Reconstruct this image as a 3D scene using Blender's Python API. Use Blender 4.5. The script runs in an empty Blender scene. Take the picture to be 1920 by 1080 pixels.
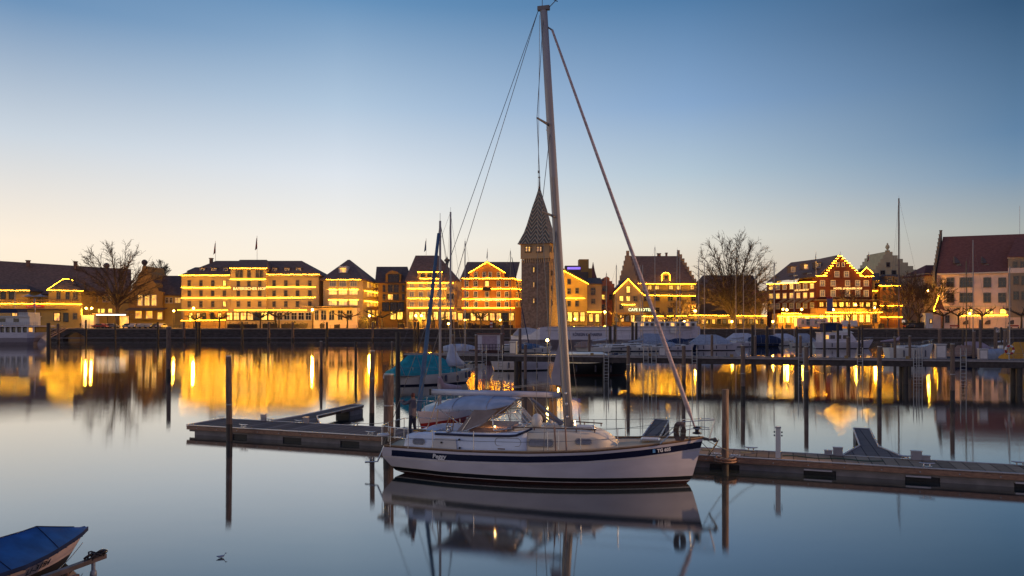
import bpy, math, random
from mathutils import Vector, Matrix
R = math.radians
random.seed(7)
sc = bpy.context.scene
col = sc.collection
# ---------------------------------------------------------------- camera
H, F, HZ = 5.3, 1400.0, 604.0          # eye height (m), focal length and horizon row (px of a 1920 frame)
cd = bpy.data.cameras.new('camera')
cam = bpy.data.objects.new('camera', cd)
col.objects.link(cam)
cam.location = (0, 0, H)
cam.rotation_euler = (R(90), 0, 0)
cd.sensor_width = 36
cd.lens = 36 * F / 1920
cd.shift_y = (HZ - 540) / 1920
cd.clip_end = 6000
sc.camera = cam
# ---------------------------------------------------------------- world: afterglow sky, measured by elevation and azimuth
def s2l(c):
    return tuple(((v / 255) / 12.92 if v / 255 <= .04045 else ((v / 255 + .055) / 1.055) ** 2.4) for v in c)
w = bpy.data.worlds.new('World')
sc.world = w
w.use_nodes = True
nt = w.node_tree
for n in list(nt.nodes): nt.nodes.remove(n)
def N(t, **k):
    n = nt.nodes.new(t)
    for a, b in k.items(): setattr(n, a, b)
    return n
def L(a, b): nt.links.new(a, b)
def mth(op, a, b=None, c=None):
    n = N('ShaderNodeMath', operation=op)
    for i, v in enumerate((a, b, c)):
        if v is None: continue
        if isinstance(v, (int, float)): n.inputs[i].default_value = v
        else: L(v, n.inputs[i])
    return n.outputs[0]
tc = N('ShaderNodeTexCoord')
sp = N('ShaderNodeSeparateXYZ'); L(tc.outputs['Generated'], sp.inputs[0])
el = mth('DIVIDE', mth('ARCSINE', sp.outputs[2]), R(90))
az = mth('ARCTAN2', sp.outputs[0], sp.outputs[1])
def ramp(fac, stops, interp='LINEAR'):
    r = N('ShaderNodeValToRGB')
    r.color_ramp.interpolation = interp
    e = r.color_ramp.elements
    while len(e) < len(stops): e.new(.5)
    for q, (p, c) in zip(e, stops): q.position = p; q.color = (*c, 1)
    L(fac, r.inputs[0])
    return r.outputs[0]
def er(*st): return ramp(el, [(a / 90, s2l(c)) for a, c in st])
cols = [er((0, (255, 236, 200)), (5.2, (254, 239, 219)), (11.9, (203, 213, 223)), (19.9, (108, 146, 185)), (35, (66, 104, 150)), (90, (56, 84, 130))),
        er((0, (255, 236, 206)), (6.3, (247, 241, 230)), (11, (221, 228, 236)), (15.9, (177, 199, 221)), (23, (101, 145, 187)), (40, (60, 98, 146)), (90, (56, 84, 130))),
        er((0, (232, 204, 172)), (3.5, (230, 214, 192)), (6.3, (226, 223, 212)), (11, (180, 199, 213)), (15.9, (135, 167, 204)), (23, (80, 123, 166)), (40, (50, 84, 128)), (90, (56, 84, 130))),
        er((0, (186, 164, 146)), (6, (168, 174, 172)), (9.4, (122, 150, 176)), (12, (97, 131, 165)), (19.9, (52, 87, 122)), (40, (42, 68, 104)), (90, (56, 84, 130))),
        er((0, (160, 140, 144)), (10, (160, 148, 166)), (25, (132, 136, 166)), (50, (88, 104, 144)), (90, (60, 88, 134)))]
def mix(f, a, b):
    m = N('ShaderNodeMix', data_type='RGBA'); L(f, m.inputs['Factor']); L(a, m.inputs['A']); L(b, m.inputs['B'])
    return m.outputs['Result']
def mr(v, a, b):
    m = N('ShaderNodeMapRange'); L(v, m.inputs[0]); m.inputs[1].default_value = a; m.inputs[2].default_value = b
    return m.outputs[0]
c = cols[0]
for k, (a, b) in enumerate(((-33, -13), (-13, 13), (13, 34), (40, 100))):
    c = mix(mr(az, R(a), R(b)), c, cols[k + 1])
c = mix(mr(az, R(-110), R(-170)), c, cols[4])
# a little of the physical twilight sky on top of the measured colours
sky = N('ShaderNodeTexSky', sky_type='NISHITA', sun_disc=False, sun_elevation=R(-2), sun_rotation=R(-60))
bg = N('ShaderNodeBackground'); L(c, bg.inputs[0]); bg.inputs[1].default_value = 1.0
bg2 = N('ShaderNodeBackground'); L(sky.outputs[0], bg2.inputs[0]); bg2.inputs[1].default_value = 0.02
ad = N('ShaderNodeAddShader'); L(bg.outputs[0], ad.inputs[0]); L(bg2.outputs[0], ad.inputs[1])
wo = N('ShaderNodeOutputWorld'); L(ad.outputs[0], wo.inputs[0])
# ---------------------------------------------------------------- sun: only the wide warm afterglow, low on the left behind the viewer
sd = bpy.data.lights.new('sun', 'SUN'); sd.energy = 0.22; sd.angle = R(20); sd.color = (1, .72, .5)
so = bpy.data.objects.new('sun', sd); col.objects.link(so)
so.rotation_euler = Vector((math.sin(R(-115)), math.cos(R(-115)), math.tan(R(7)))).to_track_quat('Z', 'Y').to_euler()
sc.view_settings.view_transform = 'Standard'
sc.view_settings.look = 'None'
sc.view_settings.exposure = 0
sc.view_settings.gamma = 1
sc.cycles.use_denoising = True
sc.cycles.sample_clamp_indirect = 12
sc.cycles.max_bounces = 6
sc.cycles.caustics_reflective = False
sc.cycles.caustics_refractive = False
# ---------------------------------------------------------------- materials
M = {}
def mat(name, c, rough=.7, var=.12, scale=3.0, metal=0, bump=0, emit=None, es=0, spec=.5, stretch=None, c2=None, detail=4):
    if name in M: return M[name]
    m = bpy.data.materials.new(name); m.use_nodes = True; M[name] = m
    t = m.node_tree; b = t.nodes['Principled BSDF']
    b.inputs['Roughness'].default_value = rough
    b.inputs['Metallic'].default_value = metal
    b.inputs['Specular IOR Level'].default_value = spec
    b.inputs['Base Color'].default_value = (*c, 1)
    if emit:
        b.inputs['Emission Color'].default_value = (*emit, 1); b.inputs['Emission Strength'].default_value = es
    if var or bump:
        co = t.nodes.new('ShaderNodeTexCoord'); mp = t.nodes.new('ShaderNodeMapping')
        t.links.new(co.outputs['Object'], mp.inputs[0])
        if stretch: mp.inputs['Scale'].default_value = stretch
        nz = t.nodes.new('ShaderNodeTexNoise'); nz.inputs['Scale'].default_value = scale; nz.inputs['Detail'].default_value = detail
        t.links.new(mp.outputs[0], nz.inputs['Vector'])
        if var:
            r = t.nodes.new('ShaderNodeValToRGB'); e = r.color_ramp.elements
            e[0].position = .3; e[1].position = .7
            e[0].color = (*[v * (1 - var) for v in c], 1)
            e[1].color = (*(c2 or [min(1, v * (1 + var)) for v in c]), 1)
            t.links.new(nz.outputs[0], r.inputs[0]); t.links.new(r.outputs[0], b.inputs['Base Color'])
        if bump:
            bp = t.nodes.new('ShaderNodeBump'); bp.inputs['Strength'].default_value = bump; bp.inputs['Distance'].default_value = .02
            t.links.new(nz.outputs[0], bp.inputs['Height']); t.links.new(bp.outputs[0], b.inputs['Normal'])
    return m
def glow(name, c, s, pat=0):
    new = name not in M
    m = mat(name, (.8, .8, .8), var=0, emit=c, es=s)
    if pat and new:      # lit rooms: curtains, lamps and furniture break up the glow
        t = m.node_tree; b = t.nodes['Principled BSDF']; g = t.nodes.new('ShaderNodeNewGeometry')
        mp = t.nodes.new('ShaderNodeMapping'); mp.inputs['Scale'].default_value = (1.3, .2, .8); t.links.new(g.outputs['Position'], mp.inputs[0])
        nz = t.nodes.new('ShaderNodeTexNoise'); nz.inputs['Scale'].default_value = pat; nz.inputs['Detail'].default_value = 2; t.links.new(mp.outputs[0], nz.inputs['Vector'])
        r = t.nodes.new('ShaderNodeValToRGB'); e = r.color_ramp.elements; e[0].position = .38; e[1].position = .62
        e[0].color = (c[0] * .28, c[1] * .18, c[2] * .15, 1); e[1].color = (c[0] * 1.0, min(1, c[1] * 1.1), c[2] * 1.3, 1)
        t.links.new(nz.outputs[0], r.inputs[0]); t.links.new(r.outputs[0], b.inputs['Emission Color'])
    return m
gel = mat('white_gelcoat', (.60, .57, .64), .16, .10, .9, stretch=(1, 1, 3))
gelw = mat('pale_gelcoat', (.62, .60, .58), .35, .06, 1.5)
navy = mat('navy_paint', (.012, .014, .05), .3, .1)
black = mat('black_paint', (.008, .008, .01), .35, .2)
dkred = mat('dark_red_antifouling', (.05, .015, .014), .6, .3)
redp = mat('red_paint', (.30, .022, .02), .35, .1)
teak = mat('teak', (.30, .19, .11), .7, .3, 6, stretch=(1, 12, 1))
teakd = mat('dark_teak', (.13, .07, .04), .5, .3, 6)
deckp = mat('cream_deck', (.72, .62, .48), .5, .06, 4)
steel = mat('stainless_steel', (.55, .55, .56), .25, .05, metal=.9)
galv = mat('galvanised_steel', (.36, .36, .37), .5, .2, 5, metal=.4)
alu = mat('mast_aluminium', (.34, .31, .31), .4, .12, 1.5, metal=.1, stretch=(1, 1, .2))
aludk = mat('dark_mast_aluminium', (.16, .14, .14), .45, .15, metal=.2)
white = mat('white_paint', (.62, .58, .58), .5, .08)
cloth = mat('pale_grey_canvas', (.46, .48, .56), .85, .12, 3, bump=.3)
cloth2 = mat('grey_canvas', (.30, .34, .43), .85, .15, 2.5, bump=.3)
teal = mat('teal_tarpaulin', (.012, .25, .29), .7, .25, 2.5, bump=.5)
blue = mat('blue_tarpaulin', (.008, .095, .32), .75, .25, 3, bump=.5)
bluec = mat('blue_sail_cover', (.05, .11, .21), .8, .2, 4)
navyc = mat('navy_canvas', (.012, .025, .075), .85, .2, 4)
tan = mat('tan_canvas', (.30, .19, .15), .85, .15, 3)
yel = mat('yellow_canvas', (.5, .24, .03), .8, .15, 3)
lilac = mat('lilac_canvas', (.36, .28, .34), .85, .12, 3, bump=.3)
rope = mat('rope', (.45, .38, .30), .9, .1)
wire = mat('wire', (.12, .12, .14), .4, .1, metal=.4)
glassd = mat('dark_glass', (.015, .018, .025), .08, 0, spec=.8)
glassc = mat('curtained_glass', (.20, .22, .28), .15, .2, 20, spec=.8)
wood = mat('weathered_pile_wood', (.17, .115, .09), .85, .45, 4, bump=.6, stretch=(6, 6, .7))
wooddk = mat('wet_pile_wood', (.038, .028, .024), .6, .4, 4, stretch=(6, 6, .7))
plank = mat('grey_planks', (.18, .145, .13), .8, .35, 3, bump=.4, stretch=(.6, 8, 1))
concrete = mat('concrete', (.20, .185, .19), .85, .2, 2.5, bump=.3)
floatd = mat('dark_float', (.012, .012, .014), .6, .3)
fender = mat('brown_rubbing_wood', (.26, .14, .09), .6, .3, 4, stretch=(.5, 4, 4))
tin = mat('grey_box_metal', (.27, .26, .29), .5, .12)
bulb = glow('warm_bulb', (1, .45, .014), 66)
bulbs = glow('bright_bulb', (1, .50, .07), 17)
lit = glow('lit_window', (1, .48, .02), 1.6, .9)
litw = glow('bright_lit_window', (1, .58, .04), 2.6, 1.1)
litg = glow('lit_ground_floor', (1, .42, .012), 1.8, .9)
rooft = mat('brown_roof_tiles', (.20, .115, .085), .85, .3, 1.2, bump=.3, stretch=(1, 1, 3))
roofd = mat('dark_roof_tiles', (.13, .09, .075), .85, .3, 1.2, stretch=(1, 1, 3))
roofr = mat('red_roof_tiles', (.17, .062, .050), .85, .25, 1.2, stretch=(1, 1, 3))
frame = mat('window_frame_white', (.55, .48, .42), .6, .05)
stone = mat('window_surround_stone', (.16, .13, .11), .8, .1)
bark = mat('bark', (.060, .042, .032), .9, .3, 5)
barklit = mat('lit_bark', (.085, .055, .038), .9, .3, 5)  # lit copy of the bark: warm light is mixed into its colour
iron = mat('dark_iron', (.02, .018, .018), .5, .2)
hedge = mat('hedge_leaves', (.035, .04, .018), .9, .5, 3, bump=.6)
# ---------------------------------------------------------------- mesh builder
def P(px, py, Y):
    return Vector(((px - 960) * Y / F, Y, H - (py - HZ) * Y / F))
def gx(px, Y): return (px - 960) * Y / F
def gz(py, Y): return H - (py - HZ) * Y / F
class MB:
    def __init__(s): s.v = []; s.f = []; s.m = []; s.sm = []
    def add(s, vs, fs, m=0, smooth=False):
        o = len(s.v); s.v += [Vector(v) for v in vs]
        for f in fs: s.f.append([i + o for i in f]); s.m.append(m); s.sm.append(smooth)
        return s
    def box(s, c, d, m=0, rz=0, mx=None):
        x, y, z = (k / 2 for k in d)
        vs = [Vector((a, b, e)) for a in (-x, x) for b in (-y, y) for e in (-z, z)]
        q = mx or Matrix.Rotation(rz, 3, 'Z')
        return s.add([q @ v + Vector(c) for v in vs], [(0, 1, 3, 2), (4, 6, 7, 5), (0, 4, 5, 1), (2, 3, 7, 6), (0, 2, 6, 4), (1, 5, 7, 3)], m)
    def bx(s, a, b, m=0):
        return s.box([(a[i] + b[i]) / 2 for i in range(3)], [abs(b[i] - a[i]) for i in range(3)], m)
    def tube(s, pts, r, n=8, m=0, cap=True, smooth=True):
        pts = [Vector(p) for p in pts]; k = len(pts)
        rs = r if isinstance(r, (list, tuple)) else [r] * k
        vs = []; up = None
        for i, p in enumerate(pts):
            t = (pts[min(i + 1, k - 1)] - pts[max(i - 1, 0)]).normalized()
            if up is None: up = Vector((0, 0, 1)) if abs(t.z) < .9 else Vector((1, 0, 0))
            a = t.cross(up)
            if a.length < 1e-5: a = t.orthogonal()
            a.normalize(); b = t.cross(a).normalized(); up = -b if False else up
            for j in range(n):
                q = 2 * math.pi * j / n
                vs.append(p + (a * math.cos(q) + b * math.sin(q)) * rs[i])
        fs = [(i * n + j, i * n + (j + 1) % n, (i + 1) * n + (j + 1) % n, (i + 1) * n + j) for i in range(k - 1) for j in range(n)]
        s.add(vs, fs, m, smooth)
        if cap: s.add([vs[j] for j in range(n)], [tuple(range(n - 1, -1, -1))], m); s.add(vs[-n:], [tuple(range(n))], m)
        return s
    def loft(s, rings, m=0, closed=True, caps=True, smooth=True, mats=None):
        n = len(rings[0]); vs = [v for r in rings for v in r]; o = len(s.v); s.v += [Vector(v) for v in vs]
        for i in range(len(rings) - 1):
            for j in range(n if closed else n - 1):
                a, b = i * n + j, i * n + (j + 1) % n
                s.f.append([o + a, o + b, o + b + n, o + a + n]); s.m.append(mats[j] if mats else m); s.sm.append(smooth)
        if caps:
            s.f.append([o + j for j in range(n)][::-1]); s.m.append(m); s.sm.append(False)
            s.f.append([o + (len(rings) - 1) * n + j for j in range(n)]); s.m.append(m); s.sm.append(False)
        return s
    def ball(s, c, r, m=0, seg=12, rings=8, sz=1, zmin=-1):
        c = Vector(c); rg = []
        for i in range(rings + 1):
            a = -math.pi / 2 + math.pi * i / rings
            z = max(math.sin(a), zmin)
            rr = math.cos(a) * r
            rg.append([c + Vector((rr * math.cos(2 * math.pi * j / seg), rr * math.sin(2 * math.pi * j / seg), z * r * sz)) for j in range(seg)])
        return s.loft(rg, m, caps=False)
    def lathe(s, c, prof, n=12, m=0, smooth=True):
        c = Vector(c)
        return s.loft([[c + Vector((r * math.cos(2 * math.pi * j / n), r * math.sin(2 * math.pi * j / n), z)) for j in range(n)] for r, z in prof], m, smooth=smooth)
    def octa(s, c, r, m=0):
        c = Vector(c)
        return s.add([c + Vector(v) * r for v in ((1, 0, 0), (-1, 0, 0), (0, 1, 0), (0, -1, 0), (0, 0, 1), (0, 0, -1))],
                     [(0, 2, 4), (2, 1, 4), (1, 3, 4), (3, 0, 4), (2, 0, 5), (1, 2, 5), (3, 1, 5), (0, 3, 5)], m)
    def build(s, name, mats, parent=None, loc=None):
        me = bpy.data.meshes.new(name)
        off = wloc(parent) if parent is not None and parent.name not in LOCAL else Vector((0, 0, 0))
        if loc is not None: off = Vector(loc)
        me.from_pydata([tuple(v - off) for v in s.v], [], s.f)
        for x in (mats if isinstance(mats, (list, tuple)) else [mats]): me.materials.append(x)
        me.polygons.foreach_set('material_index', s.m); me.polygons.foreach_set('use_smooth', s.sm)
        me.update()
        o = bpy.data.objects.new(name, me); col.objects.link(o)
        if parent is not None: o.parent = parent
        if loc is not None: o.location = off
        return o
def wloc(o):
    v = Vector(o.location)
    while o.parent: o = o.parent; v += Vector(o.location)
    return v
def tag(o, label=None, cat=None, group=None, kind=None):
    if label: o['label'] = label
    if cat: o['category'] = cat
    if group: o['group'] = group
    if kind: o['kind'] = kind
    return o
LOCAL = set()       # things whose parts are authored in the thing's own coordinates
def thing(name, label, cat, loc=(0, 0, 0), rz=0, group=None, local=False):
    o = bpy.data.objects.new(name, None); col.objects.link(o); o.empty_display_size = .3
    if local: LOCAL.add(o.name)
    o.location = loc; o.rotation_euler = (0, 0, rz)
    return tag(o, label, cat, group)
KIDS = {}
def copy_tree(o, parent=None):
    c = o.copy(); col.objects.link(c); c.parent = parent
    for ch in list(o.children): copy_tree(ch, c)
    return c
def textmesh(body, size, mats, parent, loc, rot=(R(90), 0, 0), name='lettering', extrude=.004, shear=0, align='LEFT', space=1.0, bold=0, sx=1):
    cu = bpy.data.curves.new(name, 'FONT'); cu.body = body; cu.size = size; cu.extrude = extrude; cu.shear = shear
    cu.align_x = align; cu.align_y = 'CENTER'; cu.space_character = space; cu.offset = bold; cu.resolution_u = 2
    t = bpy.data.objects.new(name, cu); col.objects.link(t)
    bpy.context.view_layer.update()
    me = bpy.data.meshes.new_from_object(t.evaluated_get(bpy.context.evaluated_depsgraph_get()))
    bpy.data.objects.remove(t); bpy.data.curves.remove(cu)
    me.materials.clear(); me.materials.append(mats)
    o = bpy.data.objects.new(name, me); col.objects.link(o); o.parent = parent
    o.location = loc; o.rotation_euler = rot; o.scale = (sx, 1, 1)
    return o
# ================================================================ SETTING
QY, QZ = 218.0, 3.45                    # quay edge distance and quay level
me = MB()
me.add([(-900, -60, 0), (900, -60, 0), (900, QY + 3, 0), (-900, QY + 3, 0)], [(0, 1, 2, 3)])
wm = bpy.data.materials.new('harbour_water'); wm.use_nodes = True
nt = wm.node_tree
for n in list(nt.nodes): nt.nodes.remove(n)
out = N('ShaderNodeOutputMaterial')
gl = N('ShaderNodeBsdfGlossy'); gl.inputs['Roughness'].default_value = .03; gl.inputs['Color'].default_value = (.97, .97, .95, 1)
df = N('ShaderNodeBsdfDiffuse'); df.inputs['Color'].default_value = (.03, .042, .042, 1)
lw = N('ShaderNodeLayerWeight'); lw.inputs['Blend'].default_value = .5
ms = N('ShaderNodeMixShader')
# unresolved ripples: the normal wobbles mostly along the harbour's length, calmer and livelier patches
tcn = N('ShaderNodeNewGeometry')
def wn(sc_):
    v = N('ShaderNodeVectorMath', operation='SCALE'); L(tcn.outputs['Position'], v.inputs[0]); v.inputs['Scale'].default_value = sc_
    n = N('ShaderNodeTexWhiteNoise', noise_dimensions='3D'); L(v.outputs[0], n.inputs['Vector']); s_ = N('ShaderNodeSeparateColor'); L(n.outputs['Color'], s_.inputs[0]); return s_.outputs
w1, w2 = wn(977.0), wn(613.0)
mp = N('ShaderNodeMapping'); mp.inputs['Scale'].default_value = (.018, .06, 1); L(tcn.outputs['Position'], mp.inputs[0])
nz = N('ShaderNodeTexNoise'); nz.inputs['Scale'].default_value = 1.0; nz.inputs['Detail'].default_value = 4; L(mp.outputs[0], nz.inputs['Vector'])
amp = mth('MULTIPLY', mth('POWER', nz.outputs[0], 1.4), .034)
mp2 = N('ShaderNodeMapping'); mp2.inputs['Scale'].default_value = (.5, 1.6, 1); L(tcn.outputs['Position'], mp2.inputs[0])
nz2 = N('ShaderNodeTexNoise'); nz2.inputs['Scale'].default_value = 1.0; nz2.inputs['Detail'].default_value = 2; L(mp2.outputs[0], nz2.inputs['Vector'])
ny = mth('ADD', mth('MULTIPLY', mth('SUBTRACT', mth('ADD', w1[0], w2[0]), 1.0), amp), mth('MULTIPLY', mth('SUBTRACT', nz2.outputs[0], .5), .006))
nx = mth('MULTIPLY', mth('SUBTRACT', w1[1], .5), .0025)
cv = N('ShaderNodeCombineXYZ'); L(nx, cv.inputs[0]); L(ny, cv.inputs[1]); cv.inputs[2].default_value = 1
vn = N('ShaderNodeVectorMath', operation='NORMALIZE'); L(cv.outputs[0], vn.inputs[0]); L(vn.outputs[0], gl.inputs['Normal'])
fac = mth('MAXIMUM', mth('POWER', mth('SUBTRACT', 1.0, mth('SUBTRACT', 1.0, lw.outputs['Facing'])), 2.4), .03)
L(fac, ms.inputs[0]); L(df.outputs[0], ms.inputs[1]); L(gl.outputs[0], ms.inputs[2]); L(ms.outputs[0], out.inputs[0])
tag(me.build('water', wm), kind='structure')
ground = mat('ground_paving', (.16, .13, .11), .85, .25, .4)
me = MB(); me.add([(-3000, QY + .5, QZ), (3000, QY + .5, QZ), (3000, 5000, QZ), (-3000, 5000, QZ)], [(0, 1, 2, 3)])
tag(me.build('ground', ground), kind='structure')
# quay walls (a thing), lit arch culvert at the left
qstone = mat('quay_stone', (.075, .06, .055), .9, .45, .7, bump=.5, stretch=(1, 1, 4))
cope = mat('coping_stone', (.26, .19, .15), .85, .15, 1)
q = thing('quay_wall', 'long dark stone quay wall in front of the hotels', 'wall', (0, QY, 0))
m = MB()
ax0, ax1 = gx(150, QY), gx(205, QY) * 1
ax0, ax1 = gx(118, QY), gx(160, QY)
m.bx((-420, QY, -2), (ax0, QY + 2.5, QZ - .35)); m.bx((ax1, QY, -2), (420, QY + 2.5, QZ - .35))
n = 12
arc = [(ax0 + (ax1 - ax0) * i / n, .9 + 1.5 * math.sin(math.pi * i / n)) for i in range(n + 1)]
for (x0, z0), (x1, z1) in zip(arc, arc[1:]):
    m.add([(x0, QY, z0), (x1, QY, z1), (x1, QY, QZ - .35), (x0, QY, QZ - .35), (x0, QY + 2.5, z0), (x1, QY + 2.5, z1)], [(0, 1, 2, 3), (0, 4, 5, 1)])
m.build('wall', qstone, q)
m = MB(); m.bx((-420, QY - .15, QZ - .35), (420, QY + .9, QZ + .02)); m.build('coping', cope, q)
m = MB(); m.bx((-420, QY - .25, .55), (420, QY - .003, .8)); m.build('ledge', concrete, q)
m = MB(); m.bx((ax0 - 6, QY + 2.5, -1), (ax0, QY + 9, QZ - .4)); m.bx((ax1, QY + 2.5, -1), (ax1 + 6, QY + 9, QZ - .4)); m.bx((ax0 - 1, QY + 9, -1), (ax1 + 1, QY + 9.4, QZ - .4)); m.build('culvert_back', mat('culvert_stone', (.3, .2, .1), .9, .2), q)
# railing along the quay: posts and rails
rail = thing('quay_railing', 'thin dark railing along the edge of the hotel quay', 'railing', (0, QY + 1.2, QZ))
m = MB()
for i in range(95):
    x = gx(150, QY) + i * 2.6
    m.box((x, QY + 1.2, QZ + .5), (.07, .07, 1.0))
for z in (.45, .95): m.box((gx(150, QY) + 123, QY + 1.2, QZ + z), (248, .05, .05))
m.build('rails', iron, rail)
# ================================================================ FACADE TOOLS
class Fac:
    def __init__(s, A, B):
        s.A, s.B = Vector(A), Vector(B); s.d = (s.B - s.A).normalized(); s.n = Vector((s.d.y, -s.d.x)); s.rz = math.atan2(s.d.y, s.d.x)
    def p(s, px, py, out=0):
        k = (px - 960) / F; o = s.A + s.n * out
        u = (k * o.y - o.x) / (s.d.x - k * s.d.y); q = o + s.d * u
        return Vector((q.x, q.y, H - (py - HZ) * q.y / F))
def front(Y): return Fac((-1, Y), (1, Y))
def fpx(xa, Ya, xb, Yb): return Fac((gx(xa, Ya), Ya), (gx(xb, Yb), Yb))
WC = {}
def winmesh(w, h, style):
    k = (round(w, 1), round(h, 1), style)
    if k in WC: return WC[k]
    w, h = k[0], k[1]
    b = MB(); f = .1
    b.bx((-w / 2, -.03, -h / 2), (w / 2, -.02, h / 2), 1)
    for x in (-w / 2 - .04, w / 2 + .04): b.bx((x - f, -.14, -h / 2 - .1), (x + f, -.002, h / 2 + .1), 0)
    for z in (-h / 2 - .1, h / 2 + .1): b.bx((-w / 2 - .1, -.17, z - f), (w / 2 + .1, -.001, z + f), 0)
    b.bx((-w / 2 - .25, -.28, -h / 2 - .24), (w / 2 + .25, -.003, -h / 2 - .17), 0)
    if w > .7:
        nb = max(1, round(w / .8) - 1)
        for i in range(nb): x = -w / 2 + w * (i + 1) / (nb + 1); b.bx((x - .04, -.09, -h / 2), (x + .04, -.031, h / 2), 0)
    b.bx((-w / 2, -.085, h * .12 - .04), (w / 2, -.031, h * .12 + .04), 0)
    fr = {'s': stone, 'b': iron}.get(style[-1], frame)
    g = {'d': glassd, 'l': lit, 'w': litw, 'g': litg, 'c': glassc}[style[0]]
    o = b.build('window', [fr, g]); me = o.data; bpy.data.objects.remove(o); WC[k] = me
    return me
def win(par, fc, px, py, wpx, hpx, style='d', out=0.0, name='window'):
    if style[0] in 'wg' and hpx > 9 and py > 585: style = random.choice('wgglwgd') + style[1:]
    a, b = fc.p(px - wpx / 2, py, out), fc.p(px + wpx / 2, py, out); t = fc.p(px, py - hpx / 2, out); e = fc.p(px, py + hpx / 2, out)
    c = fc.p(px, py, out)
    o = bpy.data.objects.new(name, winmesh((b - a).length, t.z - e.z, style)); col.objects.link(o); o.parent = par
    o.location = c - wloc(par); o.rotation_euler = (0, 0, fc.rz)
    return o
def wins(par, fc, xs, ys, w, h, style='d', lits=(), out=0.0, lstyle='w'):
    for i, y in enumerate(ys):
        for j, x in enumerate(xs):
            win(par, fc, x, y, w, h, lstyle + style[1:] if (j, i) in lits else style, out)
def wallpoly(par, fc, pts, depth, m, name='wall', out=0):
    """facade outline in px, extruded straight back"""
    a = [fc.p(x, y, out) for x, y in pts]
    back = Vector((-fc.n.x, -fc.n.y, 0)) * depth
    n = len(a); b = MB()
    b.add(a + [v + back for v in a], [tuple(range(n)), tuple(range(2 * n - 1, n - 1, -1))] + [(i, i + n, (i + 1) % n + n, (i + 1) % n) for i in range(n)])
    return b.build(name, m, par)
def wallbox(par, fc, x0, x1, y0, depth, m, name='wall', out=0, y1=None):
    """wall from top row y0 down to the ground (or row y1)"""
    a, b = fc.p(x0, y0, out), fc.p(x1, y0, out)
    za = QZ - .3 if y1 is None else fc.p(x0, y1, out).z
    back = Vector((-fc.n.x, -fc.n.y, 0)) * depth
    t = max(a.z, b.z)
    vs = [Vector((a.x, a.y, za)), Vector((b.x, b.y, za)), b.copy(), a.copy()]; vs += [v + back for v in vs]
    bb = MB(); bb.add(vs, [(0, 1, 2, 3), (7, 6, 5, 4), (0, 4, 5, 1), (1, 5, 6, 2), (2, 6, 7, 3), (3, 7, 4, 0)])
    return bb.build(name, m, par)
def hiproof(par, fc, xl, xr, ye, rl, rr, yr, depth, m, over=.6, out=0, name='roof', ye2=None):
    e0, e1 = fc.p(xl, ye, out + over), fc.p(xr, ye2 or ye, out + over)
    back = Vector((-fc.n.x, -fc.n.y, 0))
    r0, r1 = fc.p(rl, yr, out - depth / 2), fc.p(rr, yr, out - depth / 2)
    b0, b1 = e0 + back * (depth + 2 * over), e1 + back * (depth + 2 * over)
    lo = Vector((0, 0, -.25))
    bb = MB()
    bb.add([e0, e1, b1, b0, r0, r1, e0 + lo, e1 + lo, b1 + lo, b0 + lo],
           [(0, 1, 5, 4), (2, 3, 4, 5), (1, 2, 5), (3, 0, 4), (6, 7, 1, 0), (7, 8, 2, 1), (8, 9, 3, 2), (9, 6, 0, 3), (9, 8, 7, 6)])
    return bb.build(name, m, par)
def gableroof(par, fc, pts, depth, m, thick=.3, over=.4, out=0, name='roof'):
    """two slopes over a gable facing the viewer: pts = left eave, apex, right eave (px)"""
    a = [fc.p(x, y, out + over) for x, y in pts]; back = Vector((-fc.n.x, -fc.n.y, 0)) * (depth + over)
    bb = MB(); up = Vector((0, 0, thick)); n = len(a)
    bb.add(a + [v + up for v in a] + [v + back for v in a] + [v + up + back for v in a],
           [f for i in range(n - 1) for f in ((i, i + 1, n + i + 1, n + i), (n + i, n + i + 1, 3 * n + i + 1, 3 * n + i), (2 * n + i, 3 * n + i, 3 * n + i + 1, 2 * n + i + 1), (i, 2 * n + i, 2 * n + i + 1, i + 1))]
           + [(0, n, 3 * n, 2 * n), (n - 1, 3 * n - 1, 4 * n - 1, 2 * n - 1)])
    return bb.build(name, m, par)
def lights(par, fc, pts, out=.45, step=.75, r=.10, m=None, name='light_string', jit=0):
    b = MB(); q = [fc.p(x, y, out) for x, y in pts]
    for a, c in zip(q, q[1:]):
        n = max(1, int((c - a).length / step)); r = min(r, .12) * .66; pts = []; rs = []; e = min(r * .9, (c - a).length / n * .32); d = (c - a).normalized()
        for i in range(n + 1):
            p = a.lerp(c, i / n)
            p += Vector((0, 0, -.06 * math.sin(math.pi * ((i * step) % 4) / 4)))
            if jit: p += Vector((0, 0, random.uniform(-jit, jit)))
            pts += [p - d * e, p, p + d * e]; rr_ = r * random.uniform(.65, 1.3) if random.random() > .05 else .03; rs += [.02, rr_, .02]
        b.tube(pts, rs, 4, cap=False, smooth=False)
    return b.build(name, m or bulb, par)
def band(par, fc, x0, x1, y, h, m, proj=.18, name='cornice'):
    a, b = fc.p(x0, y, 0), fc.p(x1, y, 0)
    bb = MB(); c = (a + b) / 2; o = Vector((fc.n.x, fc.n.y, 0)) * (proj / 2)
    bb.box(c + o, ((b - a).length, proj, h), 0, fc.rz)
    return bb.build(name, m, par)
def dormer(par, fc, x, y, w, h, out=-2.5, style='d', roofm=None):
    a, b = fc.p(x - w / 2, y + h / 2, out), fc.p(x + w / 2, y - h / 2, out)
    bb = MB(); back = 3.0
    bb.bx((a.x, a.y, a.z), (b.x, a.y + back, b.z), 0)
    bb.bx((a.x - .2, a.y - .25, b.z + .003), (b.x + .2, a.y + back, b.z + .25), 1)
    d = bb.build('dormer', [white if roofm is None else roofm, roofd], par)
    win(par, fc, x, y, w * .62, h * .7, style, out + .02)
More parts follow.
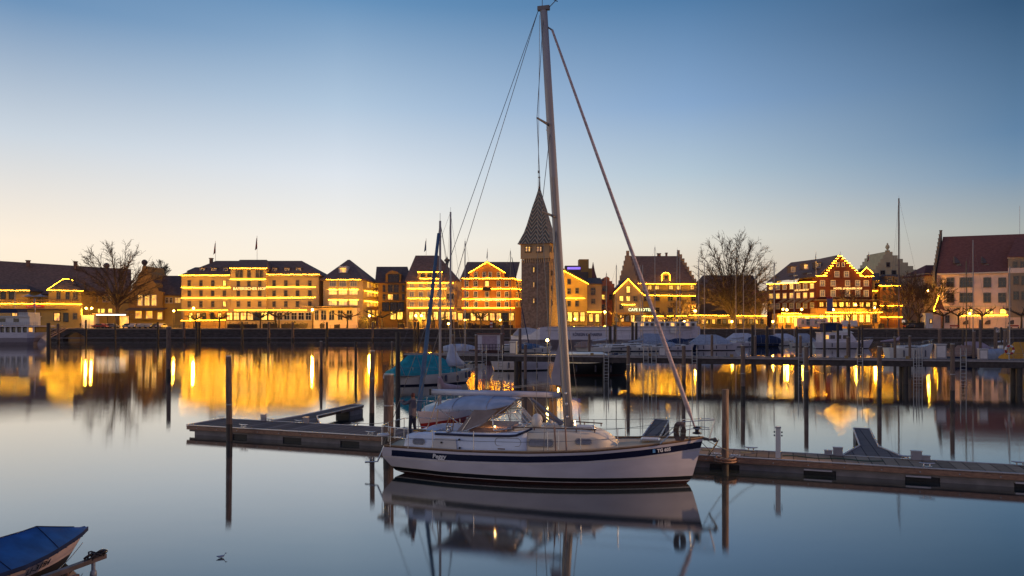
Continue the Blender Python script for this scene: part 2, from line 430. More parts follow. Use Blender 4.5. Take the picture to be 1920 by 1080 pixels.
def chimney(par, fc, x, y0, y1, w=5, out=-7, m=None):
    a, b = fc.p(x - w / 2, y1, out), fc.p(x + w / 2, y0, out)
    bb = MB(); bb.bx((a.x, a.y, a.z), (b.x, a.y + 1, b.z)); bb.bx((a.x - .15, a.y - .15, b.z + .002), (b.x + .15, a.y + 1.15, b.z + .25))
    return bb.build('chimney', m or rooft, par)
def flag(x, y0, y1, Y, flagm, label, wpx=4, hpx=20):
    o = thing('flagpole', label, 'flagpole', P(x, y1, Y), group='flagpoles on the roofs')
    MB().tube([P(x, y1, Y), P(x, y0, Y)], .06, 5).build('pole', white, o)
    if flagm:
        b = MB(); rows = 6
        vs = []
        for i in range(rows + 1):
            t = i / rows
            for dx in (0, -1, -2, -3):
                vs.append(P(x + dx * wpx / 3 * (.35 + .65 * t), y0 + 2 + hpx * t + abs(dx) * 1.2, Y + .15 * math.sin(t * 6 + dx * 2)))
        fs = [(i * 4 + j, i * 4 + j + 1, i * 4 + j + 5, i * 4 + j + 4) for i in range(rows) for j in range(3)]
        b.add(vs, fs, smooth=True)
        b.add([v + Vector((0, .04, 0)) for v in vs], [f[::-1] for f in fs], smooth=True)
        b.build('flag', flagm, o)
    return o
flagdk = mat('dark_flag_cloth', (.05, .03, .06), .8, .5, 1.5, c2=(.25, .02, .02))
flagbl = mat('blue_flag_cloth', (.04, .08, .2), .8, .4, 1.5)
def wm_(name, c): return mat(name, c, .85, .1, .5, bump=.15)
# ================================================================ BUILDINGS
wy = wm_('yellow_plaster', (.48, .32, .10)); wp = wm_('pale_plaster', (.48, .34, .18)); wo_ = wm_('ochre_plaster', (.38, .21, .06))
wor = wm_('orange_plaster', (.42, .17, .045)); wr = wm_('red_plaster', (.10, .018, .01)); wpk = wm_('pinkish_plaster', (.74, .54, .46))
wrd = wm_('faded_red_plaster', (.35, .12, .08)); wdk = wm_('dark_plaster', (.13, .10, .08)); wst = wm_('pale_stone', (.55, .45, .28)); wgr = wm_('grey_stone', (.30, .22, .16))
def bld(name, label, x, Y, cat='building', group=None): return thing(name, label, cat, (gx(x, Y), Y, QZ), 0, group)
# ---- station building far left
Y = 252
b = bld('station_building', 'long yellow railway station with huge brown roof and arched gable behind the bare tree', 190, Y); fc = front(Y)
wallbox(b, fc, -30, 340, 553, 16, wy)
bb = MB()
e = [fc.p(-34, 548, 1), fc.p(246, 556, 1), fc.p(246, 505, -10), fc.p(-34, 487, -10), fc.p(-34, 552, -20), fc.p(246, 556, -20)]
bb.add(e, [(0, 1, 2, 3), (3, 2, 5, 4), (1, 5, 2), (0, 3, 4)]); bb.build('roof', rooft, b)
hiproof(b, fc, 300, 345, 553, 290, 352, 517, 14, roofd, name='roof')
chimney(b, fc, 51, 489, 500, 5); chimney(b, fc, 140, 491, 505, 4.5)
gp = [(241, 600), (241, 548), (247, 545), (251, 533), (257, 527), (259, 514), (265, 509), (267, 499), (276, 499), (278, 509), (284, 514), (286, 527), (293, 533), (297, 545), (305, 548), (305, 600)]
wallpoly(b, fc, gp, 12, wo_, 'gable', out=1.5)
gableroof(b, fc, [(246, 547), (271, 500), (300, 547)], 12, roofd, out=.6)
for x, y in ((200, 498), (271, 492)):
    m = MB(); m.ball(P(x, y, Y + 6), 1.0, 0, 10, 8); m.tube([P(x, y + 20, Y + 6), P(x, y, Y + 6)], .5, 6); m.build('dome', roofd, b)
for x in (263, 276, 289): win(b, fc, x, 563, 9, 19, 'lf', 1.5)
for x in (256, 276): win(b, fc, x + 4, 590, 12, 13, 'wf', 1.5)
win(b, fc, 300, 592, 9, 13, 'wf', 1.5)
m = MB(); a, c_ = fc.p(243, 577, 1.5), fc.p(314, 577, 1.5); m.add([a, c_, c_ + Vector((0, -3, -.8)), a + Vector((0, -3, -.8)), a + Vector((0, 0, -.2)), c_ + Vector((0, 0, -.2)), c_ + Vector((0, -3, -1)), a + Vector((0, -3, -1))], [(0, 1, 2, 3), (4, 7, 6, 5), (3, 2, 6, 7), (0, 4, 5, 1), (0, 3, 7, 4), (1, 5, 6, 2)]); m.build('awning', roofd, b)
for x in (163, 172, 181, 196, 204, 212): win(b, fc, x, 560, 5, 11, 'df')
for x in (313, 321, 331, 336): win(b, fc, x, 563, 5, 9, 'lf' if x > 325 else 'df')
for x in (184, 193, 207): win(b, fc, x, 583, 7, 7, 'wf')
# ---- restaurant pavilion with terrace in front of the station
Y = 243
b = bld('harbour_pavilion', 'low yellow pavilion with hipped roof, terrace and red sign, left end of the quay', 78, Y); fc = front(Y)
wallbox(b, fc, -30, 155, 569, 9, wy)
m = MB(); a, c_ = fc.p(-30, 562, 0), fc.p(152, 562, 0)
for k in range(46):
    x = a.x + (c_.x - a.x) * k / 45; m.box((x, Y, a.z - .45), (.15, .15, .9))
m.box(((a.x + c_.x) / 2, Y, a.z), (c_.x - a.x, .25, .2)); m.build('balustrade', wo_, b)
wallbox(b, fc, -30, 56, 545, 6, wy, out=-3, y1=568.5); hiproof(b, fc, -32, 57, 545, -20, 50, 534, 6, roofd, out=-3)
wallbox(b, fc, 91, 152, 544, 8.8, wy, out=-.05, y1=568.8); hiproof(b, fc, 88, 156, 544, 118, 131, 523, 8.8, roofd)
for x in (6, 22): win(b, fc, x, 554, 8, 12, 'db', -3)
for x in (110, 127, 142): win(b, fc, x, 555, 7, 14, 'ds', -.05)
lights(b, fc, [(-30, 544), (55, 544.5)], out=-2.2); lights(b, fc, [(88, 544), (156, 545)], .9)
lights(b, fc, [(90, 542), (118, 523), (133, 523), (137, 526)], .6, 1.6, .2)
lights(b, fc, [(-30, 569), (90, 569), (153, 570.5)], .6, .5, .14); lights(b, fc, [(153, 580), (153, 590)], .5, .4, .14)
m = MB(); m.box(fc.p(66, 574, .15), (5.8, .12, 1.0)); sg = m.build('sign', mat('red_sign', (.55, .06, .02), .5, 0), b)
textmesh('Brezngfunkel', .85, white, sg, (-2.6 + wloc(sg).x * 0 + fc.p(66, 574, .15).x - wloc(sg).x, fc.p(66, 574, .25).y - wloc(sg).y, fc.p(66, 574, .15).z - wloc(sg).z))
m = MB(); a = fc.p(45, 581, 1.2); c_ = fc.p(122, 581, 1.2); m.bx((a.x, a.y, a.z), (c_.x, Y - .01, a.z + .35)); m.build('canopy', roofd, b)
for x, w_ in ((72, 8), (107, 11), (28, 10), (50, 8)): win(b, fc, x, 594, w_, 14, 'gb')
for x in (124,): win(b, fc, x, 595, 8, 15, 'db')
win(b, fc, 141, 593, 7, 10, 'ds')
# ---- big cream hotel
Y = 242
b = bld('cream_hotel', 'wide cream hotel outlined in string lights, illuminated sign across its middle', 470, Y); fc = front(Y)
wallbox(b, fc, 340, 432, 517, 16, wp); wallbox(b, fc, 499, 598, 516, 16, wp); wallbox(b, fc, 432.3, 498.7, 503, 17, wp, out=1.0)
hiproof(b, fc, 336, 603, 516, 405, 566, 489, 17, rooft); hiproof(b, fc, 429, 501, 503, 450, 500, 487, 12, rooft, out=1)
hiproof(b, fc, 350, 420, 508, 366, 404, 501, 10, roofd, out=-5)
for x in (379, 401, 423, 514, 538, 560): dormer(b, fc, x, 508, 9, 10, -2.2)
for x0, x1 in ((340, 431), (500, 592)):
    band(b, fc, x0, x1, 540, .25, frame); band(b, fc, x0, x1, 560, .25, frame); band(b, fc, x0, x1, 517.5, .4, frame, .5)
wins(b, fc, (355, 377, 399, 421), (531, 550, 570), 5, 9, 'ds', lits=((3, 0), (3, 2)))
wins(b, fc, (514, 536, 558, 581), (531, 550, 570), 5, 9, 'ds')
wins(b, fc, (447, 467, 487), (532, 550, 570), 5, 9, 'ds', out=1.0)
for x in (445, 452, 467, 483, 490): win(b, fc, x, 513, 5.5, 12, 'ds', 1.0)
band(b, fc, 430, 500, 525, .3, frame, 1.3)
lights(b, fc, [(336, 516), (430, 516)], 1.0, .55, .14); lights(b, fc, [(500, 514.5), (598, 514.5)], 1.0, .55, .14); lights(b, fc, [(431, 503), (500, 503)], 1.9, .5, .15)
lights(b, fc, [(432, 523.5), (498, 523.5)], 1.6); lights(b, fc, [(340, 539), (432, 539)], .5); lights(b, fc, [(500, 538), (591, 538)], .5)
lights(b, fc, [(340, 558.5), (430, 558.5)], .5); lights(b, fc, [(433, 558.5), (498, 558.5)], 1.5); lights(b, fc, [(500, 558), (591, 557.5)], .5)
sgm = glow('gold_letters', (1, .62, .14), 1.7)
m = MB(); m.box(fc.p(466, 541.5, 1.15), (10.6, .1, 1.15)); sg = m.build('sign', wo_, b)
p = fc.p(437, 541.5, 1.25) - wloc(b); textmesh('BAYERISCHER HOF', 1.25, sgm, sg, p, bold=.02)
for x0, x1, n_ in ((424, 515, 7), (518, 585, 5)):
    wallbox(b, fc, x0, x1, 583, 4, wp, out=4.5, name='veranda')
    for k in range(n_):
        win(b, fc, x0 + (x1 - x0) * (k + .5) / n_, 593, (x1 - x0) / n_ * .8, 13, 'wb' if (x0 < 500) else 'df', 4.5)
wallbox(b, fc, 345, 423, 583, 3, wo_, out=3.4, name='veranda')
for x in (358, 372, 383, 398, 412): win(b, fc, x, 594, 6, 13, 'gb' if x != 383 else 'db', 3.4)
lights(b, fc, [(333, 581.5), (426, 581.5)], 4.5, .9, jit=.08); lights(b, fc, [(440, 581), (574, 581)], 4.9, .9, jit=.08)
lights(b, fc, [(340, 601), (422, 600)], 7, 2.4, .2)
chimney(b, fc, 395, 485, 496, 5)
# ---- second hotel block with corner side
Y = 240
b = bld('balcony_hotel', 'hotel wing with steep pyramid roof and rows of lit balconies', 650, Y); fc = front(Y)
D2 = 30.0
wallbox(b, fc, 606, 680, 522, D2, wp)
sf = Fac((gx(680, Y), Y), (gx(680, Y), Y + D2))
hiproof(b, fc, 600, 683, 524, 652, 656, 487, D2, rooft, over=.9)
m = MB(); a, c_ = fc.p(635, 512, -4), fc.p(651, 499, -4); m.bx((a.x, a.y, a.z), (c_.x, a.y + 4, c_.z)); m.build('dormer', white, b); win(b, fc, 643, 506.5, 12, 8, 'lf', -3.98)
for y in (531, 547, 567):
    for x in (624, 643, 663): win(b, fc, x, y, 15 if y > 540 else 12, 10, 'lf' if y > 540 else 'cf')
for y in (542.5, 562):
    for x0, x1 in ((616, 632), (635, 651), (655, 671)): lights(b, fc, [(x0, y), (x1, y)], .5)
lights(b, fc, [(612, 524), (676, 524)], .9)
for y, y2 in ((531, 536), (549, 551), (570, 568)):
    for x in (690, 696, 702, 708): win(b, sf, x, (y + y2) / 2, 4.5, 11, 'lf')
for y, y2 in ((525, 532), (545, 549), (564, 567)): lights(b, sf, [(684, y), (708, y2)], .5, .9)
for x in (692, 700, 707): win(b, sf, x, 588, 5, 12, 'gf')
wallbox(b, fc, 588, 669, 577, 6, wpk, out=5, name='veranda'); band(b, fc, 587, 670, 576, .3, roofd, 11)
for x, w_ in ((594, 7), (607, 10), (622, 10), (638, 9), (655, 10)): win(b, fc, x, 591, w_, 18, 'df', 5)
# ---- narrow ochre gable house with glass front
Y = 254
b = bld('ochre_gable_house', 'narrow ochre house with rounded dormer and dark glass front between two hotels', 735, Y); fc = front(Y)
wallbox(b, fc, 709, 762, 528, 14, wo_); hiproof(b, fc, 703, 764, 530, 706, 764, 500, 14, roofd)
wallpoly(b, fc, [(723, 530), (723, 514), (729, 510), (736.5, 507), (745, 510), (752, 514), (752, 530)], 5, wo_, 'dormer', out=.3)
win(b, fc, 738, 522, 20, 14, 'db', .3)
for x in (732, 743): win(b, fc, x, 541, 9, 13, 'ds'); win(b, fc, x, 557, 9, 10, 'ds' if x > 740 else 'ws')
for x in (720, 756): win(b, fc, x, 541, 4, 11, 'ds'); win(b, fc, x, 557, 4, 10, 'ds')
for x in (723, 738, 751): win(b, fc, x, 575, 12, 15, 'db', .2)
for x in (737, 750): win(b, fc, x, 592, 10, 13, 'gb', .2)
# ---- cream hotel with mansard
Y = 242
b = bld('mansard_hotel', 'cream hotel with tall brown mansard roof and dotted rows of lights behind the masts', 810, Y); fc = front(Y)
wallbox(b, fc, 762, 865.6, 527, 16, wp)
hiproof(b, fc, 759, 861, 526, 779, 822, 479, 18, rooft)
wallbox(b, fc, 783, 829, 509, 3, wp, out=-.5, y1=526, name='dormer'); band(b, fc, 782, 830, 508.5, .25, roofd, 1)
for x in (793, 806, 820): win(b, fc, x, 516, 7, 7, 'ds', -.5)
lights(b, fc, [(783, 510), (829, 510)], .4); lights(b, fc, [(787, 522), (826, 522)], .3, .35, .18)
xs = (772, 789, 806, 824, 840); wins(b, fc, xs, (534, 552, 571), 8, 8, 'cf')
for y in (530, 541, 559.5, 577):
    for x0, x1 in ((765, 780), (782, 797), (799, 814), (816, 830), (832, 850)): lights(b, fc, [(x0, y), (x1, y)], .5, .9)
m = MB(); a = fc.p(845, 580, 0)
m.lathe((a.x, a.y, 0), [(1.9, gz(576, Y)), (1.9, gz(545, Y)), (2.1, gz(544, Y)), (1.2, gz(540, Y)), (.1, gz(537, Y))], 8, smooth=False); m.build('bay_window', wp, b)
for x in (840, 849): win(b, fc, x, 556, 4, 8, 'ds', 2.0)
wallbox(b, fc, 765, 858, 580, 3, wo_, out=3, name='veranda')
for k in range(8): win(b, fc, 771 + k * 11.5, 592, 8, 14, 'gb' if k % 3 else 'wb', 3)
m = MB(); a = fc.p(838, 492, -8); m.lathe((a.x, a.y, a.z - 1), [(.5, 0), (.5, 1.2), (.9, 1.4), (.9, 1.9), (.3, 2.4), (.05, 3)], 8); m.build('roof_turret', roofd, b)
# ---- orange hotel with central gable
Y = 240
b = bld('orange_hotel', 'orange hotel whose central gable is outlined in lights, left of the tower', 915, Y); fc = front(Y)
wallbox(b, fc, 866, 964, 523, 26, wor)
hiproof(b, fc, 862, 966, 523, 876, 975, 491, 22, rooft, over=.7)
wallpoly(b, fc, [(880, 526), (880, 511), (913, 491), (946, 511), (946, 526)], 8, wor, 'gable', out=.4)
gableroof(b, fc, [(877, 513), (913, 490.5), (949, 513)], 8, roofd, out=.4)
sf = fpx(964.2, Y + .5, 981, Y + 11); wallbox(b, sf, 964.3, 981, 524, 10, wor)
wins(b, fc, (875, 892, 913, 935, 950), (532, 552, 571), 6.5, 9, 'df', lits=((2, 0),))
for x in (892, 908, 919, 935): win(b, fc, x, 515, 5, 8, 'df', .4)
lights(b, fc, [(879, 511.5), (913, 491), (947, 511)], 1.1, .5, .15)
for y in (522, 541, 561, 577): lights(b, fc, [(867, y), (964, y)], .6, .6, .13)
for y, y2 in ((523, 526), (541, 543), (560, 561)): lights(b, sf, [(965, y), (979, y2)], .5)
for y in (534, 553, 571):
    for x in (969, 975): win(b, sf, x, y, 3.4, 8, 'df')
p = fc.p(891, 561.8, .75) - wloc(b); sg = textmesh('HOTEL REUTEMANN', 1.05, sgm, b, p, bold=.02)
wallbox(b, fc, 856, 966, 583, 4, wo_, out=4, name='veranda')
for k in range(9): win(b, fc, 863 + k * 12, 594, 9, 13, 'wb' if k % 2 else 'gb', 4)
m = MB(); m.bx((gx(905, Y), Y - 1, gz(545, Y)), (gx(921, Y), Y - .003, gz(544, Y))); m.bx((gx(905, Y), Y - 1, gz(544, Y)), (gx(921, Y), Y - .95, gz(539, Y))); m.build('balcony', iron, b)
# ---- the old tower
YT = 222.0
th = R(18.8); wT = 54.8 * YT / F
b = thing('old_harbour_tower', 'square medieval stone tower with pointed patterned tile roof', 'tower', (gx(1004, YT), YT, QZ))
A_ = Vector((gx(977.5, YT), YT + 1)); fdir = Vector((math.cos(-th), math.sin(-th)))
corner = A_ + fdir * wT; sdir = Vector((math.sin(th), math.cos(th)))
ff = Fac(A_, corner); fs_ = Fac(corner, corner + sdir * wT)
ctr = A_ + fdir * wT / 2 + sdir * wT / 2
def sq(half, z): return [Vector((*(ctr + fdir * a * half + sdir * c_ * half), z)) for a, c_ in ((-1, -1), (1, -1), (1, 1), (-1, 1))]
h0 = wT / 2
m = MB(); m.loft([sq(h0 * 1.03, QZ - .5), sq(h0, QZ + 4), sq(h0 * .99, gz(487, YT))], smooth=False)
tst = mat('tower_rubble_stone', (.20, .145, .12), .9, .4, 1.5, bump=.8, detail=8)
m.build('shaft', tst, b)
# arcade frieze below the top storey
m = MB(); zt = gz(485, YT)
for f_ in (ff, fs_):
    n_ = 13
    for k in range(n_):
        u = (k + .5) / n_ * wT; c_ = Vector((*(f_.A + f_.d * u + f_.n * .02), zt - .5)); m.box(c_, (wT / n_ * .45, .3, 1.3), 0, f_.rz)
    c_ = Vector((*(f_.A + f_.d * wT / 2 + f_.n * .03), zt + .2)); m.box(c_, (wT * 1.02, .42, .35), 0, f_.rz)
m.build('frieze', wm_('tower_plaster', (.44, .30, .17)), b)
m = MB(); m.loft([sq(h0 * 1.04, zt), sq(h0 * 1.04, gz(457, YT))], smooth=False); m.build('top_storey', M['tower_plaster'], b)
for x, w_, l in ((990, 11, 'ls'), (1011, 11, 'ls')):
    m = MB(); p = ff.p(x, 467, .3); m.box(p, (1.95, .1, 2.05), 0, ff.rz); m.build('window_surround', stone, b)
    win(b, ff, x - 2.6, 467, 3.4, 8.5, l if x > 1000 else 'ls', .38); win(b, ff, x + 2.6, 467, 3.4, 8.5, l, .38)
for x in (1032, 1040): win(b, fs_, x, 467, 3.6, 9, 'ds', .3)
for y, h_ in ((506, 9), (534, 9), (564, 8)): win(b, ff, 1001, y, 2.6, h_, 'ls', .12)
for y in (512, 540, 568): win(b, fs_, 1035, y, 1.6, 7, 'ds', .1)
qm = MB()   # corner stones
for k in range(26):
    z = QZ + k * 1.15
    if z > zt - 2: break
    qm.box(Vector((*(corner - fdir * .35 * (1 + k % 2) + sdir * 0.0), z + .5)), (.7 * (1 + k % 2), .12, .9), 0, ff.rz)
qm.build('corner_stones', stone, b)
rm = bpy.data.materials.new('patterned_roof_tiles'); rm.use_nodes = True; nt = rm.node_tree; pb = nt.nodes['Principled BSDF']; pb.inputs['Roughness'].default_value = .6
tcn = N('ShaderNodeUVMap'); sx_ = N('ShaderNodeSeparateXYZ'); L(tcn.outputs[0], sx_.inputs[0])
zig = mth('ABSOLUTE', mth('SUBTRACT', mth('FRACT', mth('MULTIPLY', sx_.outputs[0], 3.0)), .5))
ph = mth('FRACT', mth('ADD', mth('MULTIPLY', sx_.outputs[1], 13.0), mth('MULTIPLY', zig, 3.2)))
cr = N('ShaderNodeValToRGB'); cr.color_ramp.interpolation = 'CONSTANT'; es = cr.color_ramp.elements
es[0].position = 0; es[0].color = (.09, .10, .085, 1); es[1].position = .3; es[1].color = (.46, .37, .24, 1)
for p_, c_ in ((.52, (.16, .075, .05, 1)), (.8, (.06, .075, .065, 1))): e_ = es.new(p_); e_.color = c_
L(ph, cr.inputs[0]); L(cr.outputs[0], pb.inputs['Base Color'])
prof = [(1.22, 457.5), (1.17, 455), (1.0, 444), (.86, 435), (.70, 420), (.42, 388), (.2, 366), (.06, 350)]
mm = MB(); rings = [sq(h0 * a, gz(y, YT)) for a, y in prof]
vs = []; fcs = []; uvs = []
for k in range(len(rings) - 1):
    v0 = (457.5 - prof[k][1]) / 107; v1 = (457.5 - prof[k + 1][1]) / 107
    for j in range(4):
        o = len(vs); vs += [rings[k][j], rings[k][(j + 1) % 4], rings[k + 1][(j + 1) % 4], rings[k + 1][j]]
        fcs.append((o, o + 1, o + 2, o + 3)); w0, w1 = prof[k][0] * .5, prof[k + 1][0] * .5
        uvs += [(.5 - w0, v0), (.5 + w0, v0), (.5 + w1, v1), (.5 - w1, v1)]
o = len(vs); vs += rings[0]; fcs.append((o + 3, o + 2, o + 1, o)); uvs += [(0, 0)] * 4
mm.add(vs, fcs); ro = mm.build('spire', rm, b); ul = ro.data.uv_layers.new(name='uv')
for li, uv in enumerate(uvs): ul.data[li].uv = uv
m = MB(); cx, cy = ctr
m.lathe((cx, cy, 0), [(.32, gz(352, YT)), (.14, gz(342, YT)), (.08, gz(330, YT)), (.28, gz(329, YT)), (.28, gz(327.5, YT)), (.05, gz(326, YT)), (.04, gz(315, YT))], 8)
m.bx((cx - .5, cy, gz(320, YT)), (cx + .1, cy + .05, gz(315, YT))); m.build('finial', roofd, b)
# ---- houses right of the tower
Y = 240
b = bld('yellow_gable_house', 'yellow gable house lit by string lights just right of the tower', 1075, Y); fc = front(Y)
wallpoly(b, fc, [(1038, 612), (1038, 520), (1055, 505), (1101, 531), (1101, 612)], 16, wy)
gableroof(b, fc, [(1034, 522), (1055, 504), (1106, 533)], 16, roofd)
lights(b, fc, [(1038, 520), (1056, 507), (1103, 532)], .7, .5, .15); lights(b, fc, [(1042, 559), (1096, 559)], .5)
for x, y in ((1067, 528), (1067, 546), (1082, 545), (1067, 569), (1082, 569)): win(b, fc, x, y, 6, 9, 'ds')
for k in range(4): win(b, fc, 1056 + k * 12, 594, 9, 17, 'wb')
b = bld('roof_bar_house', 'dark house with stair tower and purple lit roof terrace', 1085, 262); fc = front(262)
wallbox(b, fc, 1045, 1103, 510, 10, wdk); wallbox(b, fc, 1086, 1104, 486, 5, wo_, name='stair_tower', out=-.2); wallbox(b, fc, 1103.2, 1110, 503, 5, wo_, name='stair_tower', out=-.3)
wallbox(b, fc, 1060, 1089, 498, 4, wdk, out=-.1, name='roof_terrace'); m = MB(); m.box(fc.p(1076, 503, .1), (4.6, .1, .8)); m.build('lit_terrace', glow('purple_light', (.25, .12, 1), 1.0), b)
b = bld('church_steeple', 'slender dark church steeple behind the yellow gable house', 1112, 330); m = MB(); p = P(1112, 520, 330)
m.lathe((p.x, p.y, 0), [(1.5, 3), (1.5, gz(522, 330)), (1.7, gz(521, 330)), (.8, gz(508, 330)), (.05, gz(491, 330))], 6, smooth=False); m.build('spire', roofr, b)
b = bld('brown_house', 'brown shaded house with small windows between yellow and pink houses', 1112, 241); fc = front(241)
wallbox(b, fc, 1101.5, 1128, 532, 14, wgr); hiproof(b, fc, 1100, 1130, 532, 1104, 1126, 521, 14, roofd)
win(b, fc, 1112, 546, 8, 12, 'ds'); win(b, fc, 1112, 565, 7, 8, 'ds')
lights(b, fc, [(1099, 585), (1128, 585)], .7); win(b, fc, 1108, 596, 7, 14, 'wb'); win(b, fc, 1120, 596, 7, 14, 'gb')
b = bld('pink_gable_house', 'faded red house with stepped gable left of the cafe', 1137, 246); fc = front(246)
wallpoly(b, fc, [(1124, 612), (1124, 532), (1129, 532), (1129, 527), (1133, 527), (1133, 521), (1138, 518), (1143, 521), (1143, 527), (1148, 527), (1148, 532), (1152, 532), (1152, 612)], 12, wrd)
win(b, fc, 1134, 541, 9, 8, 'ds'); win(b, fc, 1131, 557, 5, 8, 'ws'); win(b, fc, 1145, 557, 5, 8, 'ds'); win(b, fc, 1131, 575, 5, 7, 'ds')
# ---- big stepped gable house
Y = 256
b = bld('stepped_gable_hall', 'large hall with huge brown roof between two stepped stone gables, right of the mast', 1240, Y); fc = front(Y)
wallbox(b, fc, 1196, 1304, 531, 18, wy)
def stepped(par, fc, x0, xa, x1, ye, ya, n, depth, m, base, out=0, name='gable'):
    pts = [(x0, base)]
    for k in range(n):
        x = x0 + (xa - x0) * k / n; y = ye + (ya - ye) * (k + 1) / n
        pts += [(x, y), (x0 + (xa - x0) * (k + 1) / n, y)]
    for k in range(n - 1, -1, -1):
        xx = x1 + (xa - x1) * (k + 1) / n; y = ye + (ya - ye) * (k + 1) / n
        pts += [(xx + (0.01 if k == n - 1 else 0), y), (x1 + (xa - x1) * k / n, y)]
    pts += [(x1, base)]
    q = [pts[0]]
    for p in pts[1:]:
        if abs(p[0] - q[-1][0]) + abs(p[1] - q[-1][1]) > .02: q.append(p)
    return wallpoly(par, fc, q, depth, m, name, out)
stepped(b, fc, 1160, 1177, 1197, 535, 470, 7, .8, wgr, 600, out=.5)
bb = MB(); e = [fc.p(1195, 533, .8), fc.p(1303, 531, .8), fc.p(1276, 480, -9), fc.p(1180, 480, -9), fc.p(1303, 535, -18), fc.p(1195, 535, -18)]
bb.add(e, [(0, 1, 2, 3), (3, 2, 4, 5), (0, 3, 5), (1, 4, 2)]); bb.build('roof', rooft, b)
bb = MB()
for k in range(8):
    t = k / 7; x = 1272 + 31 * t; y = 472 + 54 * t
    p = fc.p(x, y, -9 + 9 * t); bb.box((p.x, p.y, p.z - 1.6), (.6, 1.7, 4.2))
bb.build('gable', wgr, b)
wins(b, fc, (1218, 1232, 1258, 1273, 1298), (539,), 7, 7, 'ls', lits=())
wins(b, fc, (1212, 1232, 1257, 1273, 1300), (560, 581), 8, 7, 'ds')
band(b, fc, 1197, 1304, 549.5, 1.4, roofd, 1.2); lights(b, fc, [(1197, 531.5), (1304, 532.5)], 1.3, .7); lights(b, fc, [(1208, 553.5), (1304, 554.5)], 1.6, .6, .14)
m = MB(); a, c_ = fc.p(1242, 531, -.8), fc.p(1255, 513, -.8); m.bx((a.x, a.y, a.z), (c_.x, a.y + 4, c_.z)); m.build('dormer', wy, b); lights(b, fc, [(1241, 530), (1241, 515), (1245, 511), (1252, 511), (1256, 515), (1256, 530)], -.3, .6, .14); win(b, fc, 1249, 522, 6, 9, 'ds', -.75)
chimney(b, fc, 1236, 476, 482, 6, -9); chimney(b, fc, 1250, 475, 482, 3, -9)
# ---- cafe gable
Y = 240
b = bld('cafe_gable_house', 'small brown gable cafe with lit gable edge and glowing sign', 1178, Y); fc = front(Y)
wallpoly(b, fc, [(1153, 612), (1153, 550), (1178, 525), (1203, 550), (1203, 612)], 14, wgr)
gableroof(b, fc, [(1149, 553), (1178, 523), (1207, 553)], 14, roofd)
lights(b, fc, [(1151, 550), (1178, 523), (1204, 550)], .8, .45, .15)
for x, y, s_ in ((1178, 543, 'ws'), (1165, 560, 'ws'), (1178, 560, 'ws'), (1191, 560, 'ds'), (1165, 575, 'ds')): win(b, fc, x, y, 7, 11 if y == 543 else 9, s_)
lights(b, fc, [(1166, 571), (1190, 571)], .6)
p = fc.p(1178, 581, 1.0) - wloc(b); textmesh('CAFE HOTEL', 1.3, glow('cool_letters', (.75, 1, .55), 1.3), b, p, bold=.03)
wallbox(b, fc, 1150, 1212, 586, 3, wo_, out=2, name='veranda')
for k in range(6): win(b, fc, 1156 + k * 10, 597, 7, 12, 'wb' if k % 2 else 'cb', 2)
b = bld('long_garden_terrace', 'long low restaurant terrace roof strung with lights below the great bare tree', 1330, 236, 'terrace'); fc = front(236)
wallbox(b, fc, 1212, 1438, 594, 5, wgr)
for k in range(22): win(b, fc, 1218 + k * 10, 603, 6, 8, ('gb', 'db', 'gb', 'db', 'cb')[k % 5])
lights(b, fc, [(1206, 593), (1288, 592)], .5, .7, .13); lights(b, fc, [(1292, 591), (1437, 592)], .5, .7, .14)
# ---- dark buildings behind big tree
b = bld('dark_roofed_house', 'dark unlit building standing behind the great bare tree', 1370, 275); fc = front(275)
wallbox(b, fc, 1308, 1420, 545, 12, wdk); hiproof(b, fc, 1304, 1424, 546, 1318, 1412, 516, 14, roofd); wallbox(b, fc, 1405, 1420, 525, 5, wdk, out=.5, name='gable')
for x in (1335, 1360, 1386, 1402): win(b, fc, x, 562, 6, 8, 'ds')
b = bld('red_roofed_cottage', 'small cottage with red roof and side gable beside the red hotel', 1422, 250); fc = front(250)
wallpoly(b, fc, [(1407, 612), (1407, 566), (1416, 547), (1428, 566), (1428, 612)], 8, wo_); gableroof(b, fc, [(1404, 569), (1416, 545), (1431, 569)], 8, roofr)
hiproof(b, fc, 1417, 1440, 567, 1417, 1440, 545, 7, roofr, out=-.5); win(b, fc, 1415, 558, 4, 5, 'ds')
# ---- red hotel
YR = 236
b = bld('red_hotel', 'red hotel with wide gable stepped in lights and lit restaurant below', 1540, YR); fc = front(YR)
fl = fpx(1438, YR + 26, 1530, YR)
wallbox(b, fl, 1438, 1530, 532, 14, wr)
fr_ = [(1531, 606), (1531, 521), (1542, 517), (1575, 480), (1608, 513), (1616, 520), (1635, 521), (1635, 606)]
wallpoly(b, fc, fr_, 16, wr, 'gable_wall')
bb = MB(); e = [fl.p(1436, 530, .5), fl.p(1531, 518, .5), fl.p(1574, 481, -9), fl.p(1482, 493, -9)]
bb.add([e[0], e[1], P(1573, 480.5, YR + 9), P(1483, 492, YR + 30), P(1455, 520, YR + 45), P(1600, 505, YR + 18)], [(0, 1, 2, 3), (3, 2, 5, 4), (0, 3, 4)])
bb.build('roof', rooft, b)
gableroof(b, fc, [(1533, 521), (1575, 479), (1620, 521)], 16, rooft, over=.2)
pts = [(1532, 517), (1548, 517), (1548, 511), (1555, 506), (1560, 501), (1566, 495), (1571, 489), (1574, 479), (1578, 484), (1584, 488), (1589, 494), (1597, 500), (1603, 505), (1611, 511), (1614, 518), (1635, 518)]
for k in range(9):
    t = k / 8
    for sx_ in (1575 - 2 - 27 * t, 1575 + 2 + 37 * t): lights(b, fc, [(sx_ - 2.2, 480 + 36 * t), (sx_ + 2.2, 480 + 36 * t)], .6, .35, .17)
